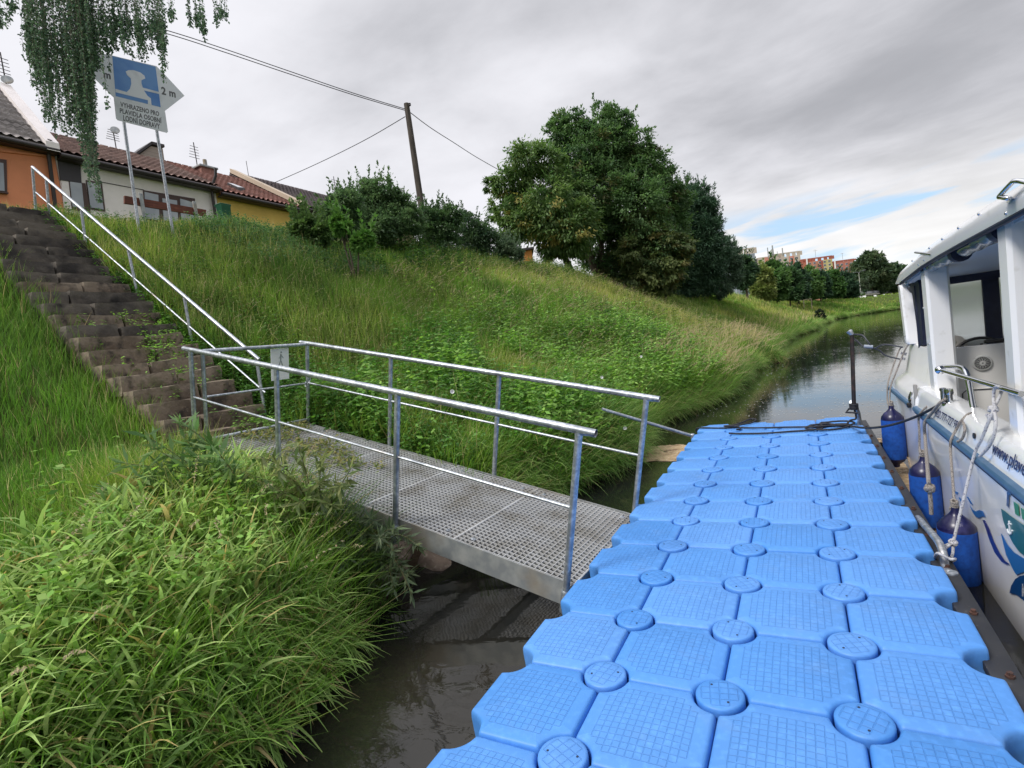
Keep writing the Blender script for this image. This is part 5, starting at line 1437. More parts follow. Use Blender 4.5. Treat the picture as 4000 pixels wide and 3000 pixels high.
def tree(name, label, cat, base, limbs, blobs, n, ll, c0, c1, group=None, mat=None, r0=.18, **kw):
    base = np.array(base, float); base[2] = float(ground(base[0], base[1])) - .05
    t = empty(name, base, label, cat, group)
    V, Q, C = leafcloud(blobs, n, ll, c0, c1, **kw)
    link('crown', npmesh('crown', V, Q, C), mat or m_leaf, t)
    mb = MB()
    for l in limbs:
        P = [base if (isinstance(q, str)) else np.array(q) for q in l]
        P = smoothpts(P, 4); k = len(P)
        rr = r0 * (1 if isinstance(l[0], str) else .5)
        mb.tube(P, [rr * (1 - .82 * i / (k - 1)) for i in range(k)], 9)
    mb.build('trunk', m_bark, t, 60)
    return t
g = lambda px, py, D: at(px, py, D)
D = 30.
b = blobset([(1135, 350, 42), (1105, 405, 45), (1165, 420, 60), (1085, 455, 30), (1120, 480, 45), (1185, 490, 55), (1240, 490, 55), (1195, 535, 28), (1248, 530, 28), (1230, 420, 45), (1062, 398, 16), (1190, 350, 35)], D)
tree('walnut_tree', 'yellowish green broadleaf tree leaning out on the left of the dark tree group', 'tree', on(1243, 588, 0, -10.4),
     [['b', g(1215, 545, D), g(1190, 480, D), g(1165, 400, D)], [g(1220, 550, D), g(1170, 500, D), g(1105, 450, D)], [g(1205, 520, D), g(1235, 470, D), g(1240, 420, D)]],
     b, 42000, .24, lin(78, 108, 62), lin(122, 148, 84), r0=.24, c2=lin(156, 152, 84), f2=.07, lw=.42, droop=.6, cr=.34, shoots=40, shl=.7)
D = 34.
b = blobset([(1290, 270, 44), (1235, 278, 38), (1205, 300, 36), (1212, 262, 24), (1330, 272, 38), (1372, 315, 40), (1412, 355, 38), (1438, 392, 36), (1462, 430, 34), (1265, 330, 60), (1335, 320, 52), (1375, 370, 50), (1300, 395, 80), (1405, 430, 60), (1250, 430, 60), (1350, 460, 85), (1440, 490, 48), (1300, 520, 70), (1395, 545, 75), (1350, 585, 48)], D)
tree('hornbeam_tree', 'tallest dense dark green tree in the middle of the bank top', 'tree', at(1300, 605, D),
     [['b', g(1300, 560, D), g(1295, 450, D), g(1290, 280, D)], ['b', g(1330, 560, D), g(1370, 440, D)], ['b', g(1270, 540, D), g(1240, 420, D), g(1220, 330, D)], ['b', g(1350, 560, D), g(1420, 480, D)]],
     b, 140000, .21, lin(66, 94, 60), lin(112, 144, 86), r0=.3, lw=.5, droop=.35, cr=.23, rmin=.58, shoots=130, shl=.85, c2=lin(92, 98, 58), f2=.06)
D = 32.
b = blobset([(1385, 495, 38), (1420, 520, 36), (1370, 545, 38), (1440, 575, 42), (1400, 590, 40), (1345, 610, 32), (1460, 540, 34), (1380, 625, 24), (1430, 615, 26)], D)
tree('linden_tree', 'olive green tree with drooping boughs in front of the tall dark tree', 'tree', at(1385, 632, D), [['b', g(1380, 590, D), g(1390, 500, D)], [g(1385, 600, D), g(1430, 560, D)], [g(1382, 600, D), g(1350, 560, D), g(1350, 520, D)]],
     b, 40000, .22, lin(70, 90, 56), lin(124, 136, 82), c2=lin(120, 118, 70), f2=.1, droop=.8, cr=.3, lw=.55)
D = 42.
b = blobset([(1515, 412, 16), (1490, 425, 24), (1528, 442, 18), (1480, 445, 34), (1512, 455, 32), (1535, 475, 20), (1470, 500, 42), (1525, 505, 40), (1500, 540, 55), (1545, 550, 30), (1465, 580, 48), (1520, 590, 45), (1480, 615, 36)], D)
tree('spruce_tree', 'dark spruce with upswept shoots right behind the tall dark tree', 'tree', at(1490, 640, D), [['b', g(1492, 520, D), g(1496, 395, D)]], b, 80000, .27, lin(48, 74, 56), lin(84, 114, 84), mat=m_needle, shoots=160, shl=1.3, lw=.3, droop=.1, cr=.28)
D = 47.
b = blobset([(1560, 530, 16), (1545, 555, 26), (1575, 560, 22), (1590, 535, 9), (1530, 590, 34), (1570, 595, 28), (1555, 620, 24), (1510, 620, 26), (1590, 570, 12)], D)
tree('pine_tree', 'grey green pine with open ragged outline at the right end of the group', 'tree', at(1552, 640, D), [['b', g(1556, 580, D), g(1562, 520, D)], [g(1555, 590, D), g(1590, 540, D)]], b, 32000, .34, lin(66, 90, 74), lin(108, 132, 104), mat=m_needle, shoots=70, shl=1.2, lw=.22, cr=.3, droop=0.)
D = 64.
b = blobset([(1604, 568, 16), (1598, 588, 17), (1617, 588, 18), (1608, 605, 16)], D)
tree('pine_tree', 'small dark pine with a bare trunk standing apart at the bank crest', 'tree', at(1614, 638, D), [['b', g(1611, 610, D), g(1605, 560, D)]], b, 18000, .4, lin(48, 72, 54), lin(88, 120, 78), mat=m_needle, shoots=30, shl=1.2, lw=.3, cr=.3)
# the row along the river further away
rowg = 'trees in the row along the far bank'
YG, MG, DG = (lin(108, 126, 68), lin(150, 160, 92)), (lin(66, 100, 58), lin(112, 146, 80)), (lin(44, 70, 54), lin(76, 106, 74))
for (name, lab, lst, D, base, cols, nn, nd) in (
    ('linden_tree', 'yellow green slender tree first in the far bank row', [(1645, 588, 13), (1650, 605, 16), (1642, 618, 14), (1655, 622, 13)], 78, (1650, 641), YG, 7000, 0),
    ('linden_tree', 'mid green tree second in the far bank row under the pale apartment block', [(1668, 580, 16), (1678, 598, 20), (1668, 616, 20), (1685, 622, 14)], 84, (1677, 641), MG, 8000, 0),
    ('linden_tree', 'rounded blue green tree below the pale apartment block', [(1700, 590, 15), (1712, 608, 17), (1697, 622, 15), (1715, 626, 13)], 92, (1705, 641), (lin(50, 78, 50), lin(86, 116, 72)), 7000, 0),
    ('spruce_tree', 'dark pointed conifer in the middle of the far bank row', [(1722, 575, 9), (1720, 590, 14), (1728, 606, 16), (1724, 622, 15), (1718, 612, 14)], 98, (1724, 641), DG, 8000, 1),
    ('linden_tree', 'bright mid green tree right of the pointed conifer', [(1748, 590, 14), (1757, 606, 16), (1744, 616, 16), (1760, 624, 13)], 104, (1752, 640), MG, 7000, 0),
    ('spruce_tree', 'dark narrow conifer below the red and yellow apartment block', [(1772, 592, 9), (1775, 606, 13), (1768, 620, 13)], 110, (1772, 640), DG, 6000, 1),
    ('linden_tree', 'light green loose tree below the red apartment blocks', [(1795, 594, 13), (1803, 610, 14), (1790, 620, 14), (1810, 624, 11)], 116, (1798, 640), (lin(56, 92, 50), lin(104, 140, 76)), 7000, 0),
    ('spruce_tree', 'dark rounded conifer last in the far bank row', [(1825, 598, 13), (1835, 612, 14), (1820, 620, 12), (1842, 622, 9)], 124, (1830, 640), DG, 7000, 1)):
    bx, by = base
    b = blobset([(q[0], q[1] + 5, q[2] * 1.08) for q in lst] + [(base[0] - 12, 632, 9), (base[0] + 12, 633, 9), (base[0], 634, 9)], D); bx, by = base
    tree(name, lab, 'tree', at(bx, by, D), [['b', g(bx, by - 15, D), g(lst[0][0], lst[0][1], D)]], b, nn * 3, .55, cols[0], cols[1], group=rowg, mat=m_needle if nd else None, shoots=30, shl=1.6, lw=.35 if nd else .6, cr=.32, r0=.16)
D = 262.
b = blobset([(1872, 560, 15), (1888, 562, 16), (1862, 580, 20), (1885, 585, 26), (1900, 560, 9), (1904, 585, 16), (1868, 605, 20), (1895, 610, 22)], D)
tree('oak_tree', 'great dark domed tree behind the street lamp', 'tree', at(1885, 635, D), [['b', g(1882, 600, D), g(1880, 550, D)]], b, 44000, 1.35, lin(62, 84, 62), lin(100, 118, 80), shoots=40, shl=2.5, cr=.3, c2=lin(96, 108, 76), f2=.05, r0=.5)
b = blobset([(1930, 585, 16), (1945, 595, 20), (1915, 605, 20), (1940, 615, 18), (1965, 600, 22), (1985, 605, 20)], 275.)
tree('oak_tree', 'dark spreading tree behind the boat roof at the far bend', 'tree', at(1940, 632, 275), [['b', g(1938, 605, 275), g(1935, 575, 275)]], b, 38000, 1.4, lin(62, 86, 64), lin(94, 118, 78), shoots=24, shl=2.5, cr=.3, r0=.5)
b = blobset([(1862, 610, 8), (1866, 622, 9), (1858, 624, 8)], 250.)
tree('bush', 'pale grey green bush behind the foot of the street lamp', 'bush', at(1863, 634, 250), [['b', g(1863, 622, 250)]], b, 4000, .9, lin(70, 86, 66), lin(108, 122, 92), cr=.35, r0=.1)
b = blobset([(1770, 678, 8), (1775, 686, 7), (1766, 688, 7)], 72.)
tree('bush', 'small dark bush standing at the water edge on the far bank', 'bush', on(1769, 694, 0, 2.6), [['b', g(1770, 684, 72)]], b, 2600, .26, lin(26, 42, 32), lin(56, 76, 48), cr=.35, r0=.06)
# trees on the right bank, seen only through the boat's windows and in the water
for i, (x, y, h, lab) in enumerate(((44, 45, 11, 'broad green tree on the right bank abreast of the boat bow'), (49, 62, 13, 'tall green tree on the right bank beyond the boat'), (58, 84, 12, 'far green tree on the right bank before the bend'))):
    z = float(ground(x, y)); b = [(np.array([x + rng.uniform(-2, 2), y + rng.uniform(-2, 2), z + h * f]), h * r) for f, r in ((.75, .26), (.55, .34), (.4, .32), (.6, .3))]
    tree('linden_tree', lab, 'tree', (x, y, z), [['b', (x, y, z + h * .7)]], b, 5000, .5, lin(60, 84, 46), lin(100, 126, 66), group='trees on the right bank', cr=.3)
b = [(at(x_, y_, 135. + rng.uniform(-4, 4)), 1.1) for x_ in np.arange(1612, 1862, 5.) for y_ in (634, 643)]
V, Q, C = leafcloud(b, 9000, .5, lin(50, 76, 52), lin(92, 120, 72), cr=.35)
tag(link('undergrowth', npmesh('undergrowth', V, Q, C), m_leaf), 'dark undergrowth filling the gaps below the far tree row', 'undergrowth', kind='stuff')
# hedge of shrubs along the crest
hg = 'shrubs along the top of the bank'
SG = (lin(76, 102, 70), lin(118, 146, 96))
for (lab, lst, D, base, cols, nn) in (
    ('grey green shrub beside the roofs with wispy shoots', [(725, 448, 24), (718, 478, 26), (752, 440, 28), (745, 480, 34), (705, 495, 22)], 15., (735, 515), SG, 9000),
    ('largest dark shrub left of the wooden pole', [(800, 410, 24), (835, 415, 26), (812, 445, 36), (855, 450, 36), (790, 480, 36), (840, 490, 40), (885, 480, 30), (870, 450, 26)], 17.3, (835, 530), SG, 15000),
    ('dark shrub to the right of the wooden pole', [(930, 470, 26), (955, 490, 34), (925, 510, 32), (975, 470, 24), (965, 530, 28)], 19.5, (945, 550), (lin(56, 82, 56), lin(96, 124, 76)), 9000),
    ('dark shrub halfway between the pole and the big trees', [(1010, 490, 26), (1030, 515, 32), (1000, 540, 28), (1055, 520, 24), (1045, 548, 24)], 21.5, (1025, 570), (lin(54, 78, 58), lin(90, 116, 76)), 8000),
    ('light grey green shrub beside the small orange hut', [(1090, 538, 20), (1105, 555, 22), (1085, 562, 18), (1120, 548, 13)], 23.5, (1100, 582), (lin(74, 96, 74), lin(118, 138, 106)), 5000),
    ('leafy dark shrub under the yellow house eaves', [(660, 490, 22), (640, 500, 16), (690, 505, 22)], 13.6, (665, 520), (lin(74, 102, 60), lin(116, 144, 82)), 4500),
    ('bright green elder shoot in front of the large dark shrub', [(729, 478, 9), (735, 492, 10), (745, 488, 8), (788, 515, 14), (775, 524, 12)], 12.6, (757, 528), (lin(86, 128, 60), lin(128, 168, 88)), 1800)):
    b = blobset(lst, D)
    tree('shrub', lab, 'shrub', at(base[0], base[1], D), [['b', g(lst[0][0], lst[0][1], D)], ['b', g(lst[-1][0], lst[-1][1], D)], ['b', g(lst[len(lst) // 2][0], lst[len(lst) // 2][1], D)]], b, nn * 2.4, .10 if nn > 2000 else .14, cols[0], cols[1], group=hg, shoots=45 if nn > 2000 else 8, shl=.55, cr=.36, r0=.035, droop=.1, lw=.5)

# weeping birch, its trunk out of the picture on the left
bb = on(-330, 640, 0, -9.6); bb[2] = float(ground(bb[0], bb[1])) - .1
bt = empty('weeping_birch', bb, 'weeping birch whose hanging leafy twigs trail down in front of the mooring sign', 'tree')
m_birch = M('birch_bark', (.50, .49, .46), .7, noise=[((3, 3, 14), 4, (.06, .055, .05), .58, .66)])
Db = 8.9
topc = at(-330, -520, Db + 1)
mb = MB(); P = smoothpts([bb, bb + [0.1, .05, 2.5], (bb + topc) / 2 + [0, .1, 1.2], topc], 6); mb.tube(P, [.17 * (1 - .7 * i / (len(P) - 1)) for i in range(len(P))], 12); mb.build('trunk', m_birch, bt, 60)
SH = [(4, 12, 58, 8), (30, 12, 24, 6), (64, 8, 125, 8), (76, 12, 185, 14), (88, 12, 225, 14), (100, 12, 250, 16), (114, 14, 262, 16), (130, 13, 295, 16), (150, 13, 262, 14), (162, 12, 290, 14), (178, 11, 305, 16), (192, 9, 325, 14), (206, 8, 418, 9), (210, 8, 436, 7), (200, 9, 385, 10), (192, 9, 400, 7), (184, 9, 372, 7), (200, 10, 258, 12), (196, 9, 215, 14), (204, 9, 185, 14), (212, 8, 150, 12), (228, 11, 112, 11), (246, 13, 108, 11), (264, 12, 100, 10), (280, 11, 112, 10), (296, 10, 126, 9), (312, 11, 128, 10), (330, 11, 114, 10), (345, 9, 104, 8), (357, 6, 150, 6), (352, 5, 172, 3), (240, 5, 232, 2), (372, 8, 45, 4), (424, 12, 58, 6), (436, 8, 88, 5), (470, 11, 66, 5), (484, 7, 44, 3)]
parts = []; tw = MB(); bough = MB()
for (x0, hw, yb_, k) in SH:
    tl = .09
    bo = at(x0 - tl * (yb_ + 110), -110 - 40 * rng.random(), Db + rng.uniform(-.3, .3))
    bough.tube(smoothpts([topc + (bb - topc) * rng.uniform(.05, .35), (topc + bo) / 2 + np.array([0, 0, .45]), bo + [0, 0, .15], bo], 5), [.035 * (1 - .8 * i / 15) for i in range(16)], 6)
    for j in range(k):
        dd = Db + rng.uniform(-.45, .35)
        ye = yb_ * rng.uniform(.55, 1.0) if yb_ > 80 else yb_ * rng.uniform(.3, 1.05)
        if rng.random() < .25: ye = yb_ * 1.0
        xb = x0 + rng.normal(0, hw * .62) - tl * (yb_ - ye) * .7
        X = lambda y: xb - tl * (ye - y)
        pts = [bo, at(X(-55), -55, dd), at(X(ye * .35) + rng.normal(0, 1.5), ye * .35, dd), at(X(ye * .7) + rng.normal(0, 1.5), ye * .7, dd), at(xb, ye, dd)]
        S = np.array(smoothpts(pts, 12))
        tw.tube(S[::3], .0022, 3, cap=False)
        seg = np.linalg.norm(np.diff(S, axis=0), axis=1); Ltot = seg.sum()
        nl = int(Ltot / .019); u = rng.random(nl) * (len(S) - 1.001); i0 = u.astype(int); f = (u - i0)[:, None]
        Pp = S[i0] * (1 - f) + S[i0 + 1] * f + rng.normal(0, .014, (nl, 3))
        Dd = unit(nl) * np.array([1, 1, .5]); Dd[:, 2] -= .75
        cc = mixcol(lin(70, 96, 80), lin(118, 146, 108), np.clip(rng.normal(.45, .3, nl), 0, 1))
        l_ = rng.uniform(.026, .054, nl)
        parts.append(leaves(Pp, Dd, unit(nl), l_, l_ * .74, col_jit(cc, .2)))
V, Q, C_ = merge(parts); print('birch leaves', len(Q))
link('foliage', npmesh('foliage', V, Q, C_), m_leaf, bt)
tw.build('twigs', m_bark, bt, None); bough.build('boughs', m_bark, bt, 60)

# ------------------------------------------------------------------ saplings and plants close by
def sapling(name, label, base, tips, Dt, ll, c0, c1, n_leaf=26, lw=.16, group=None, cstem=None):
    base = np.array(base, float); base[2] = float(ground(base[0], base[1])) - .03
    t = empty(name, base, label, 'plant', group)
    mb = MB(); parts = []
    for i, (px, py) in enumerate(tips):
        e = at(px, py, Dt + rng.uniform(-.2, .2)); m_ = base * .45 + e * .55 + np.array([0, 0, .12]) + rng.normal(0, .03, 3)
        S = np.array(smoothpts([base + rng.normal(0, .03, 3) * [1, 1, 0], m_, e], 14)); mb.tube(S[::2], [.006 * (1 - .7 * k / (len(S[::2]) - 1)) for k in range(len(S[::2]))], 5)
        u = (np.linspace(.22, 1, n_leaf) + rng.normal(0, .01, n_leaf)).clip(0, .999) * (len(S) - 1.001); i0 = u.astype(int); f = (u - i0)[:, None]
        P = S[i0] * (1 - f) + S[i0 + 1] * f; T = S[i0 + 1] - S[i0]; T /= np.linalg.norm(T, axis=1, keepdims=True)
        for rep in range(2):
            Dd = T * .6 + unit(n_leaf) * .8; Dd[:, 2] -= .15
            Nn = np.tile([0, 0, 1.], (n_leaf, 1)) + rng.normal(0, .5, (n_leaf, 3))
            l_ = ll * rng.uniform(.6, 1.25, n_leaf)
            parts.append(leaves(P, Dd, Nn, l_, l_ * lw * 1.6, col_jit(mixcol(c0, c1, rng.random(n_leaf)), .2)))
    V, Q, C_ = merge(parts); link('leaves', npmesh('leaves', V, Q, C_), m_leaf, t)
    mb.build('stems', cstem or m_stem, t, 60)
m_stem = M('green_brown_stem', lin(96, 92, 56), .7)
gs = 'willow saplings by the gangway'
sapling('willow_sapling', 'tall upright willow sapling in the grass left of the gangway', (-2.95, .95, 0), [(385, 910), (330, 965), (425, 990), (360, 1050), (300, 1030), (450, 1070), (400, 950), (410, 1110), (340, 1110), (262, 1000), (240, 1060), (470, 1010), (500, 1060), (440, 1140), (520, 1110), (280, 1110), (375, 1160), (480, 1160), (315, 940), (455, 960), (225, 1120)], 3.9, .15, lin(84, 118, 66), lin(136, 164, 108), 30, .13, gs)
sapling('willow_sapling', 'reddish tipped willow sapling leaning against the gangway edge', (-2.75, 1.3, 0), [(642, 955), (690, 1040), (600, 1015), (735, 1050), (640, 1090), (570, 1060), (700, 985), (760, 1010), (560, 985), (530, 1020), (620, 1110), (590, 1130), (720, 1090)], 3.95, .13, lin(92, 112, 66), lin(150, 158, 104), 22, .15, gs)
sapling('willow_sapling', 'narrow leaved willow sapling spreading over the dark water under the gangway', (-2.45, 1.5, 0), [(885, 1240), (905, 1180), (860, 1140), (800, 1120), (760, 1165), (890, 1285), (830, 1230), (850, 1190), (780, 1210), (730, 1130), (820, 1160), (700, 1110), (760, 1100), (690, 1160), (740, 1220), (800, 1260), (850, 1270), (720, 1180), (780, 1150)], 3.9, .10, lin(74, 92, 66), lin(118, 132, 98), 34, .13, gs)
sapling('dock_plant', 'broad leaved weed with yellow green leaves among the reed grass', (-3.05, .35, 0), [(310, 1160), (260, 1220), (345, 1200), (300, 1240), (240, 1175)], 3.75, .13, lin(104, 142, 70), lin(150, 176, 92), 12, .3)
# weeds creeping over the shore end of the grating
parts = []
n = 900; l_ = rng.uniform(2.5, 4.6, n); w_ = rng.uniform(.05, 1.3, n); k = fnoise(l_ * 1.0 + 5, w_ * 1.0, .55) + (l_ - 3.6) * .10 + np.where(w_ > 1.1, .1, 0) > .60
l_, w_ = l_[k], w_[k]; n = len(l_)
for r in range(5):
    P = GO + gd * (l_ + rng.normal(0, .04, n))[:, None] + gh * (w_ + rng.normal(0, .04, n))[:, None] + gn * rng.uniform(.0, .07, n)[:, None]
    Dd = unit(n); Dd[:, 2] *= .4; L_ = rng.uniform(.03, .08, n)
    parts.append(leaves(P, Dd, np.tile(gn, (n, 1)) + rng.normal(0, .4, (n, 3)), L_, L_ * .4, col_jit(mixcol(lin(90, 120, 56), lin(166, 158, 102), rng.random(n)), .2)))
V, Q, C_ = merge(parts); tag(link('creeping_weeds', npmesh('creeping_weeds', V, Q, C_), m_leaf), 'low weeds creeping over the shore end of the gangway grating', 'weeds', kind='stuff')
# bindweed flowers
m_petal = M('white_petal', (.8, .8, .8), .5)
for i, (px, py, D, lab) in enumerate(((977, 846, 6.3, 'white bindweed flower in the nettles behind the middle of the gangway railing'), (1390, 860, 8.3, 'white bindweed flower just above the gangway corner post'), (1300, 815, 9, 'white bindweed flower high among the dark nettles'), (1385, 770, 11, 'white bindweed flower farthest along the leafy bank'), (1350, 925, 7.4, 'white bindweed flower low beside the stay tube'))):
    p = at(px, py, D); mb = MB(); mb.lathe([(.003, -.05), (.008, -.03), (.02, -.008), (.026, .002), (.024, .004), (.012, -.012), (.002, -.03)], p, 12, Vector(CW - p) + Vector((0, 0, .6)))
    tag(recenter(mb.build('bindweed_flower', m_petal, None, 60)), lab, 'flower', 'white bindweed flowers in the bank weeds')
# stones at the foot of the bank
m_rock = M('river_stone', lin(118, 102, 88), .8, noise=[(5, 5, lin(80, 68, 58), .4, .7), (18, 4, lin(150, 138, 122), .55, .75)], bump=[(16, .6, .02)])
for i, (px, py, z, s, lab) in enumerate(((842, 1196, -.16, .17, 'pale sandstone block under the gangway side beam'), (832, 1240, -.26, .15, 'pale stone at the water edge below the willow leaves'), (940, 1215, -.42, .24, 'brown stone half under water beneath the gangway'), (780, 1290, -.36, .14, 'stone at the tip of the reed grass by the dark water'), (600, 1590, -.36, .08, 'wet flat stone at the foot of the nearest reed grass'), (1010, 1150, -.30, .2, 'dark stone in the shade under the middle of the gangway'))):
    p = on(px, py, 2, z); bm = bmesh.new(); bmesh.ops.create_icosphere(bm, subdivisions=3, radius=1)
    for v in bm.verts:
        d = mnoise.noise(v.co * 1.3 + Vector((i * 7.1, 0, 0))) * .5 + mnoise.noise(v.co * 3 + Vector((i, 3, 0))) * .18
        v.co = v.co * (1 + d); v.co = Vector((v.co.x * s * 1.25, v.co.y * s, v.co.z * s * .62))
    me = bpy.data.meshes.new('stone'); bm.to_mesh(me); bm.free(); me.polygons.foreach_set('use_smooth', [True] * len(me.polygons))
    o = link('stone', me, m_rock); o.location = [float(v) for v in p]; o.rotation_euler = (0, 0, i * 1.3); tag(o, lab, 'stone', 'stones at the foot of the bank')

# scum and fluff floating on the water
def scum_mat():
    mt = M('river_scum', lin(178, 152, 116), .75, noise=[(7, 6, lin(120, 92, 62), .45, .68), (30, 4, lin(206, 188, 156), .52, .7)], bump=[(40, .5, .01)])
    nt = mt.node_tree; N = nt.nodes; L = nt.links; bs = N['Principled BSDF']
    at_ = N.new('ShaderNodeAttribute'); at_.attribute_name = 'Col'; tc = N.new('ShaderNodeTexCoord')
    nz = N.new('ShaderNodeTexNoise'); nz.inputs['Scale'].default_value = 6; nz.inputs['Detail'].default_value = 8; L.new(tc.outputs['Object'], nz.inputs[0])
    ad = N.new('ShaderNodeMath'); ad.operation = 'ADD'; L.new(at_.outputs['Fac'], ad.inputs[0]); L.new(nz.outputs[0], ad.inputs[1])
    mr = N.new('ShaderNodeMapRange'); mr.inputs[1].default_value = .88; mr.inputs[2].default_value = 1.0; L.new(ad.outputs[0], mr.inputs[0]); L.new(mr.outputs[0], bs.inputs['Alpha'])
    return mt
m_scum = scum_mat()
def scumsheet(x0, x1, y0, y1, fn, lab):
    xs = np.linspace(x0, x1, 40); ys = np.linspace(y0, y1, 60); X, Y = np.meshgrid(xs, ys)
    V = np.stack([X.ravel(), Y.ravel(), np.full(X.size, WZ + .006)], 1); I = (np.arange(59)[:, None] * 40 + np.arange(39)[None]).ravel()
    f = fn(X.ravel(), Y.ravel())
    tag(link('scum', npmesh('scum', V, np.stack([I, I + 1, I + 41, I + 40], 1), np.repeat(np.clip(f, 0, 1)[:, None], 3, 1)), m_scum), lab, 'scum', kind='stuff')
edge = lambda v, a, b: np.clip((v - a) / (b - a), 0, 1)
scumsheet(-2.4, 2.2, 5.2, 7.8, lambda x, y: .62 * edge(x, -2.2, -1.7) * edge(y, 5.85 - .1 * x * 0, 5.95) * edge(7.35 - .25 * (x + 1), 0, 1) * edge(7.25 + .0 * x - y, 0, .35), 'tan scum on the water at the far left corner of the dock')
scumsheet(1.3, 1.84, 1.9, 7.4, lambda x, y: .64 * edge(y, 2.7, 3.4) * edge(7.2 - y, 0, .5), 'tan scum trapped in the gap between dock and boat')
n = 1500; px = rng.uniform(1490, 1960, n); py = 690 + 210 * rng.random(n) ** 1.3
P = np.array([on(a, b, 2, WZ + .004) for a, b in zip(px, py)]); k = (sdist(P[:, 0], P[:, 1], PL) < -.15) & (P[:, 1] > 7.2) & (P[:, 1] < 110); P = P[k]; n = len(P)
dep = pjn(P)[2]; a = rng.uniform(0, 6.3, n); L_ = dep * .0016 * rng.uniform(.6, 1.8, n)
V, Q, C_ = leaves(P, np.stack([np.cos(a), np.sin(a), np.zeros(n)], 1), np.tile([0, 0, 1.], (n, 1)), L_ * 1.6, L_ * 1.2, np.tile([[.75, .75, .72]], (n, 1)))
V[:, 2] = WZ + .005
tag(link('floating_fluff', npmesh('floating_fluff', V, Q, C_), M('fluff', (.42, .43, .40), .8)), 'pale specks of fluff drifting on the river surface', 'fluff', kind='stuff')
# ------------------------------------------------------------------ houses on the top of the bank
XF = -20.
K_ = lambda u, v: (u * .33755 / S_, (300 + v * .33755) / S_)      # close-up of the houses
Z_ = lambda u, v: (u * .4069 / S_, (600 + v * .4069) / S_)
C4 = lambda u, v: (497.7 + u * .3, 276.5 + v * .3)
def plaster(name, c): return M(name, c, .9, noise=[(.9, 6, tuple(q * .86 for q in c), .45, .75), (4, 5, tuple(q * .93 for q in c), .5, .7)], bump=[(60, .25, .01)])
def tilemat(name, c, pitch=.3):
    mt = M(name, c, .8, noise=[(1.4, 6, tuple(q * .62 for q in c), .42, .68), (9, 4, tuple(min(1, q * 1.5 + .01) for q in c), .55, .75)])
    nt = mt.node_tree; N = nt.nodes; L = nt.links; bs = N['Principled BSDF']
    tc = N.new('ShaderNodeTexCoord'); s = N.new('ShaderNodeSeparateXYZ'); L.new(tc.outputs['Object'], s.inputs[0])
    def mth(op, a, b=None):
        n = N.new('ShaderNodeMath'); n.operation = op
        for i, q in enumerate((a, b)):
            if q is None: continue
            if isinstance(q, (int, float)): n.inputs[i].default_value = q
            else: L.new(q, n.inputs[i])
        return n.outputs[0]
    wv = mth('SINE', mth('MULTIPLY', s.outputs[1], 2 * PI / .22))
    st_ = mth('FRACT', mth('DIVIDE', s.outputs[0], pitch))
    h = mth('ADD', mth('MULTIPLY', wv, .35), mth('MULTIPLY', st_, 1.0))
    b = N.new('ShaderNodeBump'); b.inputs['Distance'].default_value = .045; b.inputs['Strength'].default_value = 1; L.new(h, b.inputs['Height']); L.new(b.outputs[0], bs.inputs['Normal'])
    dk = mth('GREATER_THAN', st_, .86)  # shadow lines between the tile courses, painted into the colour
    old = bs.inputs['Base Color'].links[0].from_socket
    mx = N.new('ShaderNodeMix'); mx.data_type = 'RGBA'; L.new(mth('MULTIPLY', dk, .6), mx.inputs[0]); L.new(old, mx.inputs[6]); mx.inputs[7].default_value = (*[q * .3 for q in c], 1); L.new(mx.outputs[2], bs.inputs['Base Color'])
    return mt
m_gutter = M('dark_gutter', lin(58, 52, 54), .5)
m_brown = M('brown_frame', lin(74, 52, 46), .5)
m_glass = M('window_glass', lin(150, 156, 166), .06, spec=.8, noise=[(.8, 3, lin(196, 200, 206), .4, .7)])
m_orange = plaster('orange_plaster', lin(232, 150, 110)); m_wplas = plaster('white_plaster', lin(248, 240, 238)); m_yplas = plaster('yellow_plaster', lin(232, 196, 108)); m_bplas = plaster('beige_plaster', lin(196, 180, 160))
m_tgrey = tilemat('grey_tiles', lin(158, 150, 146)); m_tred = tilemat('old_red_tiles', lin(150, 122, 112)); m_tred2 = tilemat('red_tiles', lin(156, 110, 98)); m_tdark = tilemat('dark_tiles', lin(116, 104, 104))
fx = lambda q, off=0.: on(q[0], q[1], 0, XF + off)
def quadpart(name, pts, mat, parent, off, th=.05, conv=None):
    mb = MB(); mb.prism([fx(conv(*p) if conv else p, off) for p in pts], (-th, 0, 0)); return mb.build(name, mat, parent, None)
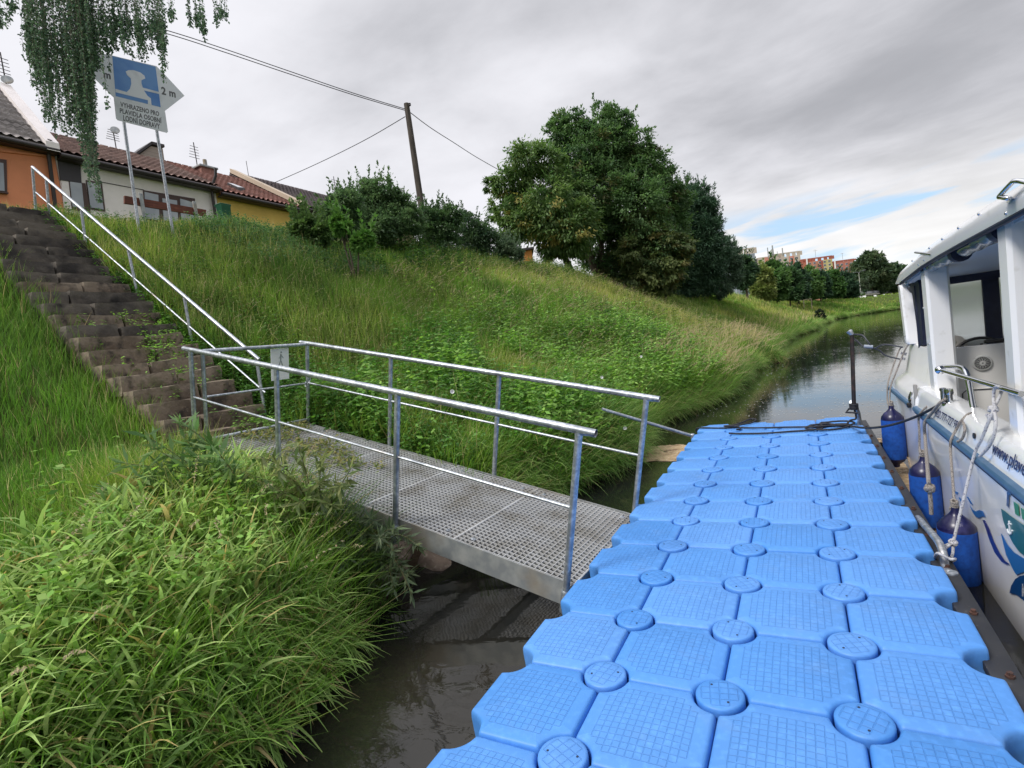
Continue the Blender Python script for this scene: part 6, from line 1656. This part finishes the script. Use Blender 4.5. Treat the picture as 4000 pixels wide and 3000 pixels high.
def house(name, label, y0, y1, eave, ridge, mwall, mroof, back=8., zb=4.6, over=.35):
    """eave: z at the facade; ridge: (x, z)"""
    h = empty(name, (XF - back / 2, (y0 + y1) / 2, zb), label, 'house')
    mb = MB(); xr, zr = ridge; xb = 2 * xr - XF
    prof = [(XF, zb), (XF, eave), (xr, zr - .12), (xb, eave), (xb, zb)]
    mb.loft([[(x, y0 + .004, z) for x, z in prof], [(x, y1 - .004, z) for x, z in prof]]); mb.build('wall', mwall, h, None)
    sl = (zr - eave) / (xr - XF)
    e0 = (XF + over, eave + sl * over * 1.0)
    mb = MB(); t = .09
    mb.prism([(e0[0], y0, e0[1] + t), (e0[0], y1, e0[1] + t), (xr, y1, zr + t), (xr, y0, zr + t)], (0, 0, -.10))
    mb.prism([(2 * xr - e0[0], y0, e0[1] + t), (2 * xr - e0[0], y1, e0[1] + t), (xr - .003, y1, zr + t), (xr - .003, y0, zr + t)], (0, 0, -.10))
    r = mb.build('roof', mroof, h, None)
    # the front slope is laid with real pantiles, course over course
    nc = max(4, int(math.hypot(e0[0] - xr, zr - e0[1]) / .34)); ny_ = int((y1 - y0) / .055)
    yy = np.linspace(y0 + .01, y1 - .01, ny_); wv = .034 * np.sin(yy * 2 * PI / .24)
    Vt = []
    for i in range(nc):
        for tt, up in ((i / nc, .085), ((i + 1) / nc, .012)):
            x_ = e0[0] + (xr - e0[0]) * tt + .0; z_ = e0[1] + t + (zr - e0[1]) * tt + up
            if tt == i / nc: x_ += .03; z_ += sl * .03 * 1.0 * (1 if sl < 0 else -1) * 0
            Vt.append(np.stack([np.full(ny_, x_), yy, z_ + wv], 1))
    Vt = np.concatenate(Vt); nr_ = 2 * nc
    I_ = (np.arange(nr_ - 1)[:, None] * ny_ + np.arange(ny_ - 1)[None]).ravel()
    link('roof_tiles', npmesh('roof_tiles', Vt, np.stack([I_, I_ + 1, I_ + ny_ + 1, I_ + ny_], 1)), mroof, r)
    # ridge caps
    mb = MB(); k = int((y1 - y0) / .33)
    for i in range(k): mb.bbox((xr, y0 + (i + .5) * (y1 - y0) / k, zr + t + .02), (.22, .30, .09), .03)
    mb.build('ridge_tiles', mroof, r, 40)
    mb = MB(); mb.tube([(e0[0] + .04, y0, e0[1] + .0), (e0[0] + .04, y1, e0[1] + .0)], .075, 8); mb.build('gutter', m_gutter, h, 50)
    mb = MB(); mb.box((XF + over / 2 + .02, (y0 + y1) / 2, e0[1] - .06), (over - .05, y1 - y0 - .02, .05)); mb.build('soffit', m_gutter, h, None)
    return h, r, e0
def antenna(p, h, parent, n=5, dish=None):
    p = np.array(p); mb = MB(); mb.tube([p, p + [0, 0, h]], .022, 6)
    for i in range(n):
        z = h * (.45 + .5 * i / n); mb.tube([p + [0, -.32 + .03 * i, z], p + [0, .18, z]], .012, 5)
    o = mb.build('antenna', m_gutter, parent, 50)
    if dish is not None:
        mb = MB(); mb.lathe([(.17, .04), (.12, .015), (.02, .0), (.11, .025), (.16, .05)], p + [.15, 0, h * dish], 16, (1, -.5, .3)); mb.build('satellite_dish', m_galv2, o, 50)
def ridge_from(px, x): p = on(px[0], px[1], 0, x); return p[2]
# orange house
yR = fx((111, 300))[1]; ev = fx((100, 303))[2] - .05
vt = on(26, 204, 1, yR)
print('orange ridge', vt, 'eave', ev, 'yR', yR)
h, r, e0 = house('orange_house', 'orange rendered house with a grey tiled roof at the left edge of the view', -3.5, yR, ev, (vt[0], vt[2]), m_orange, m_tgrey)
mb = MB(); sl = (vt[2] - ev) / (vt[0] - XF)
a = np.array([XF + .45, yR, ev + sl * .45 + .05]); b = np.array([vt[0], yR, vt[2] + .05])
mb.prism([a, b, b + [0, 0, .28], a + [0, 0, .28]], (0, -.35, 0)); mb.build('verge', m_wplas, r, None)
quadpart('window', [(-180, 925), (78, 960), (85, 1340), (-180, 1310)], m_brown, h, .03, .08, K_)
quadpart('window_pane', [(-170, 965), (40, 998), (55, 1322), (-170, 1296)], m_glass, h.children[-1], .05, .04, K_)
quadpart('window_sill', [(-190, 1305), (100, 1338), (100, 1352), (-190, 1320)], m_brown, h, .10, .14, K_)
quadpart('moulding', [(-200, 820), (545, 905), (548, 925), (-200, 842)], m_orange, h, .05, .06, K_)
mb = MB(); p = fx(K_(560, 880), .14); q = fx(K_(618, 1480), .14); mb.tube([p + [.25, 0, .35], p, q + [0, 0, -1]], .06, 8); mb.build('downpipe', m_gutter, h, 50)
pa = on(98 * .33755 / S_, (300 + 230 * .33755) / S_, 0, vt[0]); antenna(pa, 1.5, r, 6, .33)
# white house
yW = fx((463, 400))[1]; ev = fx((290, 366))[2]
zr = ridge_from((210, 319.5), -23.6)
h, r, e0 = house('white_house', 'white rendered house with an old red roof and a row of brown windows', yR + .01, yW, ev, (-23.6, zr), m_wplas, m_tred, back=7)
print('white', yW, ev, zr)
m_door = M('dark_panel', lin(62, 58, 62), .6)
quadpart('door', [(665, 895), (925, 930), (945, 1228), (700, 1195)], m_door, h, .06, .08, K_)
quadpart('door_panel', [(706, 1195), (795, 1207), (835, 1535), (742, 1520)], m_wplas, h, .04, .06, K_)
quadpart('window', [(795, 1205), (990, 1232), (1050, 1570), (832, 1535)], m_brown, h, .05, .06, K_); w = h.children[-1]
quadpart('window_pane', [(810, 1213), (945, 1232), (975, 1520), (840, 1500)], m_glass, w, .07, .03, K_)
quadpart('window', [(995, 1195), (1180, 1220), (1222, 1560), (1040, 1530)], m_brown, h, .03, .05, K_); w = h.children[-1]
quadpart('window_pane', [(1010, 1215), (1160, 1240), (1200, 1535), (1050, 1512)], m_glass, w, .06, .03, K_)
quadpart('moulding', [(1130, 1205), (1665, 1305), (1665, 1312), (1130, 1213)], m_gutter, h, .02, .03, K_)
quadpart('window', [(1378, 350), (1872, 432), (1890, 700), (1395, 640)], m_brown, h, .04, .05, Z_); w = h.children[-1]
for q in ([(1388, 366), (1520, 396), (1532, 640), (1400, 620)], [(1560, 428), (1700, 450), (1712, 665), (1572, 640)], [(1730, 432), (1858, 468), (1872, 690), (1742, 672)]):
    quadpart('window_pane', q, m_glass, w, .07, .03, Z_)
mb = MB(); p = fx(Z_(2030, 330), .14); q = fx(Z_(2062, 600), .14); mb.tube([p + [.3, .12, .75], p + [.25, .1, .45], p, q + [0, 0, -1.2]], .06, 8); mb.build('downpipe', m_gutter, h, 50)
m_brick = M('pale_brick', lin(170, 158, 148), .9)
nt = m_brick.node_tree; N = nt.nodes; L = nt.links; bk = N.new('ShaderNodeTexBrick'); tc = N.new('ShaderNodeTexCoord'); mp = N.new('ShaderNodeMapping'); mp.inputs['Rotation'].default_value = (PI / 2, 0, PI / 2)
L.new(tc.outputs['Object'], mp.inputs[0]); L.new(mp.outputs[0], bk.inputs[0]); bk.inputs['Scale'].default_value = 3.2; bk.inputs['Color1'].default_value = (*lin(176, 164, 152), 1); bk.inputs['Color2'].default_value = (*lin(156, 146, 138), 1); bk.inputs['Mortar'].default_value = (*lin(120, 112, 106), 1)
L.new(bk.outputs[0], N['Principled BSDF'].inputs['Base Color'])
xr_ = -23.4
cpt = lambda u, v: on(u * .3, v * .3, 0, xr_)
mb = MB(); P = [cpt(*q) for q in ((985, 1125), (1088, 1052), (1172, 1072), (1188, 1180))]; P = P + [P[3] - [0, 0, 1.0], P[0] - [0, 0, .8]]
mb.prism(P, (-1.1, 0, 0)); ch = mb.build('chimney', m_brick, r, None)
mb = MB()
for a, b in (((978, 1120), (1088, 1042)), ((1086, 1042), (1178, 1064))):
    A, B = cpt(*a), cpt(*b); mb.prism([A + [.1, 0, 0], B + [.1, 0, 0], B + [.1, 0, .12], A + [.1, 0, .12]], (-1.3, 0, 0))
mb.build('chimney_cap', m_gutter, ch, None)
antenna(on(252, 326, 0, -23.6), 1.0, r, 5, .8)
antenna(on(428, 369, 0, -23.6), 1.35, r, 5)
# yellow house
yY = on(640, 445, 0, XF)[1]; ev = fx(C4(200, 517))[2]
zr = ridge_from((520, 393), -23.8)
h, r, e0 = house('yellow_house', 'yellow house with a red tiled roof and one skylight', yW + .01, yY, ev, (-23.8, zr), m_yplas, m_tred2, back=7)
print('yellow', yY, ev, zr)
mb = MB(); p = on(443, 378, 0, -23.3); mb.bbox(p + [0, 0, -.2], (.7, .75, .9), .02); ch = mb.build('chimney', m_tred2, r, 40)
mb = MB(); mb.bbox(p + [0, 0, .28], (.85, .9, .10), .02); mb.tube([p + [0, .1, .3], p + [0, .1, .75]], .09, 8); mb.build('chimney_cap', m_galv2, ch, 40)
sl = (zr - ev) / (-23.8 - XF)
def roofpt(px, py):        # ray / front roof plane
    d = ray(px, py); n_ = np.array([-sl, 0, 1.]); c0 = np.array([XF, 0, ev + .13]); t_ = ((c0 - CW) @ n_) / (d @ n_); return CW + d * t_
mb = MB(); mb.prism([roofpt(*C4(*q)) for q in ((-20, 418), (25, 425), (108, 458), (62, 455))], (0, 0, .16)); sk = mb.build('skylight', m_gutter, r, None)
mb = MB(); mb.prism([roofpt(*C4(*q)) + [0, 0, .162] for q in ((-12, 421), (24, 428), (98, 455), (60, 452))], (0, 0, .012)); mb.build('skylight_pane', m_glass, sk, None)
mb = MB(); p = on(539, 393, 0, -23.8); mb.tube([p, p + [0, 0, 1.1]], .015, 5); mb.build('antenna', m_gutter, r, 50)
# beige house with the dark roof
yB = yY + 9
vt = on(554, 391, 1, yY + .02); 
zr2 = ridge_from((600, 402), -24.6); ev2 = fx((675, 452))[2]
h, r, e0 = house('beige_house', 'house with a dark tiled roof and pale verge behind the shrubs', yY + .02, yB, ev2, (-24.6, zr2), m_bplas, m_tdark, back=7)
sl2 = (zr2 - ev2) / (-24.6 - XF)
mb = MB(); a = np.array([XF + .45, yY + .02, ev2 + sl2 * .45 + .02]); b = np.array([-24.6, yY + .02, zr2 + .02]); mb.prism([a, b, b + [0, 0, .3], a + [0, 0, .3]], (0, .35, 0)); mb.build('verge', m_bplas, r, None)
antenna(on(727, 425, 0, -24.4), 1.3, r, 4, .35)
# hut at the end of the hedge
p0, p1 = at(1133, 575, 27.5), at(1152, 576, 27.5); tp = at(1136, 541, 27.5)
hut = empty('orange_hut', (p0 + p1) / 2, 'small orange rendered hut between the hedge and the big trees', 'hut')
w = np.linalg.norm((p1 - p0)[:2]); d = (p1 - p0) / np.linalg.norm(p1 - p0); c = (p0 + p1) / 2
ang = math.atan2(d[1], d[0]); R3 = Matrix.Rotation(ang, 3, 'Z'); H_ = tp[2] - p0[2] + .8
mb = MB(); mb.box((c[0] - .3, c[1] + .6, tp[2] - H_ / 2 - .4), (w, 1.6, H_ + .8), R3); mb.build('wall', plaster('hut_plaster', lin(192, 128, 66)), hut, None)
mb = MB(); mb.bbox((c[0] - .3, c[1] + .6, tp[2] + .02), (w + .25, 1.9, .12), .02, R3); mb.build('roof', m_gutter, hut, None)
# wheeled bin
p = on(484, 458, 0, -18.6); zg = float(ground(p[0], p[1])); tz = on(484, 443, 0, -18.6)[2]
bn = empty('waste_bin', (p[0], p[1], zg), 'green wheeled waste bin in front of the yellow house', 'bin')
m_bin = M('green_plastic', lin(30, 92, 66), .5)
mb = MB(); mb.loft([[(p[0] + sx * a * .62, p[1] + sy * b * .62, z) for sx, sy in ((-1, -1), (1, -1), (1, 1), (-1, 1))] for z, a, b in ((zg, .2, .22), (tz - .1, .28, .31), (tz - .06, .31, .34), (tz - .04, .31, .34))]); mb.build('body', m_bin, bn, 30)
mb = MB(); mb.bbox((p[0] - .02, p[1], tz - .01), (.42, .46, .05), .02); mb.tube([(p[0] - .24, p[1] - .2, tz - .02), (p[0] - .24, p[1] + .2, tz - .02)], .025, 8); mb.build('lid', m_bin, bn, 40)

# wooden pole and overhead cables
XP = -12.2
pt, pb = on(878, 224, 0, XP), on(908, 430, 0, XP)
zg = float(ground(pb[0], pb[1])); base = pt + (pb - pt) * ((pt[2] - zg + .3) / (pt[2] - pb[2]))
po = empty('utility_pole', (base[0], base[1], zg), 'weathered wooden utility pole rising behind the shrubs', 'pole')
m_wood = M('weathered_pole_wood', lin(92, 84, 76), .9, noise=[((12, 12, 1.2), 5, lin(60, 54, 50), .42, .62)], bump=[((30, 30, 3), .6, .01)])
mb = MB(); mb.tube([base, pb, pt], [.15, .13, .11], 12); mb.build('pole', m_wood, po, 60)
mb = MB(); mb.tube([pt + [.12, 0, -.15], pt + [.2, -.05, -.15]], .02, 6); mb.tube([pt + [-.1, .05, -.3], pt + [-.1, .12, -.32]], .02, 6); mb.lathe([(.03, -.05), (.05, -.02), (.03, .02), (.045, .05), (.01, .07)], pt + [.2, -.05, -.12], 10); mb.build('insulator', m_gutter, po, 50)
Dp = pj(pt)[2]
m_wire = M('overhead_wire', (.03, .03, .035), .5)
def wire(lst, r, lab, extra=None):
    mb = MB(); mb.tube(smoothpts([at(*q) for q in lst], 8), r, 5)
    if extra: mb.tube(smoothpts([at(*q) for q in extra], 8), r, 5)
    tag(recenter(mb.build('overhead_cable', m_wire, None, 60)), lab, 'cable', 'cables on the wooden pole')
wire([(877, 236, Dp), (760, 200, Dp - .6), (620, 152, Dp - 1.3), (480, 104, Dp - 2), (355, 64, Dp - 2.6), (100, -8, Dp - 3.8), (-250, -90, Dp - 5)], .016, 'twin overhead cable from the pole to the birch at upper left', [(877, 239, Dp), (760, 204, Dp - .6), (620, 158, Dp - 1.3), (480, 111, Dp - 2), (355, 71, Dp - 2.6), (100, 0, Dp - 3.8), (-250, -80, Dp - 5)])
wire([(875, 252, Dp), (800, 296, Dp + 1.8), (730, 332, Dp + 3.6), (660, 365, Dp + 5.4), (585, 398, Dp + 7.2)], .016, 'overhead cable dropping from the pole to the dark tiled house')
wire([(886, 243, Dp), (930, 276, Dp + 2.5), (980, 308, Dp + 5), (1030, 340, Dp + 7.5), (1090, 374, Dp + 10.5)], .018, 'overhead cable dropping from the pole into the yellowish green tree')

# ------------------------------------------------------------------ far apartment blocks
A_ = lambda u, v: ((2800 + u * .3436) / S_, (900 + v * .3436) / S_)
wbm = MB(); DA = 400.
pxm = DA / 1124.3
m_winf = M('white_frame', (.72, .72, .72), .5); m_wing = M('dark_window', lin(74, 84, 100), .15)
def wmesh():
    mb = MB(); w, h = 1.75, 1.5
    mb.box((0, -.05, 0), (w, .16, h)); me = mb.mesh('window'); me.materials.append(m_winf)
    mb2 = MB()
    for sx in (-1, 1): mb2.box((sx * w * .24, -.15, 0.02), (w * .40, .05, h * .84))
    me2 = mb2.mesh('window_pane'); me2.materials.append(m_wing); return me, me2
wme, pme = wmesh()
def apartment(name, label, tl, tr, body_drop, cols, wins, vis_rows, parapet=None, extra=None):
    a, b = at(*A_(*tl), DA), on(*A_(*tr), 1, 0) * 0
    a = at(*A_(*tl), DA); d = ray(*A_(*tr)); t_ = (a[2] - CW[2]) / d[2]; b = CW + d * t_
    # keep it frontal: same distance, take the mean height
    b = at(*A_(*tr), DA); zt = (a[2] + b[2]) / 2
    ex = np.array([b[0] - a[0], b[1] - a[1], 0]); w = np.linalg.norm(ex); ex /= w; ey = np.array([-ex[1], ex[0], 0])
    ang = math.atan2(ex[1], ex[0]); R3 = Matrix.Rotation(ang, 3, 'Z'); mid = (a + b) / 2
    zb = 4.; zbody = zt - body_drop * .3436 / S_ * pxm
    ap = empty(name, (mid[0], mid[1], zb), label, 'apartment block')
    for (f0, f1, mt) in cols:
        mb = MB(); c = a + ex * w * (f0 + f1) / 2 + ey * 6; mb.box((c[0], c[1], (zb + zbody) / 2), (w * (f1 - f0) - .02, 12, zbody - zb), R3); mb.build('wall', mt, ap, None)
    if parapet is not None:
        mb = MB()
        c = a + ex * w / 2 + ey * .4; mb.box((c[0], c[1], zt - .5), (w, .6, 1.0), R3)
        for f in np.linspace(.01, .99, 6):
            c = a + ex * w * f + ey * .4; mb.box((c[0], c[1], (zt + zbody) / 2 - .1), (2.6 if f < .9 else 4.0, .45, zt - zbody - .2), R3)
        mb.build('roof_frame', parapet, ap, None)
        mb = MB(); c = a + ex * w * .28 + ey * 5; mb.box((c[0], c[1], (zt + zbody) / 2), (w * .42, 6, (zt - zbody) * .9), R3); mb.build('plant_room', cols[0][2], ap, None)
    first = True
    fl = 38.5 * .3436 / S_ * pxm
    for u, v in wins:
        p = at(*A_(u, v), DA)
        # onto the facade plane
        s = (p - a) @ ex
        for r in range(vis_rows):
            q = a + ex * s; q[2] = p[2] - r * fl
            o = bpy.data.objects.new('window', wme); COL.objects.link(o); o.parent = ap; o.location = Vector(q.tolist()) - ap.location; o.rotation_euler = (0, 0, ang)
            g2 = bpy.data.objects.new('window_pane', pme); COL.objects.link(g2); g2.parent = o
    return ap, a, b, ex, ey, zt, zbody, R3
ac = lambda n, c: M(n, lin(*c), .9, noise=[(.06, 4, tuple(q * .85 for q in lin(*c)), .45, .7)])
m_agrey, m_acream, m_apink, m_ared, m_ayel, m_abrick, m_asal = ac('grey_panel', (150, 158, 170)), ac('cream_panel', (206, 192, 178)), ac('pink_panel', (214, 146, 128)), ac('red_panel', (190, 116, 96)), ac('yellow_panel', (214, 200, 142)), ac('rust_panel', (180, 106, 90)), ac('salmon_panel', (200, 140, 118))
ap, a, b, ex, ey, zt, zbd, R3 = apartment('apartment_block', 'grey blue apartment block with an open roof frame, farthest left', (180, 222), (424, 192), 68, [(0, 1, m_agrey)], [(360, 275), (300, 285)], 3, m_acream)
ap, a, b, ex, ey, zt, zbd, R3 = apartment('apartment_block', 'cream and pink apartment block with masts on its roof', (615, 262), (944, 242), 48, [(0, .6, m_acream), (.6, .79, m_apink), (.79, 1, m_acream)], [(660, 345), (721, 336), (785, 327), (848, 320), (908, 311)], 5, m_acream)
mb = MB()
for u, v0, v1, r in ((585, 195, 290, .35), (638, 170, 255, .5), (634, 215, 260, .9), (748, 200, 250, .4), (688, 238, 262, .2)):
    p = at(*A_(u, v1), DA); q = at(*A_(u, v0), DA); mb.tube([p - [0, 0, 2], [p[0], p[1], q[2]]], r, 6)
mb.build('antenna_mast', m_galv2, ap, None)
mb = MB(); p = at(*A_(612, 275), DA); mb.box((p[0], p[1], p[2] - 12), (1.0, 1.0, 27)); mb.build('drain_shaft', m_winf, ap, None)
ap, *_ = apartment('apartment_block', 'orange and white low wing beside the cream apartment block', (468, 318), (612, 285), 8, [(0, .5, m_acream), (.5, 1, m_apink)], [], 0, m_acream)
ap, a, b, ex, ey, zt, zbd, R3 = apartment('apartment_block', 'red apartment block with a yellow corner bay', (958, 318), (1309, 294), 40, [(0, .2, m_ared), (.2, .58, m_asal), (.58, .70, m_abrick), (.70, 1, m_ayel)], [(1060, 378), (1112, 370), (1172, 362), (1226, 356), (1280, 348)], 4, m_abrick)
mb = MB(); p = at(*A_(1022, 330), DA); mb.box((p[0], p[1], p[2] - 12), (1.0, 1.0, 25)); mb.build('drain_shaft', m_winf, ap, None)
mb = MB(); p = at(*A_(1125, 305), DA); mb.tube([p, p + [0, 0, 6]], .12, 5); mb.tube([p + [-1.5, 0, 5], p + [1.5, 0, 5]], .1, 5); mb.build('antenna_mast', m_galv2, ap, None)
ap, *_ = apartment('apartment_block', 'salmon red apartment block partly hidden by the great dark tree', (1326, 342), (1560, 326), 20, [(0, .1, m_abrick), (.1, 1, ac('salmon_red_panel', (196, 126, 112)))], [(1376, 394), (1422, 388), (1476, 380), (1530, 374)], 4, m_abrick)
mb = MB(); p = at(*A_(1340, 350), DA); mb.box((p[0], p[1], p[2] - 12), (1.0, 1.0, 25)); mb.build('drain_shaft', m_winf, ap, None)
mb = MB(); p = at(*A_(1432, 330), DA); mb.tube([p, p + [0, 0, 5]], .12, 5); mb.tube([p + [-1.2, 0, 4.5], p + [1.2, 0, 4.5]], .1, 5); mb.build('antenna_mast', m_galv2, ap, None)

# ------------------------------------------------------------------ footbridge, lamp, walker
B_ = lambda u, v: (1742 + u * .1, 525.3 + v * .1)
DB = 235.
a = at(*B_(1130, 1110), DB); z0 = a[2]; b = on(*B_(1985, 1052), 2, z0)
if not (0 < np.linalg.norm(b - CW) < 900): b = at(*B_(1985, 1052), DB); b[2] = z0
ex = (b - a); ex[2] = 0; ln = np.linalg.norm(ex); ex /= ln
b = a + ex * min(ln, 60) * 2.2; a = a - ex * 10
br = empty('footbridge', (a + b) / 2 - [0, 0, 1], 'pale concrete footbridge with a grey railing at the far bend of the river', 'bridge')
R3 = Matrix.Rotation(math.atan2(ex[1], ex[0]), 3, 'Z'); L_ = np.linalg.norm(b - a)
m_conc = M('pale_concrete', lin(196, 192, 182), .9, noise=[(.5, 5, lin(160, 156, 148), .45, .7)])
mb = MB(); c = (a + b) / 2; mb.box((c[0], c[1], z0 - .3), (L_, 3, .55), R3); mb.build('deck', m_conc, br, None)
for t_ in np.linspace(.04, .96, 6): p = a + (b - a) * t_; mb = MB(); mb.box((p[0], p[1], z0 - 3.1), (.9, 2.2, 5), R3); mb.build('pier', m_conc, br, None)
m_rail = M('grey_railing', lin(120, 122, 130), .6)
for sgn_ in (-1, 1):
    ey = np.array([-ex[1], ex[0], 0]) * 1.45 * sgn_
    mb = MB(); 
    for h_ in (.15, 1.15): mb.tube([a + ey + [0, 0, h_], b + ey + [0, 0, h_]], .05, 6)
    for t_ in np.linspace(0, 1, int(L_ / .35)): p = a + (b - a) * t_ + ey; mb.box((p[0], p[1], z0 + .65), (.05, .05, 1.0))
    mb.build('railing', m_rail, br, None)
# street lamp
p0 = at(*B_(1172, 1085), DB - 3); tp = at(*B_(1135, 640), DB - 3); p0[2] = min(p0[2], z0 + .1)
lp = empty('street_lamp', p0, 'pale double armed street lamp at the end of the footbridge', 'street lamp')
H_ = tp[2] - p0[2]; t0 = p0 + [0, 0, H_]
mb = MB(); mb.tube([p0 + [0, 0, -1.5], p0 + [0, 0, 2.4], p0 + [0, 0, 2.5], t0], [.2, .19, .12, .09], 8); mb.build('post', M('pale_post', lin(176, 174, 168), .6), lp, 50)
for q, s in ((B_(1240, 588), 1), (B_(1045, 634), -1)):
    e = at(*q, DB - 3); mb = MB(); mb.tube(smoothpts([t0 - [0, 0, .2], t0 + (e - t0) * .3 + [0, 0, .25], e], 5), .07, 6); o = mb.build('arm', m_rail, lp, 50)
    mb = MB(); mb.bbox(e + (e - t0) * .12, (1.0, .35, .2), .06); mb.build('lamp_head', m_rail, o, 40)
# walker on the bridge, one continuous skinned body
p = a + (b - a) * 0; pw_ = on(*B_(1325, 1085), 2, z0 + .0)
if np.linalg.norm(pw_ - CW) > 500: pw_ = at(*B_(1325, 1085), DB)
pw_ = a + ex * float((pw_ - a) @ ex); pw_[2] = z0 - .02
wk = empty('person', pw_, 'person in a white top walking across the far footbridge', 'person')
J = [(0, 0, .92), (0, 0, 1.15), (0, 0, 1.38), (0, .02, 1.50), (0, .04, 1.62), (0, .04, 1.74), (.19, 0, 1.36), (.24, .06, 1.1), (.25, .2, .9), (-.19, 0, 1.36), (-.24, -.06, 1.1), (-.25, .05, .9), (.09, 0, .88), (.1, .16, .5), (.1, .05, .06), (.1, .18, .03), (-.09, 0, .88), (-.1, -.05, .5), (-.1, -.25, .1), (-.1, -.12, .04)]
E_ = [(0, 1), (1, 2), (2, 3), (3, 4), (4, 5), (2, 6), (6, 7), (7, 8), (2, 9), (9, 10), (10, 11), (0, 12), (12, 13), (13, 14), (14, 15), (0, 16), (16, 17), (17, 18), (18, 19)]
rad = [.15, .14, .16, .06, .09, .07, .06, .05, .035, .06, .05, .035, .09, .06, .045, .03, .09, .06, .045, .03]
me = bpy.data.meshes.new('body'); me.from_pydata([Vector(j) for j in J], E_, [])
bo = bpy.data.objects.new('body', me); COL.objects.link(bo); bo.parent = wk; bo.rotation_euler = (0, 0, math.atan2(ex[1], ex[0]) - PI / 2)
sk_ = bo.modifiers.new('skin', 'SKIN'); sv = me.skin_vertices[0].data
for i, q in enumerate(rad): sv[i].radius = (q, q * .8)
sv[0].use_root = True
sb = bo.modifiers.new('sub', 'SUBSURF'); sb.levels = 1; sb.render_levels = 1
m_shirt = M('white_clothes', (.7, .7, .7), .8)
nt = m_shirt.node_tree; N = nt.nodes; L = nt.links; tc = N.new('ShaderNodeTexCoord'); s = N.new('ShaderNodeSeparateXYZ'); L.new(tc.outputs['Object'], s.inputs[0])
cr = N.new('ShaderNodeValToRGB'); cr.color_ramp.interpolation = 'CONSTANT'; cr.color_ramp.elements[0].color = (.06, .06, .09, 1); cr.color_ramp.elements[1].position = .5; cr.color_ramp.elements[1].color = (.72, .72, .72, 1)
e_ = cr.color_ramp.elements.new(.8); e_.color = (.45, .28, .2, 1); e_ = cr.color_ramp.elements.new(.93); e_.color = (.05, .03, .02, 1)
mm = N.new('ShaderNodeMath'); mm.operation = 'DIVIDE'; L.new(s.outputs[2], mm.inputs[0]); mm.inputs[1].default_value = 1.85; L.new(mm.outputs[0], cr.inputs[0]); L.new(cr.outputs[0], N['Principled BSDF'].inputs['Base Color'])
me.materials.append(m_shirt)
# white stakes round a young tree
p = at(1743, 640, 94); z = float(ground(p[0], p[1])); sk2 = empty('tree_stakes', (p[0], p[1], z), 'pale wooden stake frame standing in front of the far tree row', 'stakes')
mb = MB()
for s in (-.6, .6): mb.tube([(p[0] + s, p[1], z - .2), (p[0] + s, p[1], z + 2.1)], .07, 6)
mb.tube([(p[0] - .6, p[1], z + 2.0), (p[0] + .6, p[1], z + 2.0)], .06, 6); mb.build('stake', M('pale_wood', lin(190, 178, 150), .8), sk2, 50)
print('objects', len(bpy.data.objects))
